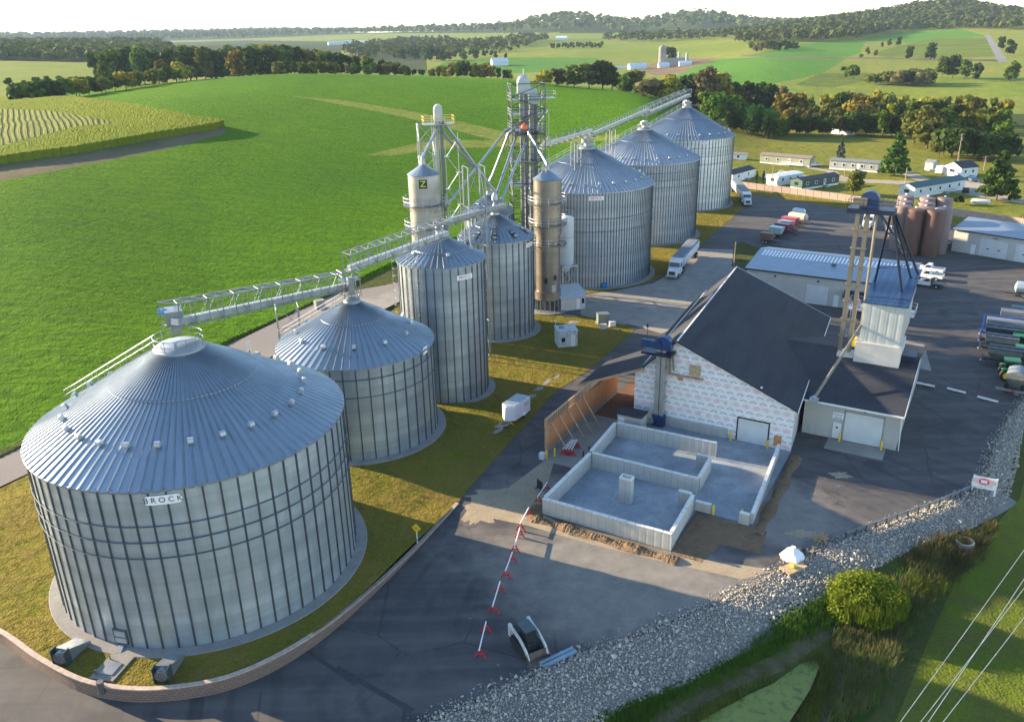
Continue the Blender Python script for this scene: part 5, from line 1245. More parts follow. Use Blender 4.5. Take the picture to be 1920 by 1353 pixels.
# little entry shed
simple_shed(W(-20.0, -4.4), _a, 3.1, 1.9, 2.3, 2.3, 'little grey lean-to shed with a white door between the clay bay and the elevator leg', M('siding_beige'), M('shingles'), over=.15, door=(.2, .95, 1.95, M('door_white')))
# ---------------- foundation walls
found = []
def fwall(E0, N0, E1, N1, h, label, th_=.3, grp='new concrete foundation walls'):
    a, c = W(E0, N0, .05), W(E1, N1, .05); d = c-a; t = thing('foundation_wall', a, math.atan2(d.y, d.x), label, 'concrete wall', grp); L = d.length
    MB().box(0, L, -th_/2, th_/2, 0, h).build('panel_wall', M('wall_panels'), t)
    n = max(1, round(L/.95)); cp = MB()
    for i in range(n): cp.box(L*i/n+.03, L*(i+1)/n-.03, -th_/2-.03, th_/2+.03, h, h+.09)
    cp.build('cap_slab', M('concrete_cap'), t)
    return t
fwall(-19.1, -25.5, -5.3, -25.5, 1.75, 'longest new concrete wall, facing the open yard with earth heaped along it')
fwall(-19.0, -25.2, -19.0, -14.4, 1.75, 'new concrete wall along the asphalt lane, nearer half, meeting the long yard wall')
fwall(-19.1, -14.0, -19.6, -5.9, 1.75, 'new concrete wall along the lane by the bay, farther half, ending at the shed')
fwall(-18.8, -14.2, -6.45, -14.2, 1.75, 'new concrete wall across the middle of the slab, behind the concrete pillar')
fwall(-6.5, -13.95, -6.8, -9.1, 1.75, 'short new concrete wall closing the middle wall, open at its far end')
fwall(-6.95, -9.0, -8.4, -8.95, 1.75, 'shortest concrete return, capping the short wall inside the slab')
fwall(-19.4, -5.75, -7.2, -5.35, 1.75, 'new concrete wall nearest the printed gable, parallel to it')
fwall(-5.5, -25.2, -5.9, -17.7, 1.75, 'new concrete wall stepping in from the corner of the long yard wall, beside bare dirt')
fwall(-6.1, -17.5, -7.5, -17.5, 1.75, 'concrete return by the yellow bollard, turned into the slab')
fwall(-5.65, -17.45, -4.0, -17.45, 1.0, 'low concrete stub wall ending at a yellow bollard')
fwall(.15, -17.5, -1.1, -1.4, 1.2, 'long thin concrete wall leading from the plywood door to the dirt strip')
fwall(.0, -17.75, -1.05, -17.75, 1.2, 'low concrete end return with a yellow bollard behind, beside the dirt')
t = thing('concrete_pillar', W(-12.5, -19.4, .05), _a, 'hollow topped concrete pillar standing alone on the slab', 'pillar')
MB().box(-.65, .65, -.45, .45, 0, 2.8).build('shaft', M('wall_panels'), t)
rim = MB().box(-.66, .66, -.46, -.3, 2.8, 3.0).box(-.66, .66, .3, .46, 2.8, 3.0).box(-.66, -.5, -.3, .3, 2.8, 3.0).box(.5, .66, -.3, .3, 2.8, 3.0); rim.build('rim', M('concrete_cap'), t)
# ---------------- bollards
def bollard(p, label, col='safety_yellow', h=1.1, r_=.12, grp='yellow bollards'):
    t = thing('bollard', p, 0, label, 'bollard', grp)
    MB().lathe([(r_, 0), (r_, h-.08), (r_*.7, h), (0.02, h+.03)], 14).build('post', M(col), t, smooth=True)
bollard(W(-6.9, -.55), 'yellow bollard on the elevator side of the white gable door'); bollard(W(-2.55, -.6), 'yellow bollard on the plywood side of the white gable door')
bollard(W(4.45, 5.3), 'yellow bollard between the wing door and the white entry door'); bollard(W(9.1, 5.3), 'yellow bollard at the outer corner of the wing door')
bollard(W(-3.75, -17.5), 'yellow bollard at the end of the low stub wall'); bollard(W(-.9, -17.35), 'yellow bollard inside the low end return', h=1.35)
bollard(W(-24.3, -14.9), 'yellow bollard at the open end of the orange bay wall'); bollard(W(-23.7, -14.0), 'second yellow bollard a step inside the orange bay wall')
bollard(W(-20.2, -12.0), 'dark rusty post by the lane wall, farther of two', 'rebar_dark', 1.3, .09, 'dark posts'); bollard(W(-20.3, -13.4), 'dark rusty post by the lane wall, nearer of two', 'rebar_dark', 1.3, .09, 'dark posts')
t = thing('concrete_block', W(-24.75, -14.9), _a, 'white concrete block under the end of the orange bay wall', 'block'); MB().box(-.3, .3, -.5, .1, 0, .75).build('block_body', M('concrete_cap'), t)
# ---------------- barricades
flat('chassis_dark', (.05, .05, .055), .6)
flat('barricade_red', (.52, .015, .02), .45)
def barricade_mesh(L):
    t = thing('barricade', (0, 0, 0), 0, 'x', 'barricade')
    MB().box(0, L, -.04, .04, .86, 1.0).build('white_bar', M('sign_white'), t)
    for x in (.25, L-.25):
        f = MB(); f.obox((x, -.48, 0), (x, 0, .88), .12, .08); f.obox((x, .48, 0), (x, 0, .88), .12, .08); f.obox((x, -.3, .35), (x, .3, .35), .08, .1); f.build('trestle', M('barricade_red'), t)
    return t
def barricade(pa, pb, label, grp='barricades lined up across the yard'):
    a, c = G(*pa), G(*pb); d = c-a; t = barricade_mesh(d.length); t.location = a; t.rotation_euler.z = math.atan2(d.y, d.x); tag(t, label, None, grp); return t
barricade((899, 1236), (912, 1182), 'red and white barricade nearest the skid loader, first of the row')
barricade((924, 1153), (938, 1106), 'red and white barricade, second of the row from the skid loader')
barricade((948, 1086), (961, 1050), 'red and white barricade, third of the row from the skid loader')
barricade((965, 1038), (975, 1004), 'red and white barricade, fourth of the row, just inside the shade edge')
barricade((975, 997), (992, 965), 'sunlit barricade, fifth of the row, on the pale strip')
barricade((1008, 946), (1026, 918), 'barricade leaning by the near corner of the lane wall')
for i, (a, c, lab) in enumerate((((1710, 718), (1752, 727), 'low white bar on the asphalt nearest the wing roof'), ((1775, 730), (1810, 739), 'low white bar on the asphalt, middle of the three by the wing'), ((1832, 746), (1871, 756), 'low white bar on the asphalt nearest the rock bank'))):
    p_, q_ = G(*a), G(*c); d_ = q_-p_; t = thing('traffic_bar', p_, math.atan2(d_.y, d_.x), lab, 'barrier', 'white bars beyond the wing'); MB().box(0, d_.length*.49, -.09, .09, .12, .34).box(d_.length*.51, d_.length, -.09, .09, .12, .34).build('white_bar', M('sign_white'), t); MB().box(.1, d_.length-.1, -.05, .05, 0, .12).build('foot_frame', M('chassis_dark'), t)
for i in range(4):
    t = barricade_mesh(2.6); t.location = W(-22.9+.32*i, -13.4+.1*i); t.rotation_euler.z = R(62+3*i); tag(t, 'red and white barricade stacked with three others beside the orange bay wall', None, 'stacked barricades')
# ---------------------------------------------------------------- other buildings of the yard
def frame2(pa, pb):
    a, b_ = G(*pa), G(*pb); d = b_-a; return a, math.atan2(d.y, d.x), d.length
a, rz_, _ = frame2((1551, 573), (1592, 584.5))
rz_ = R(-31.5)
shop = thing('metal_shop', a, rz_, 'long pale metal shop with a ribbed steel roof between the mill and the tank trailers', 'building')
he = VH(1551, 521, a); 
def loc_of(t, p): return Matrix.Rotation(-t.rotation_euler.z, 3, 'Z') @ (Vector(p)-t.location)
lf = loc_of(shop, G(1400, 503, he)); rt = 12.5; D_ = 15.5
x0 = lf.x; hp_ = he+1.5
MB().poly([(x0, 0, 0), (rt, 0, 0), (rt, 0, he), (x0, 0, he)]).poly([(x0, D_, 0), (x0, 0, 0), (x0, 0, he), (x0, D_*.62, hp_), (x0, D_, he+.4)]).poly([(rt, 0, 0), (rt, D_, 0), (rt, D_, he+.4), (rt, D_*.62, hp_), (rt, 0, he)]).poly([(rt, D_, 0), (x0, D_, 0), (x0, D_, he+.4), (rt, D_, he+.4)]).build('wall', M('metal_wall'), shop)
r_ = MB(); slab(r_, (x0-.3, -.35, he+.1), (rt+.3, -.35, he+.1), (rt+.3, D_*.62, hp_+.15), (x0-.3, D_*.62, hp_+.15), .14); slab(r_, (x0-.3, D_*.62, hp_+.15), (rt+.3, D_*.62, hp_+.15), (rt+.3, D_+.3, he+.5), (x0-.3, D_+.3, he+.5), .14)
sr = r_.build('steel_roof', M('metal_roof'), shop)
MB().obox((x0-.3, -.42, he), (rt+.3, -.42, he), .14, .22).build('gutter', M('ink_black'), sr)
slats = MB(); k = 0; xx = x0+.8
while xx < rt-1:
    y0, y1 = D_*.40, D_*.58; z0 = he+.1+(hp_-he+.05)*(y0+.35)/(D_*.62+.35); z1 = he+.1+(hp_-he+.05)*(y1+.35)/(D_*.62+.35)
    slab(slats, (xx, y0, z0+.05), (xx+.32, y0, z0+.05), (xx+.32, y1, z1+.05), (xx, y1, z1+.05), .04); xx += .62
slats.build('white_roof_slat', M('sign_white'), sr)  # row of flat white slats along the upper part of the near slope
MB().box(-3.9, -.1, -.08, .02, 0, 3.4).build('overhead_door', M('overhead_panel'), shop); MB().box(.9, 1.8, -.07, .02, 0, 2.1).build('door', M('door_white'), shop)
pn = MB(); slab(pn, (2.6, -2.1, 2.6), (10.5, -2.1, 2.6), (10.5, -.02, 3.3), (2.6, -.02, 3.3), .15); pn.build('entry_canopy', M('shingles'), shop)
MB().box(4.0, 5.2, -.07, .02, 0, 2.3).build('glass_door', M('glass_dark'), shop); MB().box(6.4, 9.2, -.07, .02, .9, 2.1).build('window', M('glass_dark'), shop)
MB().box(-1, -.3, 5, 5.7, he+.4, he+1.3).build('roof_vent', M('dark_steel'), sr)
for x in (-9.5, -2.0): MB().box(x-.15, x+.15, -.12, .02, he-1.0, he-.7).build('wall_lamp', M('ink_black'), shop)
a, rz2, L2 = frame2((1783, 470), (1920, 493))
wh = thing('metal_warehouse', a, rz2, 'pale metal warehouse with two wide white doors, beside the brown tanks', 'building')
he2 = VH(1785, 429, a); L2 = 34; D2 = 13
MB().hexa([(0, 0, 0), (L2, 0, 0), (L2, D2, 0), (0, D2, 0)], [(0, 0, he2), (L2, 0, he2), (L2, D2, he2), (0, D2, he2)]).build('wall', M('metal_wall'), wh)
r_ = MB(); slab(r_, (-.3, -.4, he2+.1), (L2, -.4, he2+.1), (L2, D2*.55, he2+1.6), (-.3, D2*.55, he2+1.6), .15); slab(r_, (-.3, D2*.55, he2+1.6), (L2, D2*.55, he2+1.6), (L2, D2+.4, he2+.3), (-.3, D2+.4, he2+.3), .15)
sr = r_.build('steel_roof', M('metal_roof'), wh); MB().obox((-.3, -.46, he2), (L2, -.46, he2), .14, .2).build('gutter', M('ink_black'), sr)
for k, x in enumerate((5.6, 12.6)):
    MB().box(x, x+5.4, -.07, .02, .05, 3.7).build('overhead_door', M('overhead_panel'), wh)
    for q in (1.4, 3.6): MB().box(x+q, x+q+.5, -.09, -.06, 1.55, 1.75).build('door_window', M('ink_black'), wh)
    MB().box(x+2.3, x+3.2, -.3, 0, 4.0, 4.15).build('wall_lamp', M('galvanised'), wh)
MB().box(3.9, 4.8, -.06, .02, 0, 2.1).build('door', M('door_white'), wh)
# brown poly tanks
k = 0
TKS = [(1718, 392, 'brown tank, front row, on the shop side'), (1755, 394.5, 'brown tank, front row, on the warehouse side'), (1695, 385.5, 'paler tank, second row, on the shop side'), (1736, 388.5, 'tank wedged between and behind the two front brown ones'), (1771, 390.5, 'paler tank touching the warehouse wall'),
       (1697.5, 377, 'tank third back on the shop side'), (1738, 380, 'tank third back in the middle file'), (1699.5, 367.5, 'rearmost tank on the shop side'), (1740, 370.5, 'rearmost tank in the middle file'), (1772, 371.5, 'rear tank nearest the warehouse roof')]
flat('brown_tank_pale', (.19, .135, .125), .7, 0, .12, .6)
for i, (px, py, lab) in enumerate(TKS):
    hz_ = 9.7; p = G(px, py, hz_); t = thing('storage_tank', (p.x, p.y, 0), 0, lab, 'tank', 'brown storage tanks by the warehouse')
    MB().lathe([(1.72, 0), (1.75, .3), (1.75, hz_-.25), (1.6, hz_), (.3, hz_+.3)], 28).build('tank_shell', M('brown_tank' if i < 2 else 'brown_tank_pale'), t, smooth=True)
    MB().lathe([(.25, hz_+.25), (.25, hz_+.5), (.1, hz_+.55)], 10).build('lid', M('sign_white'), t)
t = thing('pump_unit', G(1790, 468), rz2, 'green and grey pump skid at the foot of the tanks by the warehouse', 'pump')
MB().box(-3.4, -.9, -1.6, .2, .1, 1.4).build('pump_tank', flat('pump_green', (.10, .16, .14), .5), t); MB().box(-4.3, -3.5, -1.4, 0, .1, 1.6).box(-.6, .4, -.8, .2, .1, .9).build('pump_housing', M('transformer_green'), t)
MB().path([(-.8, -.4, .9), (.6, -.4, 2.2), (1.4, .1, 2.2)], .12, 6).build('pipe', M('galvanised'), t)

# ---------------------------------------------------------------- vehicles
flat('paint_white', (.74, .75, .76), .3, 0, .05, .8, spec=.6); flat('tyre', (.018, .018, .019), .85); flat('rim_steel', (.55, .56, .57), .35, .7)
flat('chassis', (.05, .05, .055), .6, .3); flat('tarp_grey', (.15, .18, .21), .7, 0, .15, 1)
flat('tail_red', (.55, .02, .02), .3); flat('lamp_clear', (.75, .76, .74), .2)
def wheel(par, x, y, r_, w_, rim='rim_steel', name='wheel'):
    o = MB().lathe([(r_*.55, -w_/2), (r_*.9, -w_/2), (r_, -w_*.3), (r_, w_*.3), (r_*.9, w_/2), (r_*.55, w_/2)], 20, cap=False).move(Matrix.Translation((x, y, r_)) @ Matrix.Rotation(R(90), 4, 'X')).build(name, M('tyre'), par, smooth=True)
    MB().lathe([(.01, -w_*.42), (r_*.56, -w_*.46), (r_*.56, w_*.46), (.01, w_*.42)], 16).move(Matrix.Translation((x, y, r_)) @ Matrix.Rotation(R(90), 4, 'X')).build('rim', M(rim), o)
    return o
def body(prof, y0, y1, inset=0.):
    """side profile (x, z) swept across the width"""
    return MB().hexa([(x, y0, z) for x, z in prof], [(x, y1, z) for x, z in prof])
def pickup(loc, rz, label, flatbed=False, paint='paint_white'):
    t = thing('pickup_truck', loc, rz, label, 'pickup truck', 'white pickups by the tower')
    # x forward; length 5.8
    MB().hexa([(2.9, -.9, .5), (2.9, .9, .5), (.4, .98, .5), (.4, -.98, .5)], [(2.8, -.84, 1.08), (2.8, .84, 1.08), (.9, .95, 1.18), (.9, -.95, 1.18)]).hexa([(.9, -.97, .5), (.9, .97, .5), (-.75, .97, .5), (-.75, -.97, .5)], [(.9, -.95, 1.18), (.9, .95, 1.18), (-.75, .95, 1.18), (-.75, -.95, 1.18)]).hexa([(.95, -.94, 1.16), (.95, .94, 1.16), (-.72, .94, 1.16), (-.72, -.94, 1.16)], [(.15, -.74, 1.86), (.15, .74, 1.86), (-.62, .74, 1.86), (-.62, -.74, 1.86)]).build('cab', M(paint), t)
    g = MB(); g.hexa([(.93, -.80, 1.22), (.93, .80, 1.22), (.28, .68, 1.80), (.28, -.68, 1.80)], [(.98, -.80, 1.23), (.98, .80, 1.23), (.33, .68, 1.81), (.33, -.68, 1.81)])
    for s in (-1, 1): g.hexa([(.6, s*.93, 1.24), (-.55, s*.93, 1.24), (-.5, s*.79, 1.76), (.1, s*.79, 1.76)], [(.6, s*.96, 1.24), (-.55, s*.96, 1.24), (-.5, s*.82, 1.76), (.1, s*.82, 1.76)])
    g.build('window', M('glass_dark'), t)
    if flatbed:
        MB().box(-3.0, -.85, -1.05, 1.05, .92, 1.02).build('flat_bed', M('dark_steel'), t); MB().box(-.95, -.85, -.95, .95, 1.02, 1.8).build('headboard_frame', M('ink_black'), t)
    else:
        b_ = MB(); b_.box(-2.9, -.78, -.97, -.86, .55, 1.2).box(-2.9, -.78, .86, .97, .55, 1.2).box(-2.95, -2.85, -.97, .97, .55, 1.2); b_.build('cargo_bed', M(paint), t); MB().box(-2.85, -.8, -.86, .86, .6, .72).build('bed_liner', M('ink_black'), t)
    MB().box(-2.9, 2.7, -.6, .6, .38, .5).build('chassis', M('chassis'), t)
    MB().box(2.78, 2.95, -.95, .95, .42, .62).build('front_bumper', M('rim_steel'), t)
    for s in (-1, 1): MB().box(2.78, 2.9, s*.72-.16, s*.72+.16, .74, .98).build('headlight', M('lamp_clear'), t); MB().box(-3.0, -2.94, s*.88-.08, s*.88+.08, .75, 1.1).build('tail_light', M('tail_red'), t)
    for x in (1.85, -1.85):
        for s in (-1, 1): wheel(t, x, s*.86, .40, .28)
    return t
def veh(pf, pr):
    """ground points of the nose and the tail -> centre and heading"""
    a, b_ = G(*pf), G(*pr); d = a-b_; return (a+b_)/2, math.atan2(d.y, d.x)
c, h = veh((1713, 507), (1766, 514.5)); pickup(c, h, 'white pickup parked farthest from the wing, with a white tank in its bed')
c, h = veh((1712, 519), (1762, 526)); pickup(c, h, 'white pickup with an open bed, between the other two')
c, h = veh((1711, 533), (1764, 541)); pickup(c, h, 'white flatbed pickup parked nearest the camera, with a dark flat deck', True)
def semi(pf, pr, label, tarp='tarp_grey'):
    c, h = veh(pf, pr); L = (G(*pf)-G(*pr)).length; t = thing('grain_truck', c, h, label, 'truck', 'grain trucks'); f = L/2
    MB().hexa([(f, -.95, .7), (f, .95, .7), (f-2.1, 1.15, .7), (f-2.1, -1.15, .7)], [(f-.15, -.85, 1.75), (f-.15, .85, 1.75), (f-2.1, 1.1, 2.05), (f-2.1, -1.1, 2.05)]).build('hood', M('paint_white'), t)
    MB().hexa([(f-2.0, -1.2, .7), (f-2.0, 1.2, .7), (f-4.3, 1.2, .7), (f-4.3, -1.2, .7)], [(f-2.35, -1.12, 3.1), (f-2.35, 1.12, 3.1), (f-4.3, 1.12, 3.25), (f-4.3, -1.12, 3.25)]).build('cab', M('paint_white'), t)
    g = MB().hexa([(f-2.06, -1.05, 2.1), (f-2.06, 1.05, 2.1), (f-2.28, 1.0, 2.85), (f-2.28, -1.0, 2.85)], [(f-2.0, -1.05, 2.1), (f-2.0, 1.05, 2.1), (f-2.22, 1.0, 2.85), (f-2.22, -1.0, 2.85)])
    for s in (-1, 1): g.hexa([(f-2.4, s*1.17, 2.0), (f-3.4, s*1.17, 2.0), (f-3.4, s*1.14, 2.8), (f-2.55, s*1.14, 2.8)], [(f-2.4, s*1.22, 2.0), (f-3.4, s*1.22, 2.0), (f-3.4, s*1.18, 2.8), (f-2.55, s*1.18, 2.8)])
    g.build('window', M('glass_dark'), t)
    MB().box(f-.02, f+.06, -.6, .6, .9, 1.6).build('grille', M('chassis'), t); MB().box(f-.1, f+.2, -1.15, 1.15, .45, .8).build('front_bumper', M('rim_steel'), t)
    for s in (-1, 1): MB().box(f-.05, f+.08, s*.78-.14, s*.78+.14, 1.05, 1.35).build('headlight', M('lamp_clear'), t)
    MB().box(-f+.3, f-.5, -.45, .45, .65, .95).build('chassis', M('chassis'), t)
    r0, r1 = -f, f-5.0
    MB().hexa([(r0+1.2, -.9, 1.05), (r1-1.2, -.9, 1.05), (r1-1.2, .9, 1.05), (r0+1.2, .9, 1.05)], [(r0, -1.28, 2.0), (r1, -1.28, 2.0), (r1, 1.28, 2.0), (r0, 1.28, 2.0)]).box(r0, r1, -1.28, 1.28, 2.0, 3.3).build('hopper_trailer', M('paint_white'), t)
    tp = MB(); n = 11
    for i in range(n):
        x = r0+(r1-r0)*i/n; x2 = r0+(r1-r0)*(i+1)/n-.06
        tp.hexa([(x, -1.3, 3.28), (x2, -1.3, 3.28), (x2, 1.3, 3.28), (x, 1.3, 3.28)], [(x, -1.0, 3.5), (x2, -1.0, 3.5), (x2, 1.0, 3.5), (x, 1.0, 3.5)])
    tp.build('roll_tarp_slat', M(tarp), t)
    for x in (f-1.2, f-5.2, f-6.4, -f+2.3, -f+1.1):
        for s in (-1, 1): wheel(t, x, s*1.0, .5, .45)
    return t
semi((1259, 524), (1299, 478), 'white grain truck and hopper trailer standing on the pale concrete beside the big bins')
semi((1402, 387), (1377, 357), 'white grain truck with a blue-grey trailer beyond the farthest bin, near the fence', 'tarp_grey')
c, h = veh((1616, 443), (1636, 412))
t = thing('truck_tractor', c, h, 'white truck tractor parked behind the tan elevator legs', 'truck')
MB().hexa([(3, -.9, .7), (3, .9, .7), (1, 1.1, .7), (1, -1.1, .7)], [(2.9, -.8, 1.7), (2.9, .8, 1.7), (1, 1.1, 2.0), (1, -1.1, 2.0)]).build('hood', M('paint_white'), t); MB().hexa([(1.1, -1.2, .7), (1.1, 1.2, .7), (-1.2, 1.2, .7), (-1.2, -1.2, .7)], [(.7, -1.1, 3.0), (.7, 1.1, 3.0), (-1.2, 1.1, 3.2), (-1.2, -1.1, 3.2)]).build('cab', M('paint_white'), t)
MB().hexa([(1.12, -1.0, 2.05), (1.12, 1.0, 2.05), (.85, .95, 2.8), (.85, -.95, 2.8)], [(1.2, -1.0, 2.05), (1.2, 1.0, 2.05), (.93, .95, 2.8), (.93, -.95, 2.8)]).build('window', M('glass_dark'), t); MB().box(-4, 1, -.45, .45, .6, .9).build('chassis', M('chassis'), t)
for x in (2.0, -2.2, -3.4):
    for s in (-1, 1): wheel(t, x, s*1.0, .5, .4)
# tank trailers in a row
def tank_trailer(pf, pr, col, label, r_=.95, round_=True):
    c, h = veh(pf, pr); L = max(4.0, (G(*pf)-G(*pr)).length); t = thing('tank_trailer', c, h, label, 'trailer', 'tank trailers parked behind the shop')
    f = L/2; m = flat(*col)
    if round_: MB().lathe([(.1, -f), (r_*.7, -f+.15), (r_, -f+.5), (r_, f-1.0), (r_*.7, f-.65), (.1, f-.5)], 18).move(Matrix.Translation((0, 0, 1.75)) @ Matrix.Rotation(R(90), 4, 'Y')).build('tank_body', m, t, smooth=True)
    else: MB().hexa([(-f+.5, -.8, .9), (f-1.2, -.8, .9), (f-1.2, .8, .9), (-f+.5, .8, .9)], [(-f, -1.1, 2.5), (f-.8, -1.1, 2.5), (f-.8, 1.1, 2.5), (-f, 1.1, 2.5)]).build('hopper_body', m, t)
    MB().box(-f, f+.9, -.4, .4, .6, .8).build('frame', M('chassis'), t)
    for x in (-f*.45, -f*.1):
        for s in (-1, 1): wheel(t, x, s*.95, .42, .3)
tank_trailer((1512, 412), (1485, 408), ('tank_steel', (.48, .55, .56), .35, .5), 'grey-white tank trailer, last of the row toward the fence')
tank_trailer((1516, 422), (1478, 416), ('tank_tan', (.55, .47, .36), .4), 'tan tank trailer, second from the fence in the row')
tank_trailer((1500, 429), (1466, 424), ('tank_red', (.36, .05, .07), .4), 'red box trailer with a pale top in the row of tank trailers', .9, False)
tank_trailer((1488, 436), (1462, 431), ('tank_slate', (.20, .26, .28), .4), 'slate grey trailer between the red and the maroon ones', .8, False)
tank_trailer((1486, 441), (1454, 436), ('tank_maroon', (.24, .05, .10), .4), 'maroon trailer next to the green-grey one', .85, False)
tank_trailer((1472, 447), (1444, 443), ('tank_mint', (.44, .53, .52), .4), 'green-grey box trailer nearest the shop roof', .9, False)
tank_trailer((1452, 458), (1430, 455), ('tank_rust', (.19, .12, .09), .6), 'rusty trailer half hidden by the shop roof corner', .85, False)
tank_trailer((1690, 447), (1662, 443), ('tank_aqua', (.50, .58, .60), .35, .4), 'pale blue tank trailer behind the blue A-frame')
tank_trailer((1685, 428), (1655, 424), ('tank_dark', (.12, .11, .11), .6), 'dark trailer beside the white truck tractor', .8, False)
# fertiliser spreaders and tractors along the rock bank
flat('hopper_grey', (.15, .175, .16), .45, .2, .2, 1); flat('tarp_black', (.03, .04, .055), .5, 0, .2, 1); flat('deck_blue', (.01, .05, .30), .4); flat('deere_green', (.015, .20, .05), .35, 0, .1); flat('rim_yellow', (.75, .55, .02), .4); flat('tarp_cover', (.17, .19, .21), .6, 0, .1, 1)
def spreader(pc, rz, L, label, col='hopper_grey', tarp='tarp_black', big=False, frame='chassis', hh=2.7):
    t = thing('spreader_trailer', G(*pc), rz, label, 'spreader', 'spreaders parked along the rock bank'); f = L/2; w_ = 1.15
    MB().hexa([(-f+.7, -.5, 1.0), (f-.7, -.5, 1.0), (f-.7, .5, 1.0), (-f+.7, .5, 1.0)], [(-f, -w_, hh-.6), (f, -w_, hh-.6), (f, w_, hh-.6), (-f, w_, hh-.6)]).hexa([(-f, -w_, hh-.6), (f, -w_, hh-.6), (f, w_, hh-.6), (-f, w_, hh-.6)], [(-f, -w_, hh), (f, -w_, hh), (f, w_, hh), (-f, w_, hh)]).build('hopper', M(col), t)
    ar = [(y, hh+.02+.38*math.cos(y/w_*math.pi/2)) for y in np.linspace(-w_, w_, 9)]
    MB().hexa([(-f, y, z) for y, z in ar], [(f, y, z) for y, z in ar]).build('tarp_cover', M(tarp), t)
    MB().tube((-f-.05, -.98, hh+.18), (f+.05, -.98, hh+.18), .1, 8).build('tarp_roll', M('tarp_cover'), t)
    for i in range(3): MB().obox((-f+L*(i+.7)/4, -w_*.8, hh+.22), (-f+L*(i+.7)/4+.5, w_*.1, hh+.40), .10, .02).build('tarp_strap', M('tarp_cover'), t)
    MB().box(-f-.4, f+1.3, -.35, .35, .75, 1.0).box(-f-.6, -f-.4, -1.2, 1.2, .8, 1.05).build('frame', M(frame), t)
    MB().lathe([(.05, 0), (.35, .0), (.35, .06)], 12, c=(-f-.5, -.4)).move(Matrix.Translation((0, 0, .6))).build('spinner', M('rim_steel'), t)
    for s in (-1, 1): wheel(t, -.2, s*.95, .62, .5)
    return t
HD = math.atan2((G(1905, 690)-G(1850, 682)).y, (G(1905, 690)-G(1850, 682)).x)
spreader((1873, 663), HD, 4.3, 'grey spreader with a dark roll tarp just behind the blue framed trailer')
spreader((1879, 686), HD, 4.3, 'grey spreader hitched to a green tractor, next to the one seen from its rear')
spreader((1882, 650), HD, 5.6, 'long black tarped trailer between the blue frame and the grey spreaders', 'tarp_black', 'tarp_black', hh=3.0)
t = spreader((1885, 637), HD, 6.0, 'long trailer with a bright blue frame rail and pale cover', 'tarp_cover', 'tarp_cover', frame='deck_blue', hh=3.0)
MB().obox((-3.4, 1.25, 3.15), (3.0, 1.25, 3.25), .2, .2).obox((-3.4, -1.3, 1.2), (-3.4, 1.3, 3.2), .2, .25).build('boom_frame', M('deck_blue'), t)
spreader((1925, 612), HD, 8.0, 'flat pale covered trailer, last of the spreader row', 'tarp_cover', 'tarp_cover', hh=2.2)
spreader((1925, 596), HD, 5.0, 'short slate trailer beyond the spreader row', 'hopper_grey', 'tarp_grey', hh=1.6)
t = spreader((1900, 735), HD+R(84), 3.2, 'pale grey spreader seen from its rear with a red triangle on its bar', 'hopper_grey', 'tarp_grey', hh=3.0)
MB().box(-2.7, -2.45, -2.0, 2.0, 1.0, 1.25).build('rear_bar', M('galvanised'), t); MB().poly([(-2.72, -.22, 1.0), (-2.72, .22, 1.0), (-2.72, 0, 1.45)]).build('warning_triangle', M('tail_red'), t)
def tractor(pc, rz, label):
    t = thing('tractor', G(*pc), rz, label, 'tractor', 'green tractors')
    MB().hexa([(.6, -.5, 1.0), (3.0, -.45, 1.0), (3.0, .45, 1.0), (.6, .5, 1.0)], [(.6, -.45, 1.95), (2.9, -.38, 1.75), (2.9, .38, 1.75), (.6, .45, 1.95)]).build('hood', M('deere_green'), t)
    MB().hexa([(-1.2, -.8, 1.3), (.6, -.75, 1.3), (.6, .75, 1.3), (-1.2, .8, 1.3)], [(-1.1, -.75, 2.7), (.4, -.7, 2.7), (.4, .7, 2.7), (-1.1, .75, 2.7)]).build('cab_glass', M('glass_dark'), t)
    MB().box(-1.35, .65, -.85, .85, 2.7, 2.95).build('cab_roof', M('deere_green'), t)
    for s in (-1, 1): MB().hexa([(-1.6, s*1.0-.3, 1.7), (.0, s*1.0-.3, 1.8), (.0, s*1.0+.3, 1.8), (-1.6, s*1.0+.3, 1.7)], [(-1.5, s*1.0-.3, 1.8), (-.1, s*1.0-.3, 1.9), (-.1, s*1.0+.3, 1.9), (-1.5, s*1.0+.3, 1.8)]).build('fender', M('deere_green'), t)
    MB().box(-1.2, 2.8, -.35, .35, .7, 1.1).build('chassis', M('chassis'), t)
    for s in (-1, 1): wheel(t, -.8, s*1.05, .9, .55, 'rim_yellow'); wheel(t, 2.2, s*.85, .6, .4, 'rim_yellow')
tractor((1912, 662), HD, 'green tractor at the edge behind the farther grey spreader'); tractor((1917, 686), HD, 'green tractor hitched to the nearer grey spreader'); tractor((1896, 711), HD+R(5), 'green tractor with a large yellow rimmed wheel behind the rear-facing spreader')
t = thing('water_tank_trailer', G(1918, 556), HD, 'grey-white poly tank trailer at the edge of the yard, away from the spreaders', 'trailer')
MB().lathe([(.3, -1.6), (1.05, -1.3), (1.05, 1.3), (.3, 1.6)], 20).move(Matrix.Translation((0, 0, 1.7)) @ Matrix.Rotation(R(90), 4, 'Y')).build('tank_body', M('tank_steel'), t, smooth=True); MB().box(-3.0, 2, -.6, .6, .5, .7).build('frame', M('chassis'), t)
for s in (-1, 1): wheel(t, 0, s*1.0, .42, .3)
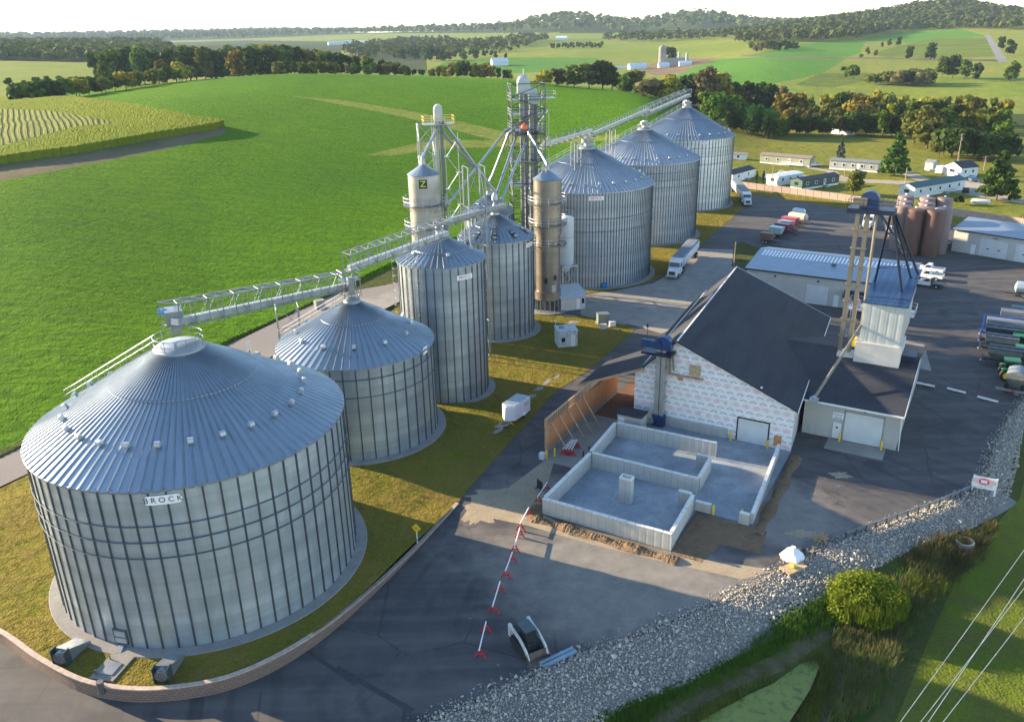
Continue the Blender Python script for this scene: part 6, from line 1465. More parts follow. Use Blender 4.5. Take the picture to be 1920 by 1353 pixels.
# enclosed cargo trailer on the lawn
c, h = veh((955, 792), (981, 772)); h = math.atan2((G(950, 790)-G(982, 765)).y, (G(950, 790)-G(982, 765)).x)
g = G(967, 783); t = thing('cargo_trailer', g, R(-122), 'white enclosed cargo trailer with a pale blue roof parked on the lawn by the lane', 'trailer')
MB().hexa([(-2.0, -1.0, .5), (1.6, -1.0, .5), (2.5, 0, .5), (1.6, 1.0, .5), (-2.0, 1.0, .5)], [(-2.0, -1.0, 2.45), (1.6, -1.0, 2.45), (2.35, 0, 2.35), (1.6, 1.0, 2.45), (-2.0, 1.0, 2.45)]).build('box_body', M('paint_white'), t)
MB().hexa([(-1.9, -.95, 2.46), (1.58, -.95, 2.46), (2.2, 0, 2.42), (1.58, .95, 2.46), (-1.9, .95, 2.46)], [(-1.9, -.9, 2.52), (1.5, -.9, 2.52), (2.1, 0, 2.46), (1.5, .9, 2.52), (-1.9, .9, 2.52)]).build('roof_skin', flat('roof_pale_blue', (.35, .43, .48), .4, .3), t)
MB().obox((2.3, -.4, .5), (3.4, 0, .5), .08, .08).obox((2.3, .4, .5), (3.4, 0, .5), .08, .08).build('hitch_frame', M('chassis'), t)
MB().box(1.62, 1.66, -.95, -.1, .55, 1.05).build('stone_guard', M('galvanised'), t)
for i in range(3): MB().box(-1.7, -.6+.1*i, 1.0, 1.02, 1.6+.2*i, 1.66+.2*i).build('side_marking', M('leg_grey'), t)
for s in (-1, 1):
    wheel(t, -.5, s*1.02, .34, .22); MB().hexa([(-1.0, s*1.12-.12, .6), (0, s*1.12-.12, .6), (0, s*1.12+.12, .6), (-1.0, s*1.12+.12, .6)], [(-.8, s*1.12-.12, .82), (-.2, s*1.12-.12, .82), (-.2, s*1.12+.12, .82), (-.8, s*1.12+.12, .82)]).build('mudguard', M('paint_white'), t)
# compact track loader
c, h = veh((1008, 1236), (982, 1192)); t = thing('track_loader', c+Vector((-.2, 0, 0)), R(-62), 'white compact track loader with a dark cab and an empty bucket by the rock bank', 'loader')
flat('loader_white', (.50, .50, .49), .45, 0, .15, 3)
for s in (-1, 1):
    tp = [(-1.15, .05), (.95, .05), (1.3, .35), (1.15, .62), (-1.2, .75), (-1.45, .4)]
    MB().hexa([(x, s*.75-.2, z) for x, z in tp], [(x, s*.75+.2, z) for x, z in tp]).build('track', M('tyre'), t)
    ap = [(-1.55, 1.35), (-1.5, 1.75), (.2, 1.5), (1.35, .95), (1.75, .35), (1.45, .3), (1.1, .8), (.1, 1.25)]
    MB().hexa([(x, s*.86-.07, z) for x, z in ap], [(x, s*.86+.07, z) for x, z in ap]).build('lift_arm', M('loader_white'), t)
    MB().box(-1.55, -1.2, s*.86-.12, s*.86+.12, .6, 1.7).build('arm_tower', M('loader_white'), t)
MB().hexa([(-1.5, -.55, .5), (-1.5, .55, .5), (.9, .55, .35), (.9, -.55, .35)], [(-1.45, -.55, 1.4), (-1.45, .55, 1.4), (.8, .55, .75), (.8, -.55, .75)]).build('machine_body', M('chassis'), t)
MB().hexa([(-.75, -.5, .9), (-.75, .5, .9), (.85, .48, .7), (.85, -.48, .7)], [(-.7, -.48, 1.98), (-.7, .48, 1.98), (.45, .46, 1.95), (.45, -.46, 1.95)]).build('cab_glass', M('glass_dark'), t)
MB().box(-.85, .5, -.52, .52, 1.96, 2.06).build('cab_roof', flat('cab_grey', (.05, .08, .095), .45), t)
bk = MB(); bk.hexa([(1.45, -.95, .06), (2.35, -.95, .02), (2.35, -.95, .06), (1.55, -.95, .14), (1.5, -.95, .75), (1.4, -.95, .75)], [(1.45, .95, .06), (2.35, .95, .02), (2.35, .95, .06), (1.55, .95, .14), (1.5, .95, .75), (1.4, .95, .75)])
for s in (-.95, .95): bk.hexa([(1.45, s-.02, .06), (2.3, s-.02, .04), (1.5, s-.02, .75)], [(1.45, s+.02, .06), (2.3, s+.02, .04), (1.5, s+.02, .75)])
bk.build('bucket', flat('bucket_steel', (.16, .125, .11), .5, .5, .3, 3), t)
# ---------------------------------------------------------------- signs, guardrail, oddments
g1, g2 = G(1821, 919), G(1862, 934, -.4); d = g2-g1; t = thing('billboard_sign', g1, math.atan2(d.y, d.x), 'white board on two posts with a red ring emblem beside the rock bank', 'sign'); L = d.length
zt = VH(1830, 890, g1); 
for x in (0, L): MB().box(x-.08, x+.08, -.08, .08, -.8, zt).build('post', M('sign_white'), t)
bd = MB().box(-.02, L+.02, -.16, -.08, zt-1.35, zt).build('sign_board', M('sign_white'), t)
e_ = MB()
n = 28; cx_, cz_ = L*.46, zt-.52
def ell(rx, rz_, y): return [(cx_+rx*math.cos(2*math.pi*i/n), y, cz_+rz_*math.sin(2*math.pi*i/n)) for i in range(n)]
e_.poly(ell(1.15, .40, -.163), 0)
o_, i_ = ell(.48, .36, -.167), [(cx_+.30*max(-1, min(1, 1.35*math.cos(2*math.pi*k/n))), -.167, cz_+.19*max(-1, min(1, 1.35*math.sin(2*math.pi*k/n)))) for k in range(n)]
e_.add(o_+i_, [(k, (k+1) % n, n+(k+1) % n, n+k) for k in range(n)], 1); e_.poly(i_, 2)
for r0, a0_, a1_ in ((zt-1.0, .5, L*.40), (zt-1.0, L*.5, L*.85), (zt-1.2, .15, L*.62)): e_.poly([(a0_, -.165, r0-.035), (a1_, -.165, r0-.035), (a1_, -.165, r0+.035), (a0_, -.165, r0+.035)], 3)
e_.build('emblem_marking', [flat('emblem_pink', (.80, .50, .45), .5, 0, .02), flat('emblem_red', (.72, .012, .07), .5, 0, .04), M('sign_white'), flat('faint_text', (.55, .42, .40), .6)], bd)
gp = [(1585, 1010), (1640, 990), (1700, 969), (1760, 947), (1818, 922)]; P = [G(*p) for p in gp]; t = thing('guardrail', P[0], 0, 'low blue-grey steel guardrail along the yard edge up to the ring sign', 'guardrail')
mb = MB()
for a, b_ in zip(P, P[1:]):
    a, b_ = a-P[0], b_-P[0]; mb.obox(a+Vector((0, 0, .62)), b_+Vector((0, 0, .62)), .09, .34)
mb.build('rail', M('galvanised'), t)
for i in range(13):
    s = i/12*(len(P)-1); j = min(int(s), len(P)-2); p = P[j].lerp(P[j+1], s-j)-P[0]; MB().box(p.x-.08, p.x+.08, p.y-.08, p.y+.08, -.3, .75).build('post', M('stiffener'), t)
g = G(783, 1021, .2); t = thing('warning_sign', g, R(-20), 'yellow diamond warning sign on a white post beside the retaining wall', 'sign'); MB().tube((0, 0, -.3), (0, 0, 2.0), .045, 8).build('post', M('sign_white'), t)
MB().hexa([(0, -.06, 1.45), (.48, -.06, 1.93), (0, -.06, 2.41), (-.48, -.06, 1.93)], [(0, -.03, 1.45), (.48, -.03, 1.93), (0, -.03, 2.41), (-.48, -.03, 1.93)]).box(-.2, .2, -.075, -.06, 1.98, 2.05, 1).box(-.16, .16, -.075, -.06, 1.82, 1.89, 1).build('sign_plate', [flat('sign_yellow', (.82, .50, .01), .5), M('sign_brown') if 'sign_brown' in MATS else flat('sign_brown', (.35, .22, .02), .6)], t)
t = thing('beam_stack', G(1035, 1240), math.atan2((G(1058, 1230)-G(1031, 1243)).y, (G(1058, 1230)-G(1031, 1243)).x), 'two blue-grey steel beams lying on the asphalt edge beside the loader bucket', 'steel beams', None)
for y in (-.2, .2): MB().box(-1.0, 2.2, y-.15, y+.15, .02, .24).build('beam', flat('beam_blue', (.20, .29, .36), .5, .3), t)
g = G(1485, 1046); mb = MB(); pr = []
bm_v = []
for j, (rr, zz) in enumerate(((.95, .02), (1.05, .25), (.8, .62), (.45, .95), (.16, 1.08), (.22, 1.25))):
    for i in range(20): q = rr*(1+.09*math.sin(i*2.1+j)+.05*math.cos(i*5)); bm_v.append((q*math.cos(i*math.pi/10), q*math.sin(i*math.pi/10), zz))
mb.add(bm_v, [(j*20+i, j*20+(i+1) % 20, (j+1)*20+(i+1) % 20, (j+1)*20+i) for j in range(5) for i in range(20)]+[tuple(100+i for i in range(20))])
tag(mb.build('bulk_bag', flat('bag_white', (.80, .80, .82), .6, 0, .05), smooth=True, loc=g), 'white tied bulk bag slumped at the corner of the yard by the rocks', 'bag')
t = thing('black_bag', G(1503, 1040), 0, 'crumpled black bag beside the white bulk bag', 'bag'); MB().lathe([(.5, 0), (.62, .25), (.45, .6), (.12, .8)], 12).build('bag_body', M('ink_black'), t, smooth=True)
for i in range(9):
    p = G(1506+i*2.1, 1043-i*1.6+(i % 3)*3, .05+.05*(i % 3)); t = tag(MB().box(-1.1, 1.1, -.07, .07, 0, .06).build('board', M('wood'), loc=p, rz=R(20+9*((i*5) % 7))), 'weathered board in the scrap heap behind the black bag', 'board', 'scrap boards by the rocks')
t = thing('pallet', G(1487, 1066), R(30), 'pale pallet with a yellow scrap on it, on the first rocks', 'pallet'); MB().box(-1.2, 1.2, -.6, .6, .15, .2).box(-1.2, 1.2, -.6, -.5, 0, .15).box(-1.2, 1.2, .5, .6, 0, .15).build('deck_slat', M('wood'), t); MB().lathe([(.25, .2), (.3, .35), (.1, .5)], 8).build('yellow_scrap', M('safety_yellow'), t)
t = thing('brush_pile', G(1541, 1011), 0, 'small heap of dry brush on the asphalt by the guardrail end', 'brush pile'); mb = MB(); rg = np.random.default_rng(5)
for i in range(70): a = rg.random()*6.28; r0 = rg.random()*.7; p = Vector((r0*math.cos(a), r0*math.sin(a), .05+.3*rg.random()*(1-r0))); dv = Vector(rg.normal(0, .35, 3).tolist()); dv.z *= .3; mb.tube(p-dv, p+dv, .025, 4)
mb.build('stick_weave', M('wood'), t)
g = G(1807, 1027, -1.6); g.z = float(ZT(np.array([g.x]), np.array([g.y]))[0]); t = thing('concrete_ring', g, 0, 'concrete manhole ring set in the rocks near the grass', 'manhole'); MB().lathe([(.85, -.6), (.85, .45), (.65, .45), (.65, -.3)], 28, cap=False).build('ring_wall', M('pad_concrete'), t, smooth=True); MB().lathe([(.02, -.25), (.66, -.25)], 20).build('water_surface', M('ink_black'), t)
MB_ = thing('small_sign', G(1012, 917), R(-60), 'small black board standing on the lane before the leaning barricade', 'sign'); MB().box(-.5, .5, -.04, .04, .1, 1.1).build('board', M('ink_black'), MB_); MB().box(-.45, -.38, -.3, .3, 0, .1).box(.38, .45, -.3, .3, 0, .1).build('foot_frame', M('ink_black'), MB_)
t = thing('road_sign', G(469, 668), R(60), 'white rectangular road sign on a dark post beside the back road', 'sign'); MB().box(-.05, .05, -.05, .05, 0, 1.6).build('post', M('chassis'), t); MB().box(-.45, .45, -.07, -.05, 1.0, 2.5).build('sign_plate', M('sign_white'), t)
t = thing('utility_box', G(600, 578), R(40), 'dark utility box beside the back road beyond the squat bin', 'electrical box'); MB().box(-.9, .9, -.5, .5, 0, 1.6).build('cabinet', M('leg_grey'), t); MB().box(-1.0, 1.0, -.6, .6, -.1, .1).build('base_plinth', M('pad_concrete'), t)
# overhead wires across the near field
flat('wire_alu', (.62, .62, .60), .4, .5)
for i, (a, b_, z) in enumerate((((2010, 905), (1690, 1353), 8.5), ((2010, 985), (1728, 1353), 8.0), ((2010, 950), (1742, 1353), 8.6), ((2010, 1040), (1770, 1353), 8.2))):
    A, Bp = G(*a, z), G(*b_, z); dv = Bp-A; A -= dv*.6; Bp += dv*.6; pts = [A.lerp(Bp, k/24)-Vector((0, 0, .7*4*(k/24)*(1-k/24)-.7)) for k in range(25)]
    lab = ('overhead power wire nearest the cattails', 'second overhead power wire from the cattails', 'third overhead power wire from the cattails', 'overhead power wire farthest from the cattails')[i]
    tag(MB().path([p-pts[0] for p in pts], .018, 5).build('power_wire', M('wire_alu'), loc=pts[0]), lab, 'power line', 'overhead wires over the grass')
# ---------------------------------------------------------------- long panel fence
ribbed('fence_panels', (.36, .27, .22), 2.4, 0, .8)
def panel_fence(pts, h, label):
    P = [G(*p) for p in pts]; t = thing('panel_fence', P[0], 0, label, 'fence'); rails = MB()
    for a, b_ in zip(P, P[1:]):
        d = b_-a; n = max(1, round(d.length/2.6))
        for i in range(n):
            p0, p1 = a.lerp(b_, i/n)-P[0], a.lerp(b_, (i+1)/n)-P[0]; u = (p1-p0).normalized()
            o = MB().box(.06, (p1-p0).length-.06, -.03, .03, .1, h).build('panel', M('fence_tan'), t); o.location = p0; o.rotation_euler.z = math.atan2(u.y, u.x)
            MB().box(p0.x-.07, p0.x+.07, p0.y-.07, p0.y+.07, 0, h+.1).build('post', M('fence_post'), t)
    return t
flat('fence_tan', (.40, .30, .25), .75, 0, .12, .5); flat('fence_post', (.50, .40, .34), .75)
panel_fence([(1372, 351), (1480, 364), (1600, 380), (1690, 394)], 2.0, 'long tan panel fence between the yard and the mobile homes')
panel_fence([(1786, 405), (1850, 415), (1960, 432)], 2.0, 'tan panel fence behind the pale metal warehouse')
# ---------------------------------------------------------------- mobile homes and sheds
def home(pa, pb, depth, h, wall, roof, label, nwin=4, gable=.55, skirt='sign_white', name='mobile_home', cat='mobile home', deck=False):
    a, b_ = G(*pa), G(*pb); d = b_-a; L = d.length; t = thing(name, a, math.atan2(d.y, d.x), label, cat, None)
    MB().box(0, L, 0, depth, .55, h).poly([(0, 0, h), (0, depth, h), (0, depth/2, h+gable)]).poly([(L, 0, h), (L, depth, h), (L, depth/2, h+gable)]).build('wall', wall, t)
    MB().box(.05, L-.05, .05, depth-.05, 0, .55).build('skirting', M(skirt), t)
    r_ = MB(); slab(r_, (-.25, -.25, h-.02), (L+.25, -.25, h-.02), (L+.25, depth/2, h+gable+.1), (-.25, depth/2, h+gable+.1), .1); slab(r_, (-.25, depth/2, h+gable+.1), (L+.25, depth/2, h+gable+.1), (L+.25, depth+.25, h-.02), (-.25, depth+.25, h-.02), .1); r_.build('roof', roof, t)
    for i in range(nwin):
        x = L*(i+.6)/(nwin+.3); wo = MB().box(x-.42, x+.42, -.05, .02, 1.35, 2.2).build('window', M('glass_dark'), t)
        MB().box(x-.55, x-.42, -.08, .02, 1.25, 2.3).box(x+.42, x+.55, -.08, .02, 1.25, 2.3).box(x-.42, x+.42, -.08, .02, 2.2, 2.3).box(x-.42, x+.42, -.08, .02, 1.25, 1.35).build('window_frame', M('sign_white'), wo)
    st_ = MB().box(L*.58-.3, L*.58+1.1, -1.1, -.02, 0, .5); st_.box(L*.58-.3, L*.58+1.1, -1.5, -1.1, 0, .25); st_.build('door_step', M('leg_grey'), t)
    MB().tube((L*.3, depth*.5, h+gable*.9), (L*.3, depth*.5, h+gable+.5), .09, 6).build('vent_pipe', M('galvanised'), t)
    x = L*.58; MB().box(x, x+.8, -.05, .02, .6, 2.5).build('door', M('door_white'), t)
    MB().box(-.05, .02, depth*.35, depth*.65, 1.3, 2.2).build('end_window', M('glass_dark'), t)
    if deck: 
        q = MB().box(L*.45, L*.9, -1.6, -.1, .5, .6); rail(q, [(L*.45, -1.6, .6), (L*.9, -1.6, .6)], .9, .05, .8); q.build('porch', M('sign_white'), t)
    return t
flat('home_olive', (.26, .28, .19), .7); flat('home_grey', (.36, .36, .34), .7); flat('home_white', (.66, .68, .70), .6); flat('home_green', (.035, .085, .07), .6); flat('roof_brown', (.22, .17, .14), .7); flat('roof_grey', (.16, .18, .18), .7); flat('roof_dark', (.03, .035, .045), .8); flat('roof_green', (.012, .075, .075), .5); flat('roof_white', (.62, .66, .70), .5)
home((1424, 306), (1517, 314), 4.5, 3.1, M('home_olive'), M('roof_brown'), 'olive mobile home with a white porch at the far lane', deck=True)
home((1554, 317), (1645, 324), 4.5, 3.1, M('home_grey'), M('roof_grey'), 'grey mobile home with shutters beside the big pine', 5)
home((1458, 349), (1504, 341), 4.5, 2.9, M('home_white'), M('roof_white'), 'white mobile home next to the dark green one', 3, .3)
home((1503, 357), (1572, 346), 4.5, 2.9, M('home_green'), M('roof_dark'), 'dark green mobile home behind the fence by the round bush', 4, .6)
home((1373, 344), (1415, 332), 5, 2.8, M('home_white'), M('roof_dark'), 'white cottage with a dark roof just past the farthest bin', 2, .8, name='cottage', cat='house')
home((1371, 302), (1398, 303), 4, 2.6, M('home_white'), M('roof_brown'), 'small white trailer home partly behind the farthest bin', 1, .3)
home((1713, 372), (1808, 355), 5, 3.0, M('home_white'), M('roof_green'), 'white mobile home with a green roof behind the tanks', 5, .9)
home((1800, 333), (1832, 330), 7, 3.0, M('home_white'), M('roof_dark'), 'white house with a navy roof beside the right hand pine', 2, 1.6, name='cottage', cat='house')
home((1558, 250), (1590, 254), 5, 2.6, M('home_white'), M('roof_dark'), 'lone white garage with a dark roof in the back meadow', 0, 1.0, name='garage', cat='garage')
home((1733, 318), (1748, 320), 3, 2.6, M('home_grey'), M('roof_grey'), 'narrow grey garden shed on the lawn beyond the big pine', 0, .7, name='garden_shed', cat='shed')
t = thing('camper_trailer', G(1765, 326), R(35), 'white camper trailer parked beside the narrow grey shed', 'camper'); MB().hexa([(-2.2, -1.1, .5), (2.0, -1.1, .5), (2.0, 1.1, .5), (-2.2, 1.1, .5)], [(-1.9, -1.05, 2.7), (1.6, -1.05, 2.6), (1.6, 1.05, 2.6), (-1.9, 1.05, 2.7)]).build('camper_body', M('paint_white'), t); MB().box(-.8, .4, -1.13, -1.08, 1.5, 2.1).build('window', M('glass_dark'), t)
for s in (-1, 1): wheel(t, 0, s*1.0, .34, .2)
def car(pc, rz, paint, label):
    t = thing('parked_car', G(*pc), rz, label, 'car', 'cars among the mobile homes'); pr = [(2.1, .4), (2.15, .75), (1.2, .95), (.5, 1.42), (-1.0, 1.42), (-1.8, 1.0), (-2.15, .9), (-2.1, .4)]
    body(pr, -.85, .85).build('body', paint, t); pr2 = [(1.1, .98), (.5, 1.38), (-.95, 1.38), (-1.65, 1.0)]
    MB().hexa([(x, -.87, z) for x, z in pr2], [(x, .87, z) for x, z in pr2]).build('window', M('glass_dark'), t)
    for x in (1.35, -1.3):
        for s in (-1, 1): wheel(t, x, s*.8, .32, .2)
car((1528, 312), R(10), M('paint_white'), 'white car beside the olive mobile home'); car((1440, 335), R(20), M('paint_white'), 'white car parked past the cottage near the twin cypresses'); car((1810, 361), R(60), M('ink_black'), 'black car by the end of the green roofed home'); car((1822, 340), R(80), M('ink_blue'), 'dark blue car in the drive of the navy roofed house')
t = thing('propane_tank', G(1838, 384), R(-25), 'white horizontal propane tank on the grass behind the fence', 'tank'); MB().lathe([(.1, -2.4), (.5, -2.2), (.6, -1.9), (.6, 1.9), (.5, 2.2), (.1, 2.4)], 16).move(Matrix.Translation((0, 0, .95)) @ Matrix.Rotation(R(90), 4, 'Y')).build('tank_shell', M('paint_white'), t, smooth=True); MB().box(-1.5, -1.3, -.4, .4, 0, .5).build('support', M('pad_concrete'), t); MB().box(1.3, 1.5, -.4, .4, 0, .5).build('support', M('pad_concrete'), t)
flat('pole_wood', (.30, .23, .16), .85)
def pole(px, py, ytop, label, arms=True):
    p = G(px, py); h = VH(px+(CX-px)*0, ytop, p); t = thing('utility_pole', p, R(15), label, 'utility pole', 'utility poles'); MB().tube((0, 0, -.3), (0, 0, h), .16, 8, r2=.11).build('pole_shaft', M('pole_wood'), t)
    if arms:
        a_ = MB().box(-1.2, 1.2, -.06, .06, h-.5, h-.36); a_.box(-1.0, 1.0, -.06, .06, h-1.4, h-1.28); a_.build('cross_arm', M('pole_wood'), t)
        MB().tube((.3, 0, h-2.4), (.3, 0, h-1.6), .2, 10).build('transformer', M('galvanised'), t)
    return p, h
pole(1793, 316, 250, 'tall utility pole with crossarms before the far trees'); pole(1844, 320, 292, 'short utility pole behind the navy roofed house'); pole(1735, 246, 228, 'leaning pole at the edge of the far trees', False)
pole(1694, 360, 314, 'thin pole on the lawn before the tanks', False); pole(1447, 349, 305, 'thin pole by the twin cypresses', False); pole(1583, 332, 316, 'slim pole in front of the grey mobile home', False); pole(1376, 500, 453, 'slim pole on the grass strip beside the shop', False)
# distant farms
def far_box(px, d, L, D_, h, wall, roof, rz, label, name='barn', cat='barn', gable=.3):
    p = TD(px, d); t = thing(name, p, rz, label, cat); MB().box(-L/2, L/2, -D_/2, D_/2, -1, h).poly([(-L/2, -D_/2, h), (-L/2, D_/2, h), (-L/2, 0, h+D_*gable)]).poly([(L/2, -D_/2, h), (L/2, D_/2, h), (L/2, 0, h+D_*gable)]).build('wall', wall, t)
    r_ = MB(); slab(r_, (-L/2-.3, -D_/2-.4, h-.1), (L/2+.3, -D_/2-.4, h-.1), (L/2+.3, 0, h+D_*gable+.1), (-L/2-.3, 0, h+D_*gable+.1)); slab(r_, (-L/2-.3, 0, h+D_*gable+.1), (L/2+.3, 0, h+D_*gable+.1), (L/2+.3, D_/2+.4, h-.1), (-L/2-.3, D_/2+.4, h-.1)); r_.build('roof', roof, t)
far_box(1197, 1000, 20, 9, 3.6, M('home_white'), M('roof_white'), R(12), 'long white barn with a pale roof before the concrete silo')
far_box(1272, 1040, 26, 11, 4.5, M('home_grey'), M('roof_grey'), R(-5), 'grey barn just past the concrete silo'); far_box(1247, 1012, 12, 7, 3, M('home_white'), M('roof_white'), R(5), 'low white shed at the foot of the concrete silo'); far_box(1288, 1015, 14, 7, 3, M('home_white'), M('roof_white'), R(0), 'low white shed at the end of the silo farm')
p = TD(1244, 1025); t = thing('farm_silo', p, 0, 'pale concrete farm silo with a dome in the far valley', 'silo'); MB().lathe([(4.2, -1), (4.2, 20), (3.9, 21.5), (2.2, 23), (.2, 23.6)], 24).build('silo_shell', M('pad_concrete'), t, smooth=True)
for px, dd, hh in ((1276, 1045, 13), (1291, 1030, 12)): p = TD(px, dd); t = thing('farm_silo', p, 0, 'small slim silo among the barns' if px < 1280 else 'thin silo at the edge of the silo farm', 'silo'); MB().lathe([(1.6, -1), (1.6, hh), (.2, hh+1.2)], 14).build('silo_shell', M('home_grey'), t)
far_box(1160, 1010, 30, 3, 1.5, M('home_white'), M('roof_white'), R(18), 'long white wrapped bale row before the silo farm', 'bale_row', 'bale row')
for px, dd, L, lab in ((640, 2300, 70, 'long white far barn in the hazy valley'), (668, 2350, 60, 'second long white far barn in the hazy valley'), (700, 1900, 18, 'small white far house in the valley by trees'), (785, 1750, 30, 'far farmhouse with a pale roof among valley trees'), (935, 1090, 20, 'white farmhouse with a gable beyond the crest'), (1053, 2050, 26, 'white far house on the open hillside'), (1822, 1900, 26, 'pale hilltop house by the hill road'), (1868, 1950, 34, 'tan hilltop building above the hill road'), (1905, 1850, 30, 'grey hilltop shed above the hill road')):
    far_box(px, dd, L, 12, 5, M('home_white'), M('roof_white' if dd != 1950 else 'roof_brown'), R(px % 50-20), lab, 'farmhouse' if 'house' in lab else 'barn', 'house' if 'house' in lab else 'barn')
# ---------------------------------------------------------------- foliage
def leaf_mat(name, c1, c2, c3=None, trans=.28, scale=.35):
    t = NT(name); oi = t.n('ShaderNodeObjectInfo'); geo = t.n('ShaderNodeNewGeometry')
    isl = geo.outputs['Random Per Island']
    c = t.mix(isl, c1, c2); n1 = t.ramp(t.noise(scale, 3), .35, .65)
    c = t.mix(t.math('MULTIPLY', n1, .55), c, c3 or tuple(v*.55 for v in c1))
    hs = t.n('ShaderNodeHueSaturation'); t.put(hs.inputs['Color'], c); t.put(hs.inputs['Value'], t.math('ADD', t.math('MULTIPLY', oi.outputs['Random'], .5), .78)); t.put(hs.inputs['Hue'], t.math('ADD', t.math('MULTIPLY', oi.outputs['Random'], .03), .485))
    col = hs.outputs[0]; t.put(t.b.inputs['Base Color'], col); t.b.inputs['Roughness'].default_value = .75; t.b.inputs['Specular IOR Level'].default_value = .04
    tr = t.n('ShaderNodeBsdfTranslucent'); t.put(tr.inputs[0], col); mx = t.n('ShaderNodeMixShader'); mx.inputs[0].default_value = trans
    t.t.links.new(t.b.outputs[0], mx.inputs[1]); t.t.links.new(tr.outputs[0], mx.inputs[2]); t.t.links.new(mx.outputs[0], t.t.nodes['Material Output'].inputs['Surface'])
    MATS[name] = t.m; return t.m
leaf_mat('leaf_dark', (.030, .060, .014), (.050, .085, .020)); leaf_mat('leaf_mid', (.065, .125, .018), (.11, .165, .025)); leaf_mat('leaf_bright', (.075, .16, .02), (.11, .20, .03), (.05, .10, .015))
leaf_mat('leaf_yellow', (.24, .24, .025), (.30, .26, .03), (.11, .12, .02)); leaf_mat('leaf_orange', (.24, .17, .03), (.20, .17, .03), (.13, .12, .025)); leaf_mat('leaf_brown', (.15, .12, .05), (.14, .125, .05), (.10, .09, .04)); leaf_mat('leaf_olive', (.12, .14, .028), (.16, .165, .035), (.055, .07, .02))
leaf_mat('leaf_pine', (.045, .10, .018), (.085, .14, .025), (.025, .05, .014), .15); leaf_mat('leaf_spruce', (.07, .085, .075), (.10, .11, .09), (.04, .05, .045), .1)
leaf_mat('leaf_reed', (.13, .23, .02), (.25, .31, .035), (.07, .10, .015), .35, .8); leaf_mat('leaf_weed', (.13, .13, .05), (.18, .165, .07), (.05, .06, .025)); leaf_mat('far_leaf', (.050, .085, .026), (.085, .12, .032), (.12, .13, .035), .2, .012)
flat('bark', (.10, .075, .055), .9, 0, .3, 3)
def quads(c, nrm, sz, rg, asp=1.0):
    """one leaf clump card per centre, roughly facing nrm"""
    n = len(c); nrm = nrm/np.maximum(np.linalg.norm(nrm, axis=1, keepdims=True), 1e-6)
    a = rg.normal(size=(n, 3)); u = np.cross(nrm, a); u /= np.maximum(np.linalg.norm(u, axis=1, keepdims=True), 1e-6); v = np.cross(nrm, u)
    s = (sz*rg.uniform(.6, 1.3, n))[:, None]; u = u*s*asp; v = v*s
    bend = nrm*s*.25
    V_ = np.stack([c-u-v*.6, c+u*.7-v+bend*.3, c+u+v*.7, c-u*.8+v+bend*.3], 1).reshape(-1, 3)
    return V_, np.arange(4*n).reshape(n, 4)
def crown_cards(rg, H, rad, base, lobes, n, sz, shape='round'):
    C = []; Nn = []
    L = []
    for k in range(lobes):
        u = rg.uniform(0, 1); 
        if shape == 'round': z = base+(H-base)*(.18+.68*u); r0 = rad*.62*math.sqrt(max(.05, 1-((z-(base+(H-base)*.45))/((H-base)*.58))**2)); lr = rad*rg.uniform(.30, .50)
        elif shape == 'tall': z = base+(H-base)*(.1+.8*u); r0 = rad*.5*(1-.55*u); lr = rad*rg.uniform(.4, .6)
        else: z = base+(H-base)*u; r0 = rad*.85*(1-u**1.4); lr = rad*rg.uniform(.2, .32)*(1.15-u*.6)
        a = rg.uniform(0, 6.283); L.append((r0*math.cos(a)*rg.uniform(.5, 1), r0*math.sin(a)*rg.uniform(.5, 1), z, lr))
    for (x, y, z, lr) in L:
        m = max(4, int(n/lobes*(lr/(rad*.4))**1.5)); d = rg.normal(size=(m, 3)); d /= np.linalg.norm(d, axis=1, keepdims=True)
        rr = lr*rg.uniform(.55, 1.12, m)[:, None]; flatn = np.array([1, 1, .8 if shape != 'pine' else .45])
        C.append(np.array([x, y, z])+d*rr*flatn); Nn.append(d+rg.normal(0, .45, (m, 3))+np.array([0, 0, .25]))
    return quads(np.concatenate(C), np.concatenate(Nn), sz, rg)
def trunk_mb(H, r_, base, rg, limbs=5, spread=2.5):
    mb = MB(); mb.tube((0, 0, -.6), (0, 0, base+.2*(H-base)), r_, 7, r2=r_*.7); mb.tube((0, 0, base+.2*(H-base)), (.1, .1, H*.86), r_*.7, 6, r2=r_*.2)
    for k in range(limbs):
        a = 6.283*k/limbs+rg.uniform(0, .8); z = base+(H-base)*rg.uniform(.0, .4); mb.tube((0, 0, z), (spread*math.cos(a), spread*math.sin(a), z+spread*rg.uniform(.5, 1.1)), r_*.4, 5, r2=r_*.12)
    return mb
PROTO = {}
def proto(key, name, H, rad, base, lobes, n, sz, shape, parts):
    rg = np.random.default_rng(abs(hash(key)) % 9999 if False else sum(ord(ch)*(i+3) for i, ch in enumerate(key)))
    V_, F_ = crown_cards(rg, H, rad, base, lobes, n, sz, shape); PROTO[key] = (name, H, V_, F_, rg, parts, max(.12, H*.017), base, rad)
for i in range(4): proto('near%d' % i, 'deciduous_tree', 14, 4.9, 1.2, 15+3*i, 1250, .50, 'round', True)
for i in range(4): proto('mid%d' % i, 'deciduous_tree', 14, 5.3, .8, 12+2*i, 520, .72, 'round', False)
for i in range(2): proto('tall%d' % i, 'deciduous_tree', 15, 3.1, 1.0, 12, 620, .48, 'tall', True)
for i in range(3): proto('bush%d' % i, 'shrub', 5, 3.0, .1, 9, 300, .45, 'round', False)
proto('pine0', 'pine_tree', 17, 6.2, 1.6, 80, 5200, .50, 'pine', True); proto('spruce0', 'spruce_tree', 11, 3.2, .4, 60, 2600, .40, 'pine', True); proto('cypress0', 'cypress_tree', 7, .85, .2, 14, 700, .22, 'tall', True)
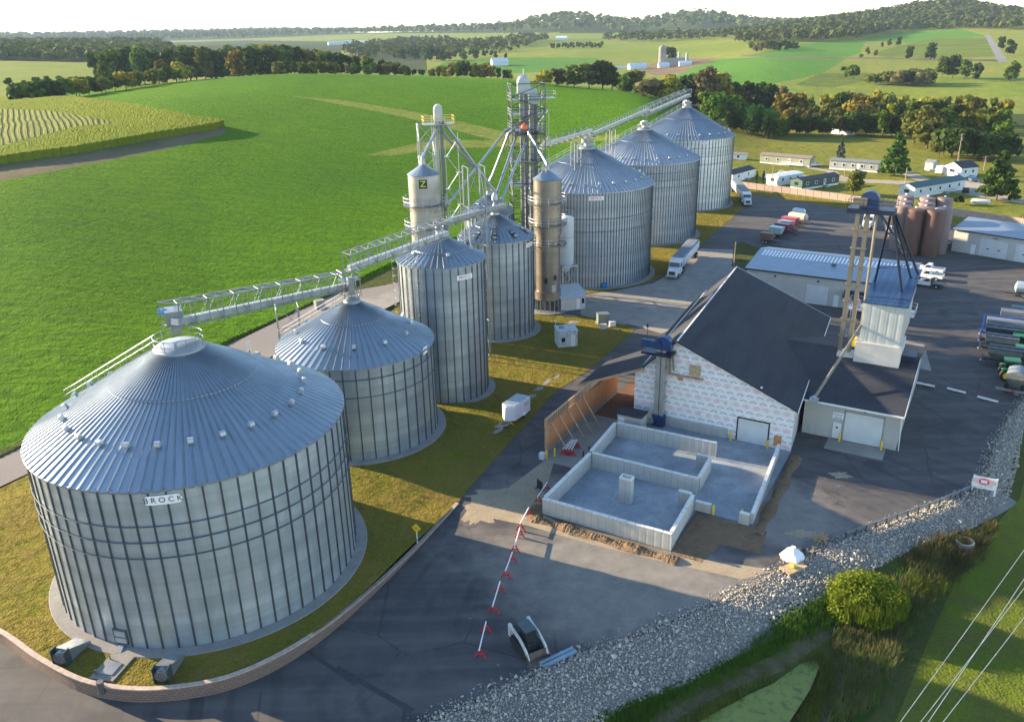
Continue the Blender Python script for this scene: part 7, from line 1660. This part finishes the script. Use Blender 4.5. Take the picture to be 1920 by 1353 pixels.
TCACHE = {}
def put_tree(key, p, H, leaf, label, cat='tree', group=None, wide=1.0, name=None):
    nm, H0, V_, F_, rg, parts, tr_, base, rad = PROTO[key]; s = H/H0
    if (key, 'm') not in TCACHE:
        if parts:
            me = np_mesh('crown', V_, F_, M('leaf_mid')); tk = trunk_mb(H0, tr_, base, rg, 5, rad*.45).build('trunk', M('bark')); TCACHE[(key, 'm')] = (me.data, tk.data); bpy.data.objects.remove(me); bpy.data.objects.remove(tk)
        else:
            tk = trunk_mb(H0, tr_, base, rg, 3, rad*.4); tv = np.array(tk.v); o_ = np_mesh(nm, V_, F_, M('leaf_mid'))
            bm = bmesh.new(); bm.from_mesh(o_.data); k0 = len(bm.faces); vs = [bm.verts.new(v) for v in tk.v]
            for f in tk.f: bm.faces.new([vs[q] for q in f]).material_index = 1
            o_.data.materials.append(M('bark')); bm.to_mesh(o_.data); bm.free(); TCACHE[(key, 'm')] = (o_.data,); bpy.data.objects.remove(o_)
    md = TCACHE[(key, 'm')]; nm = name or nm
    def setm(o, m):
        o.material_slots[0].link = 'OBJECT'; o.material_slots[0].material = m
    sc = (s*wide, s*wide, s); rz = random.uniform(0, 6.28)
    if parts:
        t = thing(nm, p, rz, label, cat, group); t.scale = sc
        c = bpy.data.objects.new('crown', md[0]); COL.objects.link(c); c.parent = t; setm(c, M(leaf))
        k = bpy.data.objects.new('trunk', md[1]); COL.objects.link(k); k.parent = t
    else:
        t = bpy.data.objects.new(nm, md[0]); COL.objects.link(t); t.location = p; t.rotation_euler.z = rz; t.scale = sc; setm(t, M(leaf)); tag(t, label, cat, group)
    return t
def tree_px(key, px, ytop, d, leaf, label, hmin=4, hmax=26, **kw):
    p = TD(px, d); v = ray(px, ytop); zt = HC+v[2]/math.hypot(v[0], v[1])*d
    H = min(hmax, max(hmin, zt-p.z)); return put_tree(key, p, H, leaf, label, **kw)
def pick(ws): return random.choices([w_[0] for w_ in ws], [w_[1] for w_ in ws])[0]
def band(keys, pts, n, d, dj, leaves, label, group, yj=4, **kw):
    """trees strung along a skyline given as photo points (x, top y)"""
    xs = [q[0] for q in pts]; ys = [q[1] for q in pts]
    for i in range(n):
        x = xs[0]+(xs[-1]-xs[0])*(i+.5+random.uniform(-.35, .35))/n; y = float(np.interp(x, xs, ys))+random.uniform(-yj*.3, yj)
        dd = d(x) if callable(d) else d
        lf = pick(leaves); tree_px(random.choice(keys), x, y, dd+random.uniform(-dj, dj), lf, label, group=group, wide=random.uniform(.82, 1.28), **kw)
NEAR = ['near0', 'near1', 'near2', 'near3']; MID = ['mid0', 'mid1', 'mid2', 'mid3']; BUSH = ['bush0', 'bush1', 'bush2']
# crest woods left of centre
band(MID, [(165, 95), (233, 88), (284, 84), (346, 85), (394, 88), (456, 81), (528, 83), (600, 90)], 30, 700, 30, [('leaf_mid', 5), ('leaf_dark', 5), ('leaf_olive', 3), ('leaf_yellow', 1)], 'broad tree in the wood along the crest of the crop field', 'wood along the crest')
band(MID, [(430, 88), (520, 86), (600, 92), (690, 104), (770, 124)], 24, 610, 18, [('leaf_mid', 4), ('leaf_dark', 4), ('leaf_olive', 3), ('leaf_orange', 1)], 'broad tree in the wood along the crest of the crop field', 'wood along the crest')
band(BUSH+MID, [(510, 116), (560, 112), (640, 118), (720, 120), (790, 128)], 22, 556, 8, [('leaf_olive', 4), ('leaf_dark', 4), ('leaf_brown', 1), ('leaf_mid', 2)], 'small rounded tree at the field side of the crest wood', 'small trees edging the crest wood', yj=6, hmax=11)
# hedgerow between crop field and pasture
band(BUSH, [(8, 152), (60, 146), (120, 141), (180, 138), (250, 130), (300, 124), (345, 122)], 20, lambda x: 450+.25*x, 10, [('leaf_mid', 3), ('leaf_olive', 3), ('leaf_yellow', 1), ('leaf_dark', 3)], 'hedgerow bush between the crop field and the pale pasture', 'hedgerow bushes', yj=8, hmin=2.5, hmax=10, cat='bush', name='hedge_shrub')
tree_px('mid1', 292, 112, 530, 'leaf_brown', 'brownish tree standing in the hedgerow end'); tree_px('bush1', 326, 116, 535, 'leaf_yellow', 'bright yellow bush at the hedgerow end', cat='bush')
for i, (x, y) in enumerate(((52, 126), (72, 124), (95, 122), (-2, 118))): tree_px(BUSH[i % 3], x, y, 760, 'leaf_dark', 'lone small bush scattered on the pale pasture', 2, 6, group='pasture bushes', cat='bush', name='pasture_shrub')
# valley edge, centre
band(MID, [(795, 128), (832, 122), (850, 114), (880, 113), (915, 120), (960, 132)], 15, 610, 12, [('leaf_mid', 4), ('leaf_yellow', 2), ('leaf_dark', 4), ('leaf_orange', 1)], 'tree in the clump behind the crest by the slender elevator', 'clump behind the crest')
for x, y, lf, lab, k in ((1019, 130, 'leaf_yellow', 'small yellow tree past the tallest elevator', 'bush0'), (1044, 126, 'leaf_brown', 'dull red-brown tree beside the small yellow one', 'mid0'), (1077, 121, 'leaf_mid', 'green tree between the brown tree and the large oak', 'mid2'), (1106, 114, 'leaf_olive', 'olive oak merging into the large oak', 'near1'), (1132, 109, 'leaf_dark', 'largest dark oak on the field edge', 'near0'), (1150, 122, 'leaf_dark', 'dark oak at the far flank of the largest one', 'near2'), (1193, 131, 'leaf_olive', 'lone rounded tree past the largest oak', 'near3'), (1222, 146, 'leaf_brown', 'low brown tree between the lone tree and the yellowing one', 'bush2'), (1254, 136, 'leaf_yellow', 'yellowing tree on the field edge near the farthest bin', 'near1')):
    tree_px(k, x, y, 505 if x < 1200 else 462, lf, lab, hmin=6, wide=1.5)
band(MID, [(1170, 138), (1200, 146), (1230, 152), (1290, 150)], 12, 478, 10, [('leaf_mid', 3), ('leaf_olive', 3), ('leaf_dark', 2), ('leaf_yellow', 1)], 'bushy tree filling the field corner before the farthest bin', 'field corner trees', yj=12)
# right hand wood, row by row
band(MID, [(1235, 150), (1290, 140), (1330, 128), (1390, 153), (1456, 149), (1487, 165), (1520, 172)], 18, lambda x: 500-.02*(x-1235), 12, [('leaf_dark', 5), ('leaf_mid', 3), ('leaf_olive', 2), ('leaf_brown', 1)], 'dark tree in the back of the wood behind the farthest bin', 'back rows of the far wood')
tree_px('near2', 1338, 120, 480, 'leaf_brown', 'tallest rusty brown tree rising over the wood', wide=1.1); tree_px('near0', 1362, 130, 482, 'leaf_orange', 'second rusty tree close to the tallest one')
band(NEAR, [(1335, 172), (1365, 166), (1407, 178), (1445, 196), (1490, 212)], 11, 412, 12, [('leaf_bright', 6), ('leaf_mid', 3)], 'bright green tree in the front of the wood by the farthest bin', 'bright front trees', yj=10)
band(NEAR, [(1375, 205), (1420, 212), (1470, 216), (1500, 220)], 9, 397, 8, [('leaf_dark', 3), ('leaf_mid', 2)], 'dark low tree at the foot of the bright front trees', 'dark foot trees', yj=10)
band(['tall0', 'tall1']+MID, [(1470, 176), (1515, 171), (1564, 170), (1634, 169), (1703, 174), (1780, 176), (1843, 176), (1925, 180)], 24, 462, 10, [('leaf_yellow', 4), ('leaf_orange', 3), ('leaf_olive', 4), ('leaf_dark', 2)], 'autumn tinted tree in the top row of the far wood', 'top row of the far wood', yj=6)
band(NEAR+['tall0'], [(1480, 196), (1560, 190), (1640, 184), (1703, 188), (1760, 186), (1850, 190), (1925, 196)], 22, 436, 9, [('leaf_olive', 4), ('leaf_orange', 2), ('leaf_dark', 4), ('leaf_mid', 3), ('leaf_yellow', 2)], 'mixed tree in the middle row of the far wood', 'middle row of the far wood', yj=10)
band(NEAR, [(1490, 214), (1560, 206), (1640, 205), (1720, 205)], 14, 412, 6, [('leaf_dark', 5), ('leaf_mid', 2), ('leaf_olive', 2)], 'dark tree at the meadow edge of the far wood', 'meadow edge trees', yj=12)
band(NEAR, [(1735, 204), (1780, 196), (1830, 206), (1880, 206), (1930, 215)], 12, 385, 14, [('leaf_olive', 4), ('leaf_yellow', 2), ('leaf_mid', 3), ('leaf_dark', 2)], 'rounded olive tree before the far wood, by the tall pole', 'olive trees by the tall pole', yj=14)
band(NEAR+BUSH, [(1790, 238), (1850, 236), (1930, 240)], 10, 352, 8, [('leaf_dark', 5), ('leaf_olive', 1)], 'dark shaded tree low beside the tall pole', 'dark shaded trees by the pole', yj=14, hmax=13)
# trees on the far slopes
for x, y, d, k, lf, lab in ((1591, 124, 830, 'bush0', 'leaf_dark', 'small dark tree in the hollow of the hay field'), (1612, 122, 760, 'bush1', 'leaf_mid', 'round tree at the hollow in the hay field'), (1633, 88, 1050, 'mid1', 'leaf_olive', 'tree clump at the corner of the striped field'), (1648, 92, 1030, 'mid0', 'leaf_olive', 'lower tree in the clump at the striped field corner'), (1622, 101, 1000, 'bush2', 'leaf_mid', 'bushy tree at the lane end of the striped field clump'), (1672, 72, 1250, 'mid3', 'leaf_brown', 'brown wooded knoll tree above the striped field'), (1690, 69, 1270, 'mid2', 'leaf_dark', 'dark wooded knoll tree above the striped field'), (1660, 78, 1230, 'mid0', 'leaf_brown', 'lower brown tree of the knoll above the striped field'), (1711, 84, 980, 'mid0', 'leaf_dark', 'lone dark tree on the lane below the striped field'), (1754, 79, 980, 'mid2', 'leaf_dark', 'taller lone dark tree on the lane below the striped field'),
                            (1782, 102, 800, 'near0', 'leaf_mid', 'large round tree at the end of the hay field'), (1803, 101, 800, 'near3', 'leaf_dark', 'second large round tree at the end of the hay field'), (1826, 108, 790, 'near1', 'leaf_mid', 'third large round tree at the end of the hay field'), (1848, 118, 780, 'mid1', 'leaf_dark', 'lower tree ending the row by the hay field'), (1888, 66, 1150, 'mid0', 'leaf_dark', 'dark tree beside the hill road, upper'), (1905, 72, 1050, 'mid3', 'leaf_dark', 'dark tree beside the hill road, lower'), (1915, 112, 760, 'near2', 'leaf_mid', 'leafy tree at the foot of the hill road'), (1240, 0, 1060, 'mid0', 'leaf_dark', 'dark tree beside the concrete silo')):
    if x == 1240: x, y = 1259, 85
    tree_px(k, x, y, d, lf, lab)
band(BUSH, [(1640, 140), (1700, 130), (1760, 124)], 20, 740, 16, [('leaf_brown', 3), ('leaf_olive', 3), ('leaf_dark', 1)], 'brownish scrub along the dip of the hay field', 'scrub in the dip', hmax=11, cat='bush', name='scrub_shrub')
band(MID, [(735, 92), (790, 86), (830, 92), (880, 90), (950, 96)], 26, 1300, 90, [('leaf_dark', 6), ('leaf_mid', 2), ('leaf_olive', 1)], 'dark tree in the hazy valley groves', 'hazy valley groves', hmax=20)
band(MID, [(1030, 90), (1090, 84), (1130, 82)], 18, 1500, 40, [('leaf_dark', 5), ('leaf_mid', 2)], 'dark tree in the hedge across the far open fields', 'far field hedge', hmin=9, hmax=20)
band(MID, [(1410, 82), (1440, 76), (1480, 74), (1500, 80)], 20, 1150, 60, [('leaf_dark', 4), ('leaf_brown', 2), ('leaf_mid', 2)], 'tree in the gully beside the upper bright field', 'gully trees', hmin=9, hmax=22)
# trees among the mobile homes
def base_tree(key, px, pyb, ytop, leaf, label, **kw):
    p = G(px, pyb); return put_tree(key, p, VH(px, ytop, p), leaf, label, **kw)
base_tree('pine0', 1676, 330, 249, 'leaf_pine', 'big sunlit pine beside the grey mobile home', wide=1.0); base_tree('pine0', 1868, 376, 284, 'leaf_pine', 'broad pine behind the propane tank', wide=1.15)
base_tree('spruce0', 1575, 300, 262, 'leaf_spruce', 'blue-grey spruce behind the grey mobile home'); base_tree('near3', 1600, 364, 318, 'leaf_olive', 'round olive bush tree beside the dark green mobile home', wide=1.3)
base_tree('cypress0', 1418, 347, 320, 'leaf_dark', 'slim dark cypress nearer the farthest bin'); base_tree('cypress0', 1430, 349, 319, 'leaf_dark', 'slim dark cypress nearer the lane')
base_tree('bush1', 1795, 384, 366, 'leaf_dark', 'dark shrub by the end of the green roofed home', cat='bush')
# ---------------------------------------------------------------- woods that read as one mass
def mass(name, polys, step, hgt, sz, leaf, seed, per=26):
    rg = np.random.default_rng(seed); C = []; Nn = []; S_ = []
    for poly, d0, d1, st in polys:
        xs = [q[0] for q in poly]; a0_, a1_ = azof(min(xs)), azof(max(xs)); d = d0
        while d < d1:
            na = max(2, int((a1_-a0_)*d/st)); a = a0_+(a1_-a0_)*(np.arange(na)+rg.uniform(-.4, .4, na))/na; dd = d+rg.uniform(-st/2, st/2, na)
            X_, Y_ = np.sin(a)*dd, np.cos(a)*dd; Z_ = ZT(X_, Y_); px, py = projn(np.stack([X_, Y_, Z_], -1)); m = inpoly(px, py, poly)
            for x, y, z in zip(X_[m], Y_[m], Z_[m]):
                h = hgt*rg.uniform(.7, 1.25); r0 = h*.42; dv = rg.normal(size=(per, 3)); dv /= np.linalg.norm(dv, axis=1, keepdims=True); dv[:, 2] = np.abs(dv[:, 2])*1.1-.15
                C.append(np.array([x, y, z+h*.42])+dv*np.array([r0, r0, h*.58])*rg.uniform(.75, 1.1, (per, 1))); Nn.append(dv+rg.normal(0, .35, (per, 3))+np.array([0, 0, .25])); S_.append(np.full(per, h*.17))
            d += st*.85
    V_, F_ = quads(np.concatenate(C), np.concatenate(Nn), np.concatenate(S_), rg); o = np_mesh(name, V_, F_, M(leaf)); o['kind'] = 'stuff'; return o
mass('far_woods', [([(-400, 110), (0, 114), (160, 116), (260, 118), (330, 100), (260, 70), (0, 66), (-400, 60)], 1000, 2400, 17)], 0, 15, 3, 'far_leaf', 3, 22)
mass('hill_woods', [([(1380, 84), (1395, 68), (1460, 52), (1553, 40), (1660, 28), (1775, 8), (1850, 16), (2000, 36), (2000, 58), (1800, 55), (1680, 60), (1610, 73), (1500, 82)], 1350, 2700, 17)], 0, 15, 3, 'far_leaf', 4, 22)
mass('ridge_woods', [(RIDGE, 2700, 6400, 62)], 0, 26, 4, 'far_leaf', 5, 16)
mass('valley_woods', [([(640, 96), (700, 84), (760, 78), (900, 84), (960, 76), (1040, 72), (960, 98), (760, 108), (660, 112)], 1250, 2600, 30), ([(1120, 76), (1300, 68), (1420, 64), (1420, 72), (1300, 76), (1180, 80)], 1500, 2900, 26)], 0, 15, 3, 'far_leaf', 6, 18)
# ---------------------------------------------------------------- rock bank, ditch and reeds
def offs(i0, i1, n, s):
    """points along the yard edge, pushed s metres outward"""
    P = smooth_line([Vector((e[0], e[1], 0)) for e in EDGE[i0:i1]], 8); out = []
    for k, p in enumerate(P):
        d = (P[min(k+1, len(P)-1)]-P[max(k-1, 0)]).normalized(); o = Vector((d.y, -d.x, 0)); out.append((p, o))
    return out
RW_PX = [(540, 1353+130), (900, 1440), (1100, 1372), (1190, 1318), (1290, 1284), (1400, 1218), (1470, 1162), (1530, 1126), (1600, 1090), (1720, 1026), (1830, 988), (1890, 940), (1907, 880), (1920, 800), (1975, 740), (2040, 640), (2160, 520)]
def rock_ok(x, y):
    s = edge_dist(x, y); p = np.stack([x, y, ZT(x, y)], -1); px, py = projn(p)
    return (s > -1.3*rg.uniform(0, 1, s.shape)**5-.1) & (s < 13.5) & inpoly(px, py, [(q[0]-22, q[1]-26) for q in EDGE_PX]+RW_PX[::-1]), s
E_ = offs(0, len(EDGE), 0, 0); vs = []; fs = []; ss = [-.5, 0.0, .8, 2, 3.5, 5, 6.5, 8, 9.5, 11]
for p, o in E_:
    for s in ss: q = p+o*s; z = float(ZT(np.array([q.x]), np.array([q.y]))[0]); vs.append((q.x, q.y, (-.03 if s <= 0 else z+.06)))
k = len(ss); fs = [(i*k+j, i*k+j+1, (i+1)*k+j+1, (i+1)*k+j) for i in range(len(E_)-1) for j in range(k-1)]
px, py = projn(np.array([np.mean([vs[q] for q in f], axis=0) for f in fs])); keep = inpoly(px, py, [(q[0]-6, q[1]-8) for q in EDGE_PX]+RW_PX[::-1])
o = MB().add(vs, [f for f, kk in zip(fs, keep) if kk]).build('gravel_bank', M('riprap_bed'), smooth=True); o['kind'] = 'structure'
t = NT('rock'); geo = t.n('ShaderNodeNewGeometry'); ri = geo.outputs['Random Per Island']; c = t.mix(ri, (.20, .18, .15), (.60, .545, .465)); c = t.mix(t.math('MULTIPLY', t.noise(4, 4), .45), c, (.32, .28, .225)); c = t.mix(t.math('MULTIPLY', t.ramp(t.noise(.35, 3), .55, .7), .45), c, (.24, .21, .16)); t.bump(t.noise(9, 3), .4, .05); MATS['rock'] = t.out(c, .85)
bmi = bmesh.new(); bmesh.ops.create_icosphere(bmi, subdivisions=1, radius=1); iv = np.array([v.co[:] for v in bmi.verts]); bmi.faces.ensure_lookup_table(); iff = np.array([[v.index for v in f.verts] for f in bmi.faces]); bmi.free()
oct_v = np.array([(1, 0, 0), (-1, 0, 0), (0, 1, 0), (0, -1, 0), (0, 0, 1), (0, 0, -1)], float); oct_f = np.array([(0, 2, 4), (2, 1, 4), (1, 3, 4), (3, 0, 4), (2, 0, 5), (1, 2, 5), (3, 1, 5), (0, 3, 5)])
rg = np.random.default_rng(21); ex = np.array([[p.x, p.y] for p, _ in E_]); eo = np.array([[o.x, o.y] for _, o in E_])
seg = np.hypot(*(ex[1:]-ex[:-1]).T); cum = np.concatenate([[0], np.cumsum(seg)]); NR = 230000
sl_ = rg.uniform(0, cum[-1], NR); ii = np.searchsorted(cum, sl_)-1; ii = np.clip(ii, 0, len(seg)-1); fr_ = ((sl_-cum[ii])/seg[ii])[:, None]; so_ = rg.uniform(-1.2, 13, NR)
XY = ex[ii]+(ex[ii+1]-ex[ii])*fr_+eo[ii]*so_[:, None]; okm, sd_ = rock_ok(XY[:, 0], XY[:, 1]); XY = XY[okm]; dcam = np.hypot(XY[:, 0], XY[:, 1]); XY = XY[dcam < 125]
n = len(XY); rz = np.where(sd_[okm][dcam < 125] < 0, -.05, ZT(XY[:, 0], XY[:, 1])); size = (rg.gamma(3.2, .0205, n)).clip(.035, .30)
def rotm(n):
    q = rg.normal(size=(n, 4)); q /= np.linalg.norm(q, axis=1, keepdims=True); w_, x, y, z = q.T
    return np.stack([1-2*(y*y+z*z), 2*(x*y-z*w_), 2*(x*z+y*w_), 2*(x*y+z*w_), 1-2*(x*x+z*z), 2*(y*z-x*w_), 2*(x*z-y*w_), 2*(y*z+x*w_), 1-2*(x*x+y*y)], -1).reshape(n, 3, 3)
base_v = oct_v[None]*rg.uniform(.62, 1.2, (n, 6, 1))*rg.uniform(.55, 1.2, (n, 1, 3)); vv = np.einsum('nij,nkj->nki', rotm(n), base_v)*size[:, None, None]
vv += np.stack([XY[:, 0], XY[:, 1], rz+.06+size*.25], -1)[:, None, :]
ff = (oct_f[None]+np.arange(n)[:, None, None]*6).reshape(-1, 3); o = np_mesh('riprap_rubble', vv.reshape(-1, 3), ff, M('rock')); o['kind'] = 'stuff'
# pond with duckweed
t = NT('duckweed'); n1 = t.ramp(t.noise(.25, 5), .35, .65); c = t.mix(n1, (.14, .175, .028), (.185, .215, .04)); c = t.mix(t.ramp(t.noise(1.5, 4), .5, .7), c, (.07, .095, .02)); MATS['duckweed'] = t.out(c, .6)
ground('mud_grass', (.16, .14, .085), (.21, .185, .11), .2, 1.0, 5, .9, .25, (.06, .075, .025)); ground('wet_grass', (.045, .12, .014), (.07, .15, .02), .2, .8, 6, .95, .3, (.05, .06, .02))
ground('field_turf', (.11, .165, .014), (.17, .20, .025), .06, .35, 5, .95, .25, (.12, .10, .04))
def drape(name, pxs, dz, mat, z=-2.35, kind='structure', step=1.2):
    out = [G(x, y, z) for x, y in pxs]
    return lawn_mesh(name, out, lambda x, y: ZT(x, y)+dz, mat, step)
drape('ditch_grass', [(1190, 1322), (1290, 1290), (1400, 1222), (1470, 1165), (1530, 1128), (1600, 1150), (1660, 1240), (1640, 1330), (1560, 1420), (1000, 1480), (1000, 1420)], .05, M('wet_grass'))
drape('mud_bank', [(1180, 1400), (1250, 1330), (1330, 1290), (1440, 1245), (1540, 1185), (1600, 1190), (1610, 1215), (1590, 1260), (1560, 1340), (1520, 1420), (1150, 1440)], .08, M('mud_grass'))
drape('ditch_weed_ground', [(1215, 1420), (1275, 1350), (1370, 1300), (1470, 1262), (1560, 1200), (1580, 1215), (1545, 1280), (1500, 1360), (1470, 1420)], .11, M('rough_grass'))
px_pts = [(1260, 1420), (1310, 1352), (1400, 1303), (1450, 1280), (1500, 1244), (1530, 1236), (1537, 1248), (1520, 1290), (1480, 1353), (1440, 1420)]
o = sheet('pond_water', [G(x, y, -2.05) for x, y in px_pts], -2.05, M('duckweed'))
drape('field_turf', [(1640, 1440), (1700, 1300), (1740, 1200), (1790, 1090), (1850, 1020), (1905, 960), (1925, 880), (2150, 640), (2700, 700), (2700, 1440)], .05, M('field_turf'))
def tufts(name, pts, hmin, hmax, per, w_, leaf, seed, kind='stuff', lean=.35, up=1.0):
    """grass and reed clumps built of narrow upright blades"""
    rg = np.random.default_rng(seed); Vs = []
    for x, y, z, s in pts:
        a = rg.uniform(0, 6.283, per); r0 = rg.uniform(0, 1, per)**.5*s; h = rg.uniform(hmin, hmax, per); la = rg.uniform(0, 6.283, per); ln = rg.uniform(0, lean, per)*h
        bx, by = x+r0*np.cos(a), y+r0*np.sin(a); zz = np.full(per, z)
        wx, wy = -np.sin(la)*w_, np.cos(la)*w_; tx, ty = bx+np.cos(la)*ln, by+np.sin(la)*ln
        p0 = np.stack([bx-wx, by-wy, zz-.1], -1); p1 = np.stack([bx+wx, by+wy, zz-.1], -1); p2 = np.stack([tx+wx*.25, ty+wy*.25, zz+h], -1); p3 = np.stack([tx-wx*.25, ty-wy*.25, zz+h], -1)
        Vs.append(np.stack([p0, p1, p2, p3], 1).reshape(-1, 3))
    V_ = np.concatenate(Vs); o = np_mesh(name, V_, np.arange(len(V_)).reshape(-1, 4), M(leaf))
    if kind: o['kind'] = kind
    return o
def scatter_px(poly, n, seed, z=-2.2, s=.5):
    rg = np.random.default_rng(seed); xs = [q[0] for q in poly]; ys = [q[1] for q in poly]; out = []
    while len(out) < n:
        x, y = rg.uniform(min(xs), max(xs)), rg.uniform(min(ys), max(ys))
        if inpoly(np.array([x]), np.array([y]), poly)[0]:
            g = G(x, y, z); zz = float(ZT(np.array([g.x]), np.array([g.y]))[0]); out.append((g.x, g.y, zz, s*rg.uniform(.6, 1.4)))
    return out
c0_ = G(1622, 1150, -2.1); rg = np.random.default_rng(3); cat = []
for i in range(190):
    a = rg.uniform(0, 6.28); r0 = rg.uniform(0, 1)**.5; x, y = c0_.x+3.0*r0*math.cos(a), c0_.y+2.3*r0*math.sin(a); cat.append((x, y, float(ZT(np.array([x]), np.array([y]))[0]), .5))
bc = thing('willow_shrub', (c0_.x, c0_.y, float(ZT(np.array([c0_.x]), np.array([c0_.y]))[0])), 0, 'dense rounded green shrub with upright shoots between the rocks and the grass', 'bush')
V_, F_ = [], []
for q_, (ox, oy, H_, r_) in enumerate(((-1.0, .2, 3.3, 2.7), (1.5, -.3, 2.7, 2.4), (.2, 1.3, 3.0, 2.2), (-2.3, -.9, 2.0, 1.7), (2.7, .9, 2.0, 1.5), (.3, -1.5, 2.0, 1.9))):
    v_, f_ = crown_cards(np.random.default_rng(77+q_), H_, r_, -.3, 22, int(1500*r_), .085, 'round'); F_.append(f_+sum(len(k_) for k_ in V_)); V_.append(v_+np.array([ox, oy, 0]))
V_, F_ = np.concatenate(V_), np.concatenate(F_); np_mesh('foliage', V_, F_, M('leaf_reed'), parent=bc)
rg2 = np.random.default_rng(78); sp_ = []
for i in range(330):
    a = rg2.uniform(0, 6.28); r0 = 3.3*rg2.uniform(0, 1)**.5; sp_.append((r0*math.cos(a), r0*math.sin(a), 1.9*math.sqrt(max(.1, 1-(r0/3.9)**2)), .18))
o = tufts('shoots', sp_, .5, 1.25, 12, .022, 'leaf_reed', 8, None, lean=.3); o.parent = bc
tufts('ditch_grass_tufts', scatter_px([(1130, 1360), (1290, 1298), (1400, 1232), (1480, 1172), (1560, 1140), (1560, 1180), (1420, 1255), (1300, 1310), (1180, 1380)], 420, 4), .25, .7, 16, .03, 'leaf_bright', 9)
tufts('ditch_green_weeds', scatter_px([(1560, 1200), (1700, 1080), (1760, 1060), (1760, 1120), (1690, 1200), (1640, 1320), (1560, 1353), (1590, 1270)], 420, 55), .2, .8, 16, .035, 'leaf_bright', 56, lean=.7)
tufts('ditch_weeds', scatter_px([(1560, 1200), (1700, 1080), (1760, 1060), (1760, 1120), (1690, 1200), (1640, 1320), (1560, 1353), (1590, 1270)], 520, 5), .3, 1.1, 18, .03, 'leaf_weed', 10, lean=.8)
tufts('bank_weeds', scatter_px([(1690, 1065), (1740, 1035), (1830, 1020), (1870, 990), (1840, 1050), (1790, 1090), (1730, 1110)], 260, 6), .3, .9, 18, .03, 'leaf_weed', 11, lean=.8)
tufts('pond_edge_weeds', scatter_px([(1240, 1400), (1300, 1345), (1400, 1292), (1480, 1256), (1530, 1226), (1570, 1250), (1560, 1300), (1510, 1380), (1490, 1380), (1540, 1260), (1500, 1240), (1400, 1300), (1310, 1352), (1270, 1410)], 330, 7), .2, .75, 16, .03, 'leaf_olive', 12)
tufts('yellow_weeds', scatter_px([(1700, 1100), (1770, 1090), (1775, 1110), (1700, 1125)], 60, 13), .4, 1.0, 22, .03, 'leaf_reed', 13)
tufts('rock_weeds', [(*G(x, y, z)[:], .35) for x, y, z in ((1336, 1172, -1.2), (1345, 1190, -1.4), (1660, 1010, -1.0), (1685, 1008, -1.0), (1535, 1060, -1), (1815, 965, -.8))], .3, .8, 40, .03, 'leaf_dark', 14)
# sparse taller grass over the lawns so that the turf is not a bare sheet
def turf_tufts(name, outline, n, seed, zf, h0, h1, leaf, s=.25, dmax=140):
    rg = np.random.default_rng(seed); P = np.array([(p.x, p.y) for p in outline]); out = []
    while len(out) < n:
        q = rg.uniform(P.min(0), P.max(0), (4000, 2)); m = inpoly(q[:, 0], q[:, 1], [tuple(k) for k in P]); q = q[m]
        for b_ in BINS.values(): q = q[np.hypot(q[:, 0]-b_[0], q[:, 1]-b_[1]) > b_[2]+1.3]
        z = zf(q[:, 0], q[:, 1]); out += [(x, y, zz, s) for (x, y), zz in zip(q, z)]
    return tufts(name, out[:n], h0, h1, 7, .028, leaf, seed)
turf_tufts('lawn_grass', lawn1, 6500, 31, lawn1_h, .05, .15, 'leaf_turf' if 'leaf_turf' in MATS else (leaf_mat('leaf_turf', (.075, .11, .018), (.12, .14, .028), (.14, .12, .04), .3, .5) and 'leaf_turf'))
# ---------------------------------------------------------------- air between here and the hills
hz_ = MB().box(-9600, 9600, -120, 9700, -4.5, 150).build('haze', bpy.data.materials.new('haze_air')); hz_['kind'] = 'stuff'
hm = hz_.data.materials[0]; hm.use_nodes = True; nt = hm.node_tree; nt.nodes.remove(nt.nodes['Principled BSDF'])
pv = nt.nodes.new('ShaderNodeVolumePrincipled'); pv.inputs['Color'].default_value = (.58, .76, 1.0, 1); pv.inputs['Density'].default_value = .00005; pv.inputs['Anisotropy'].default_value = .0
nt.links.new(pv.outputs[0], nt.nodes['Material Output'].inputs['Volume'])
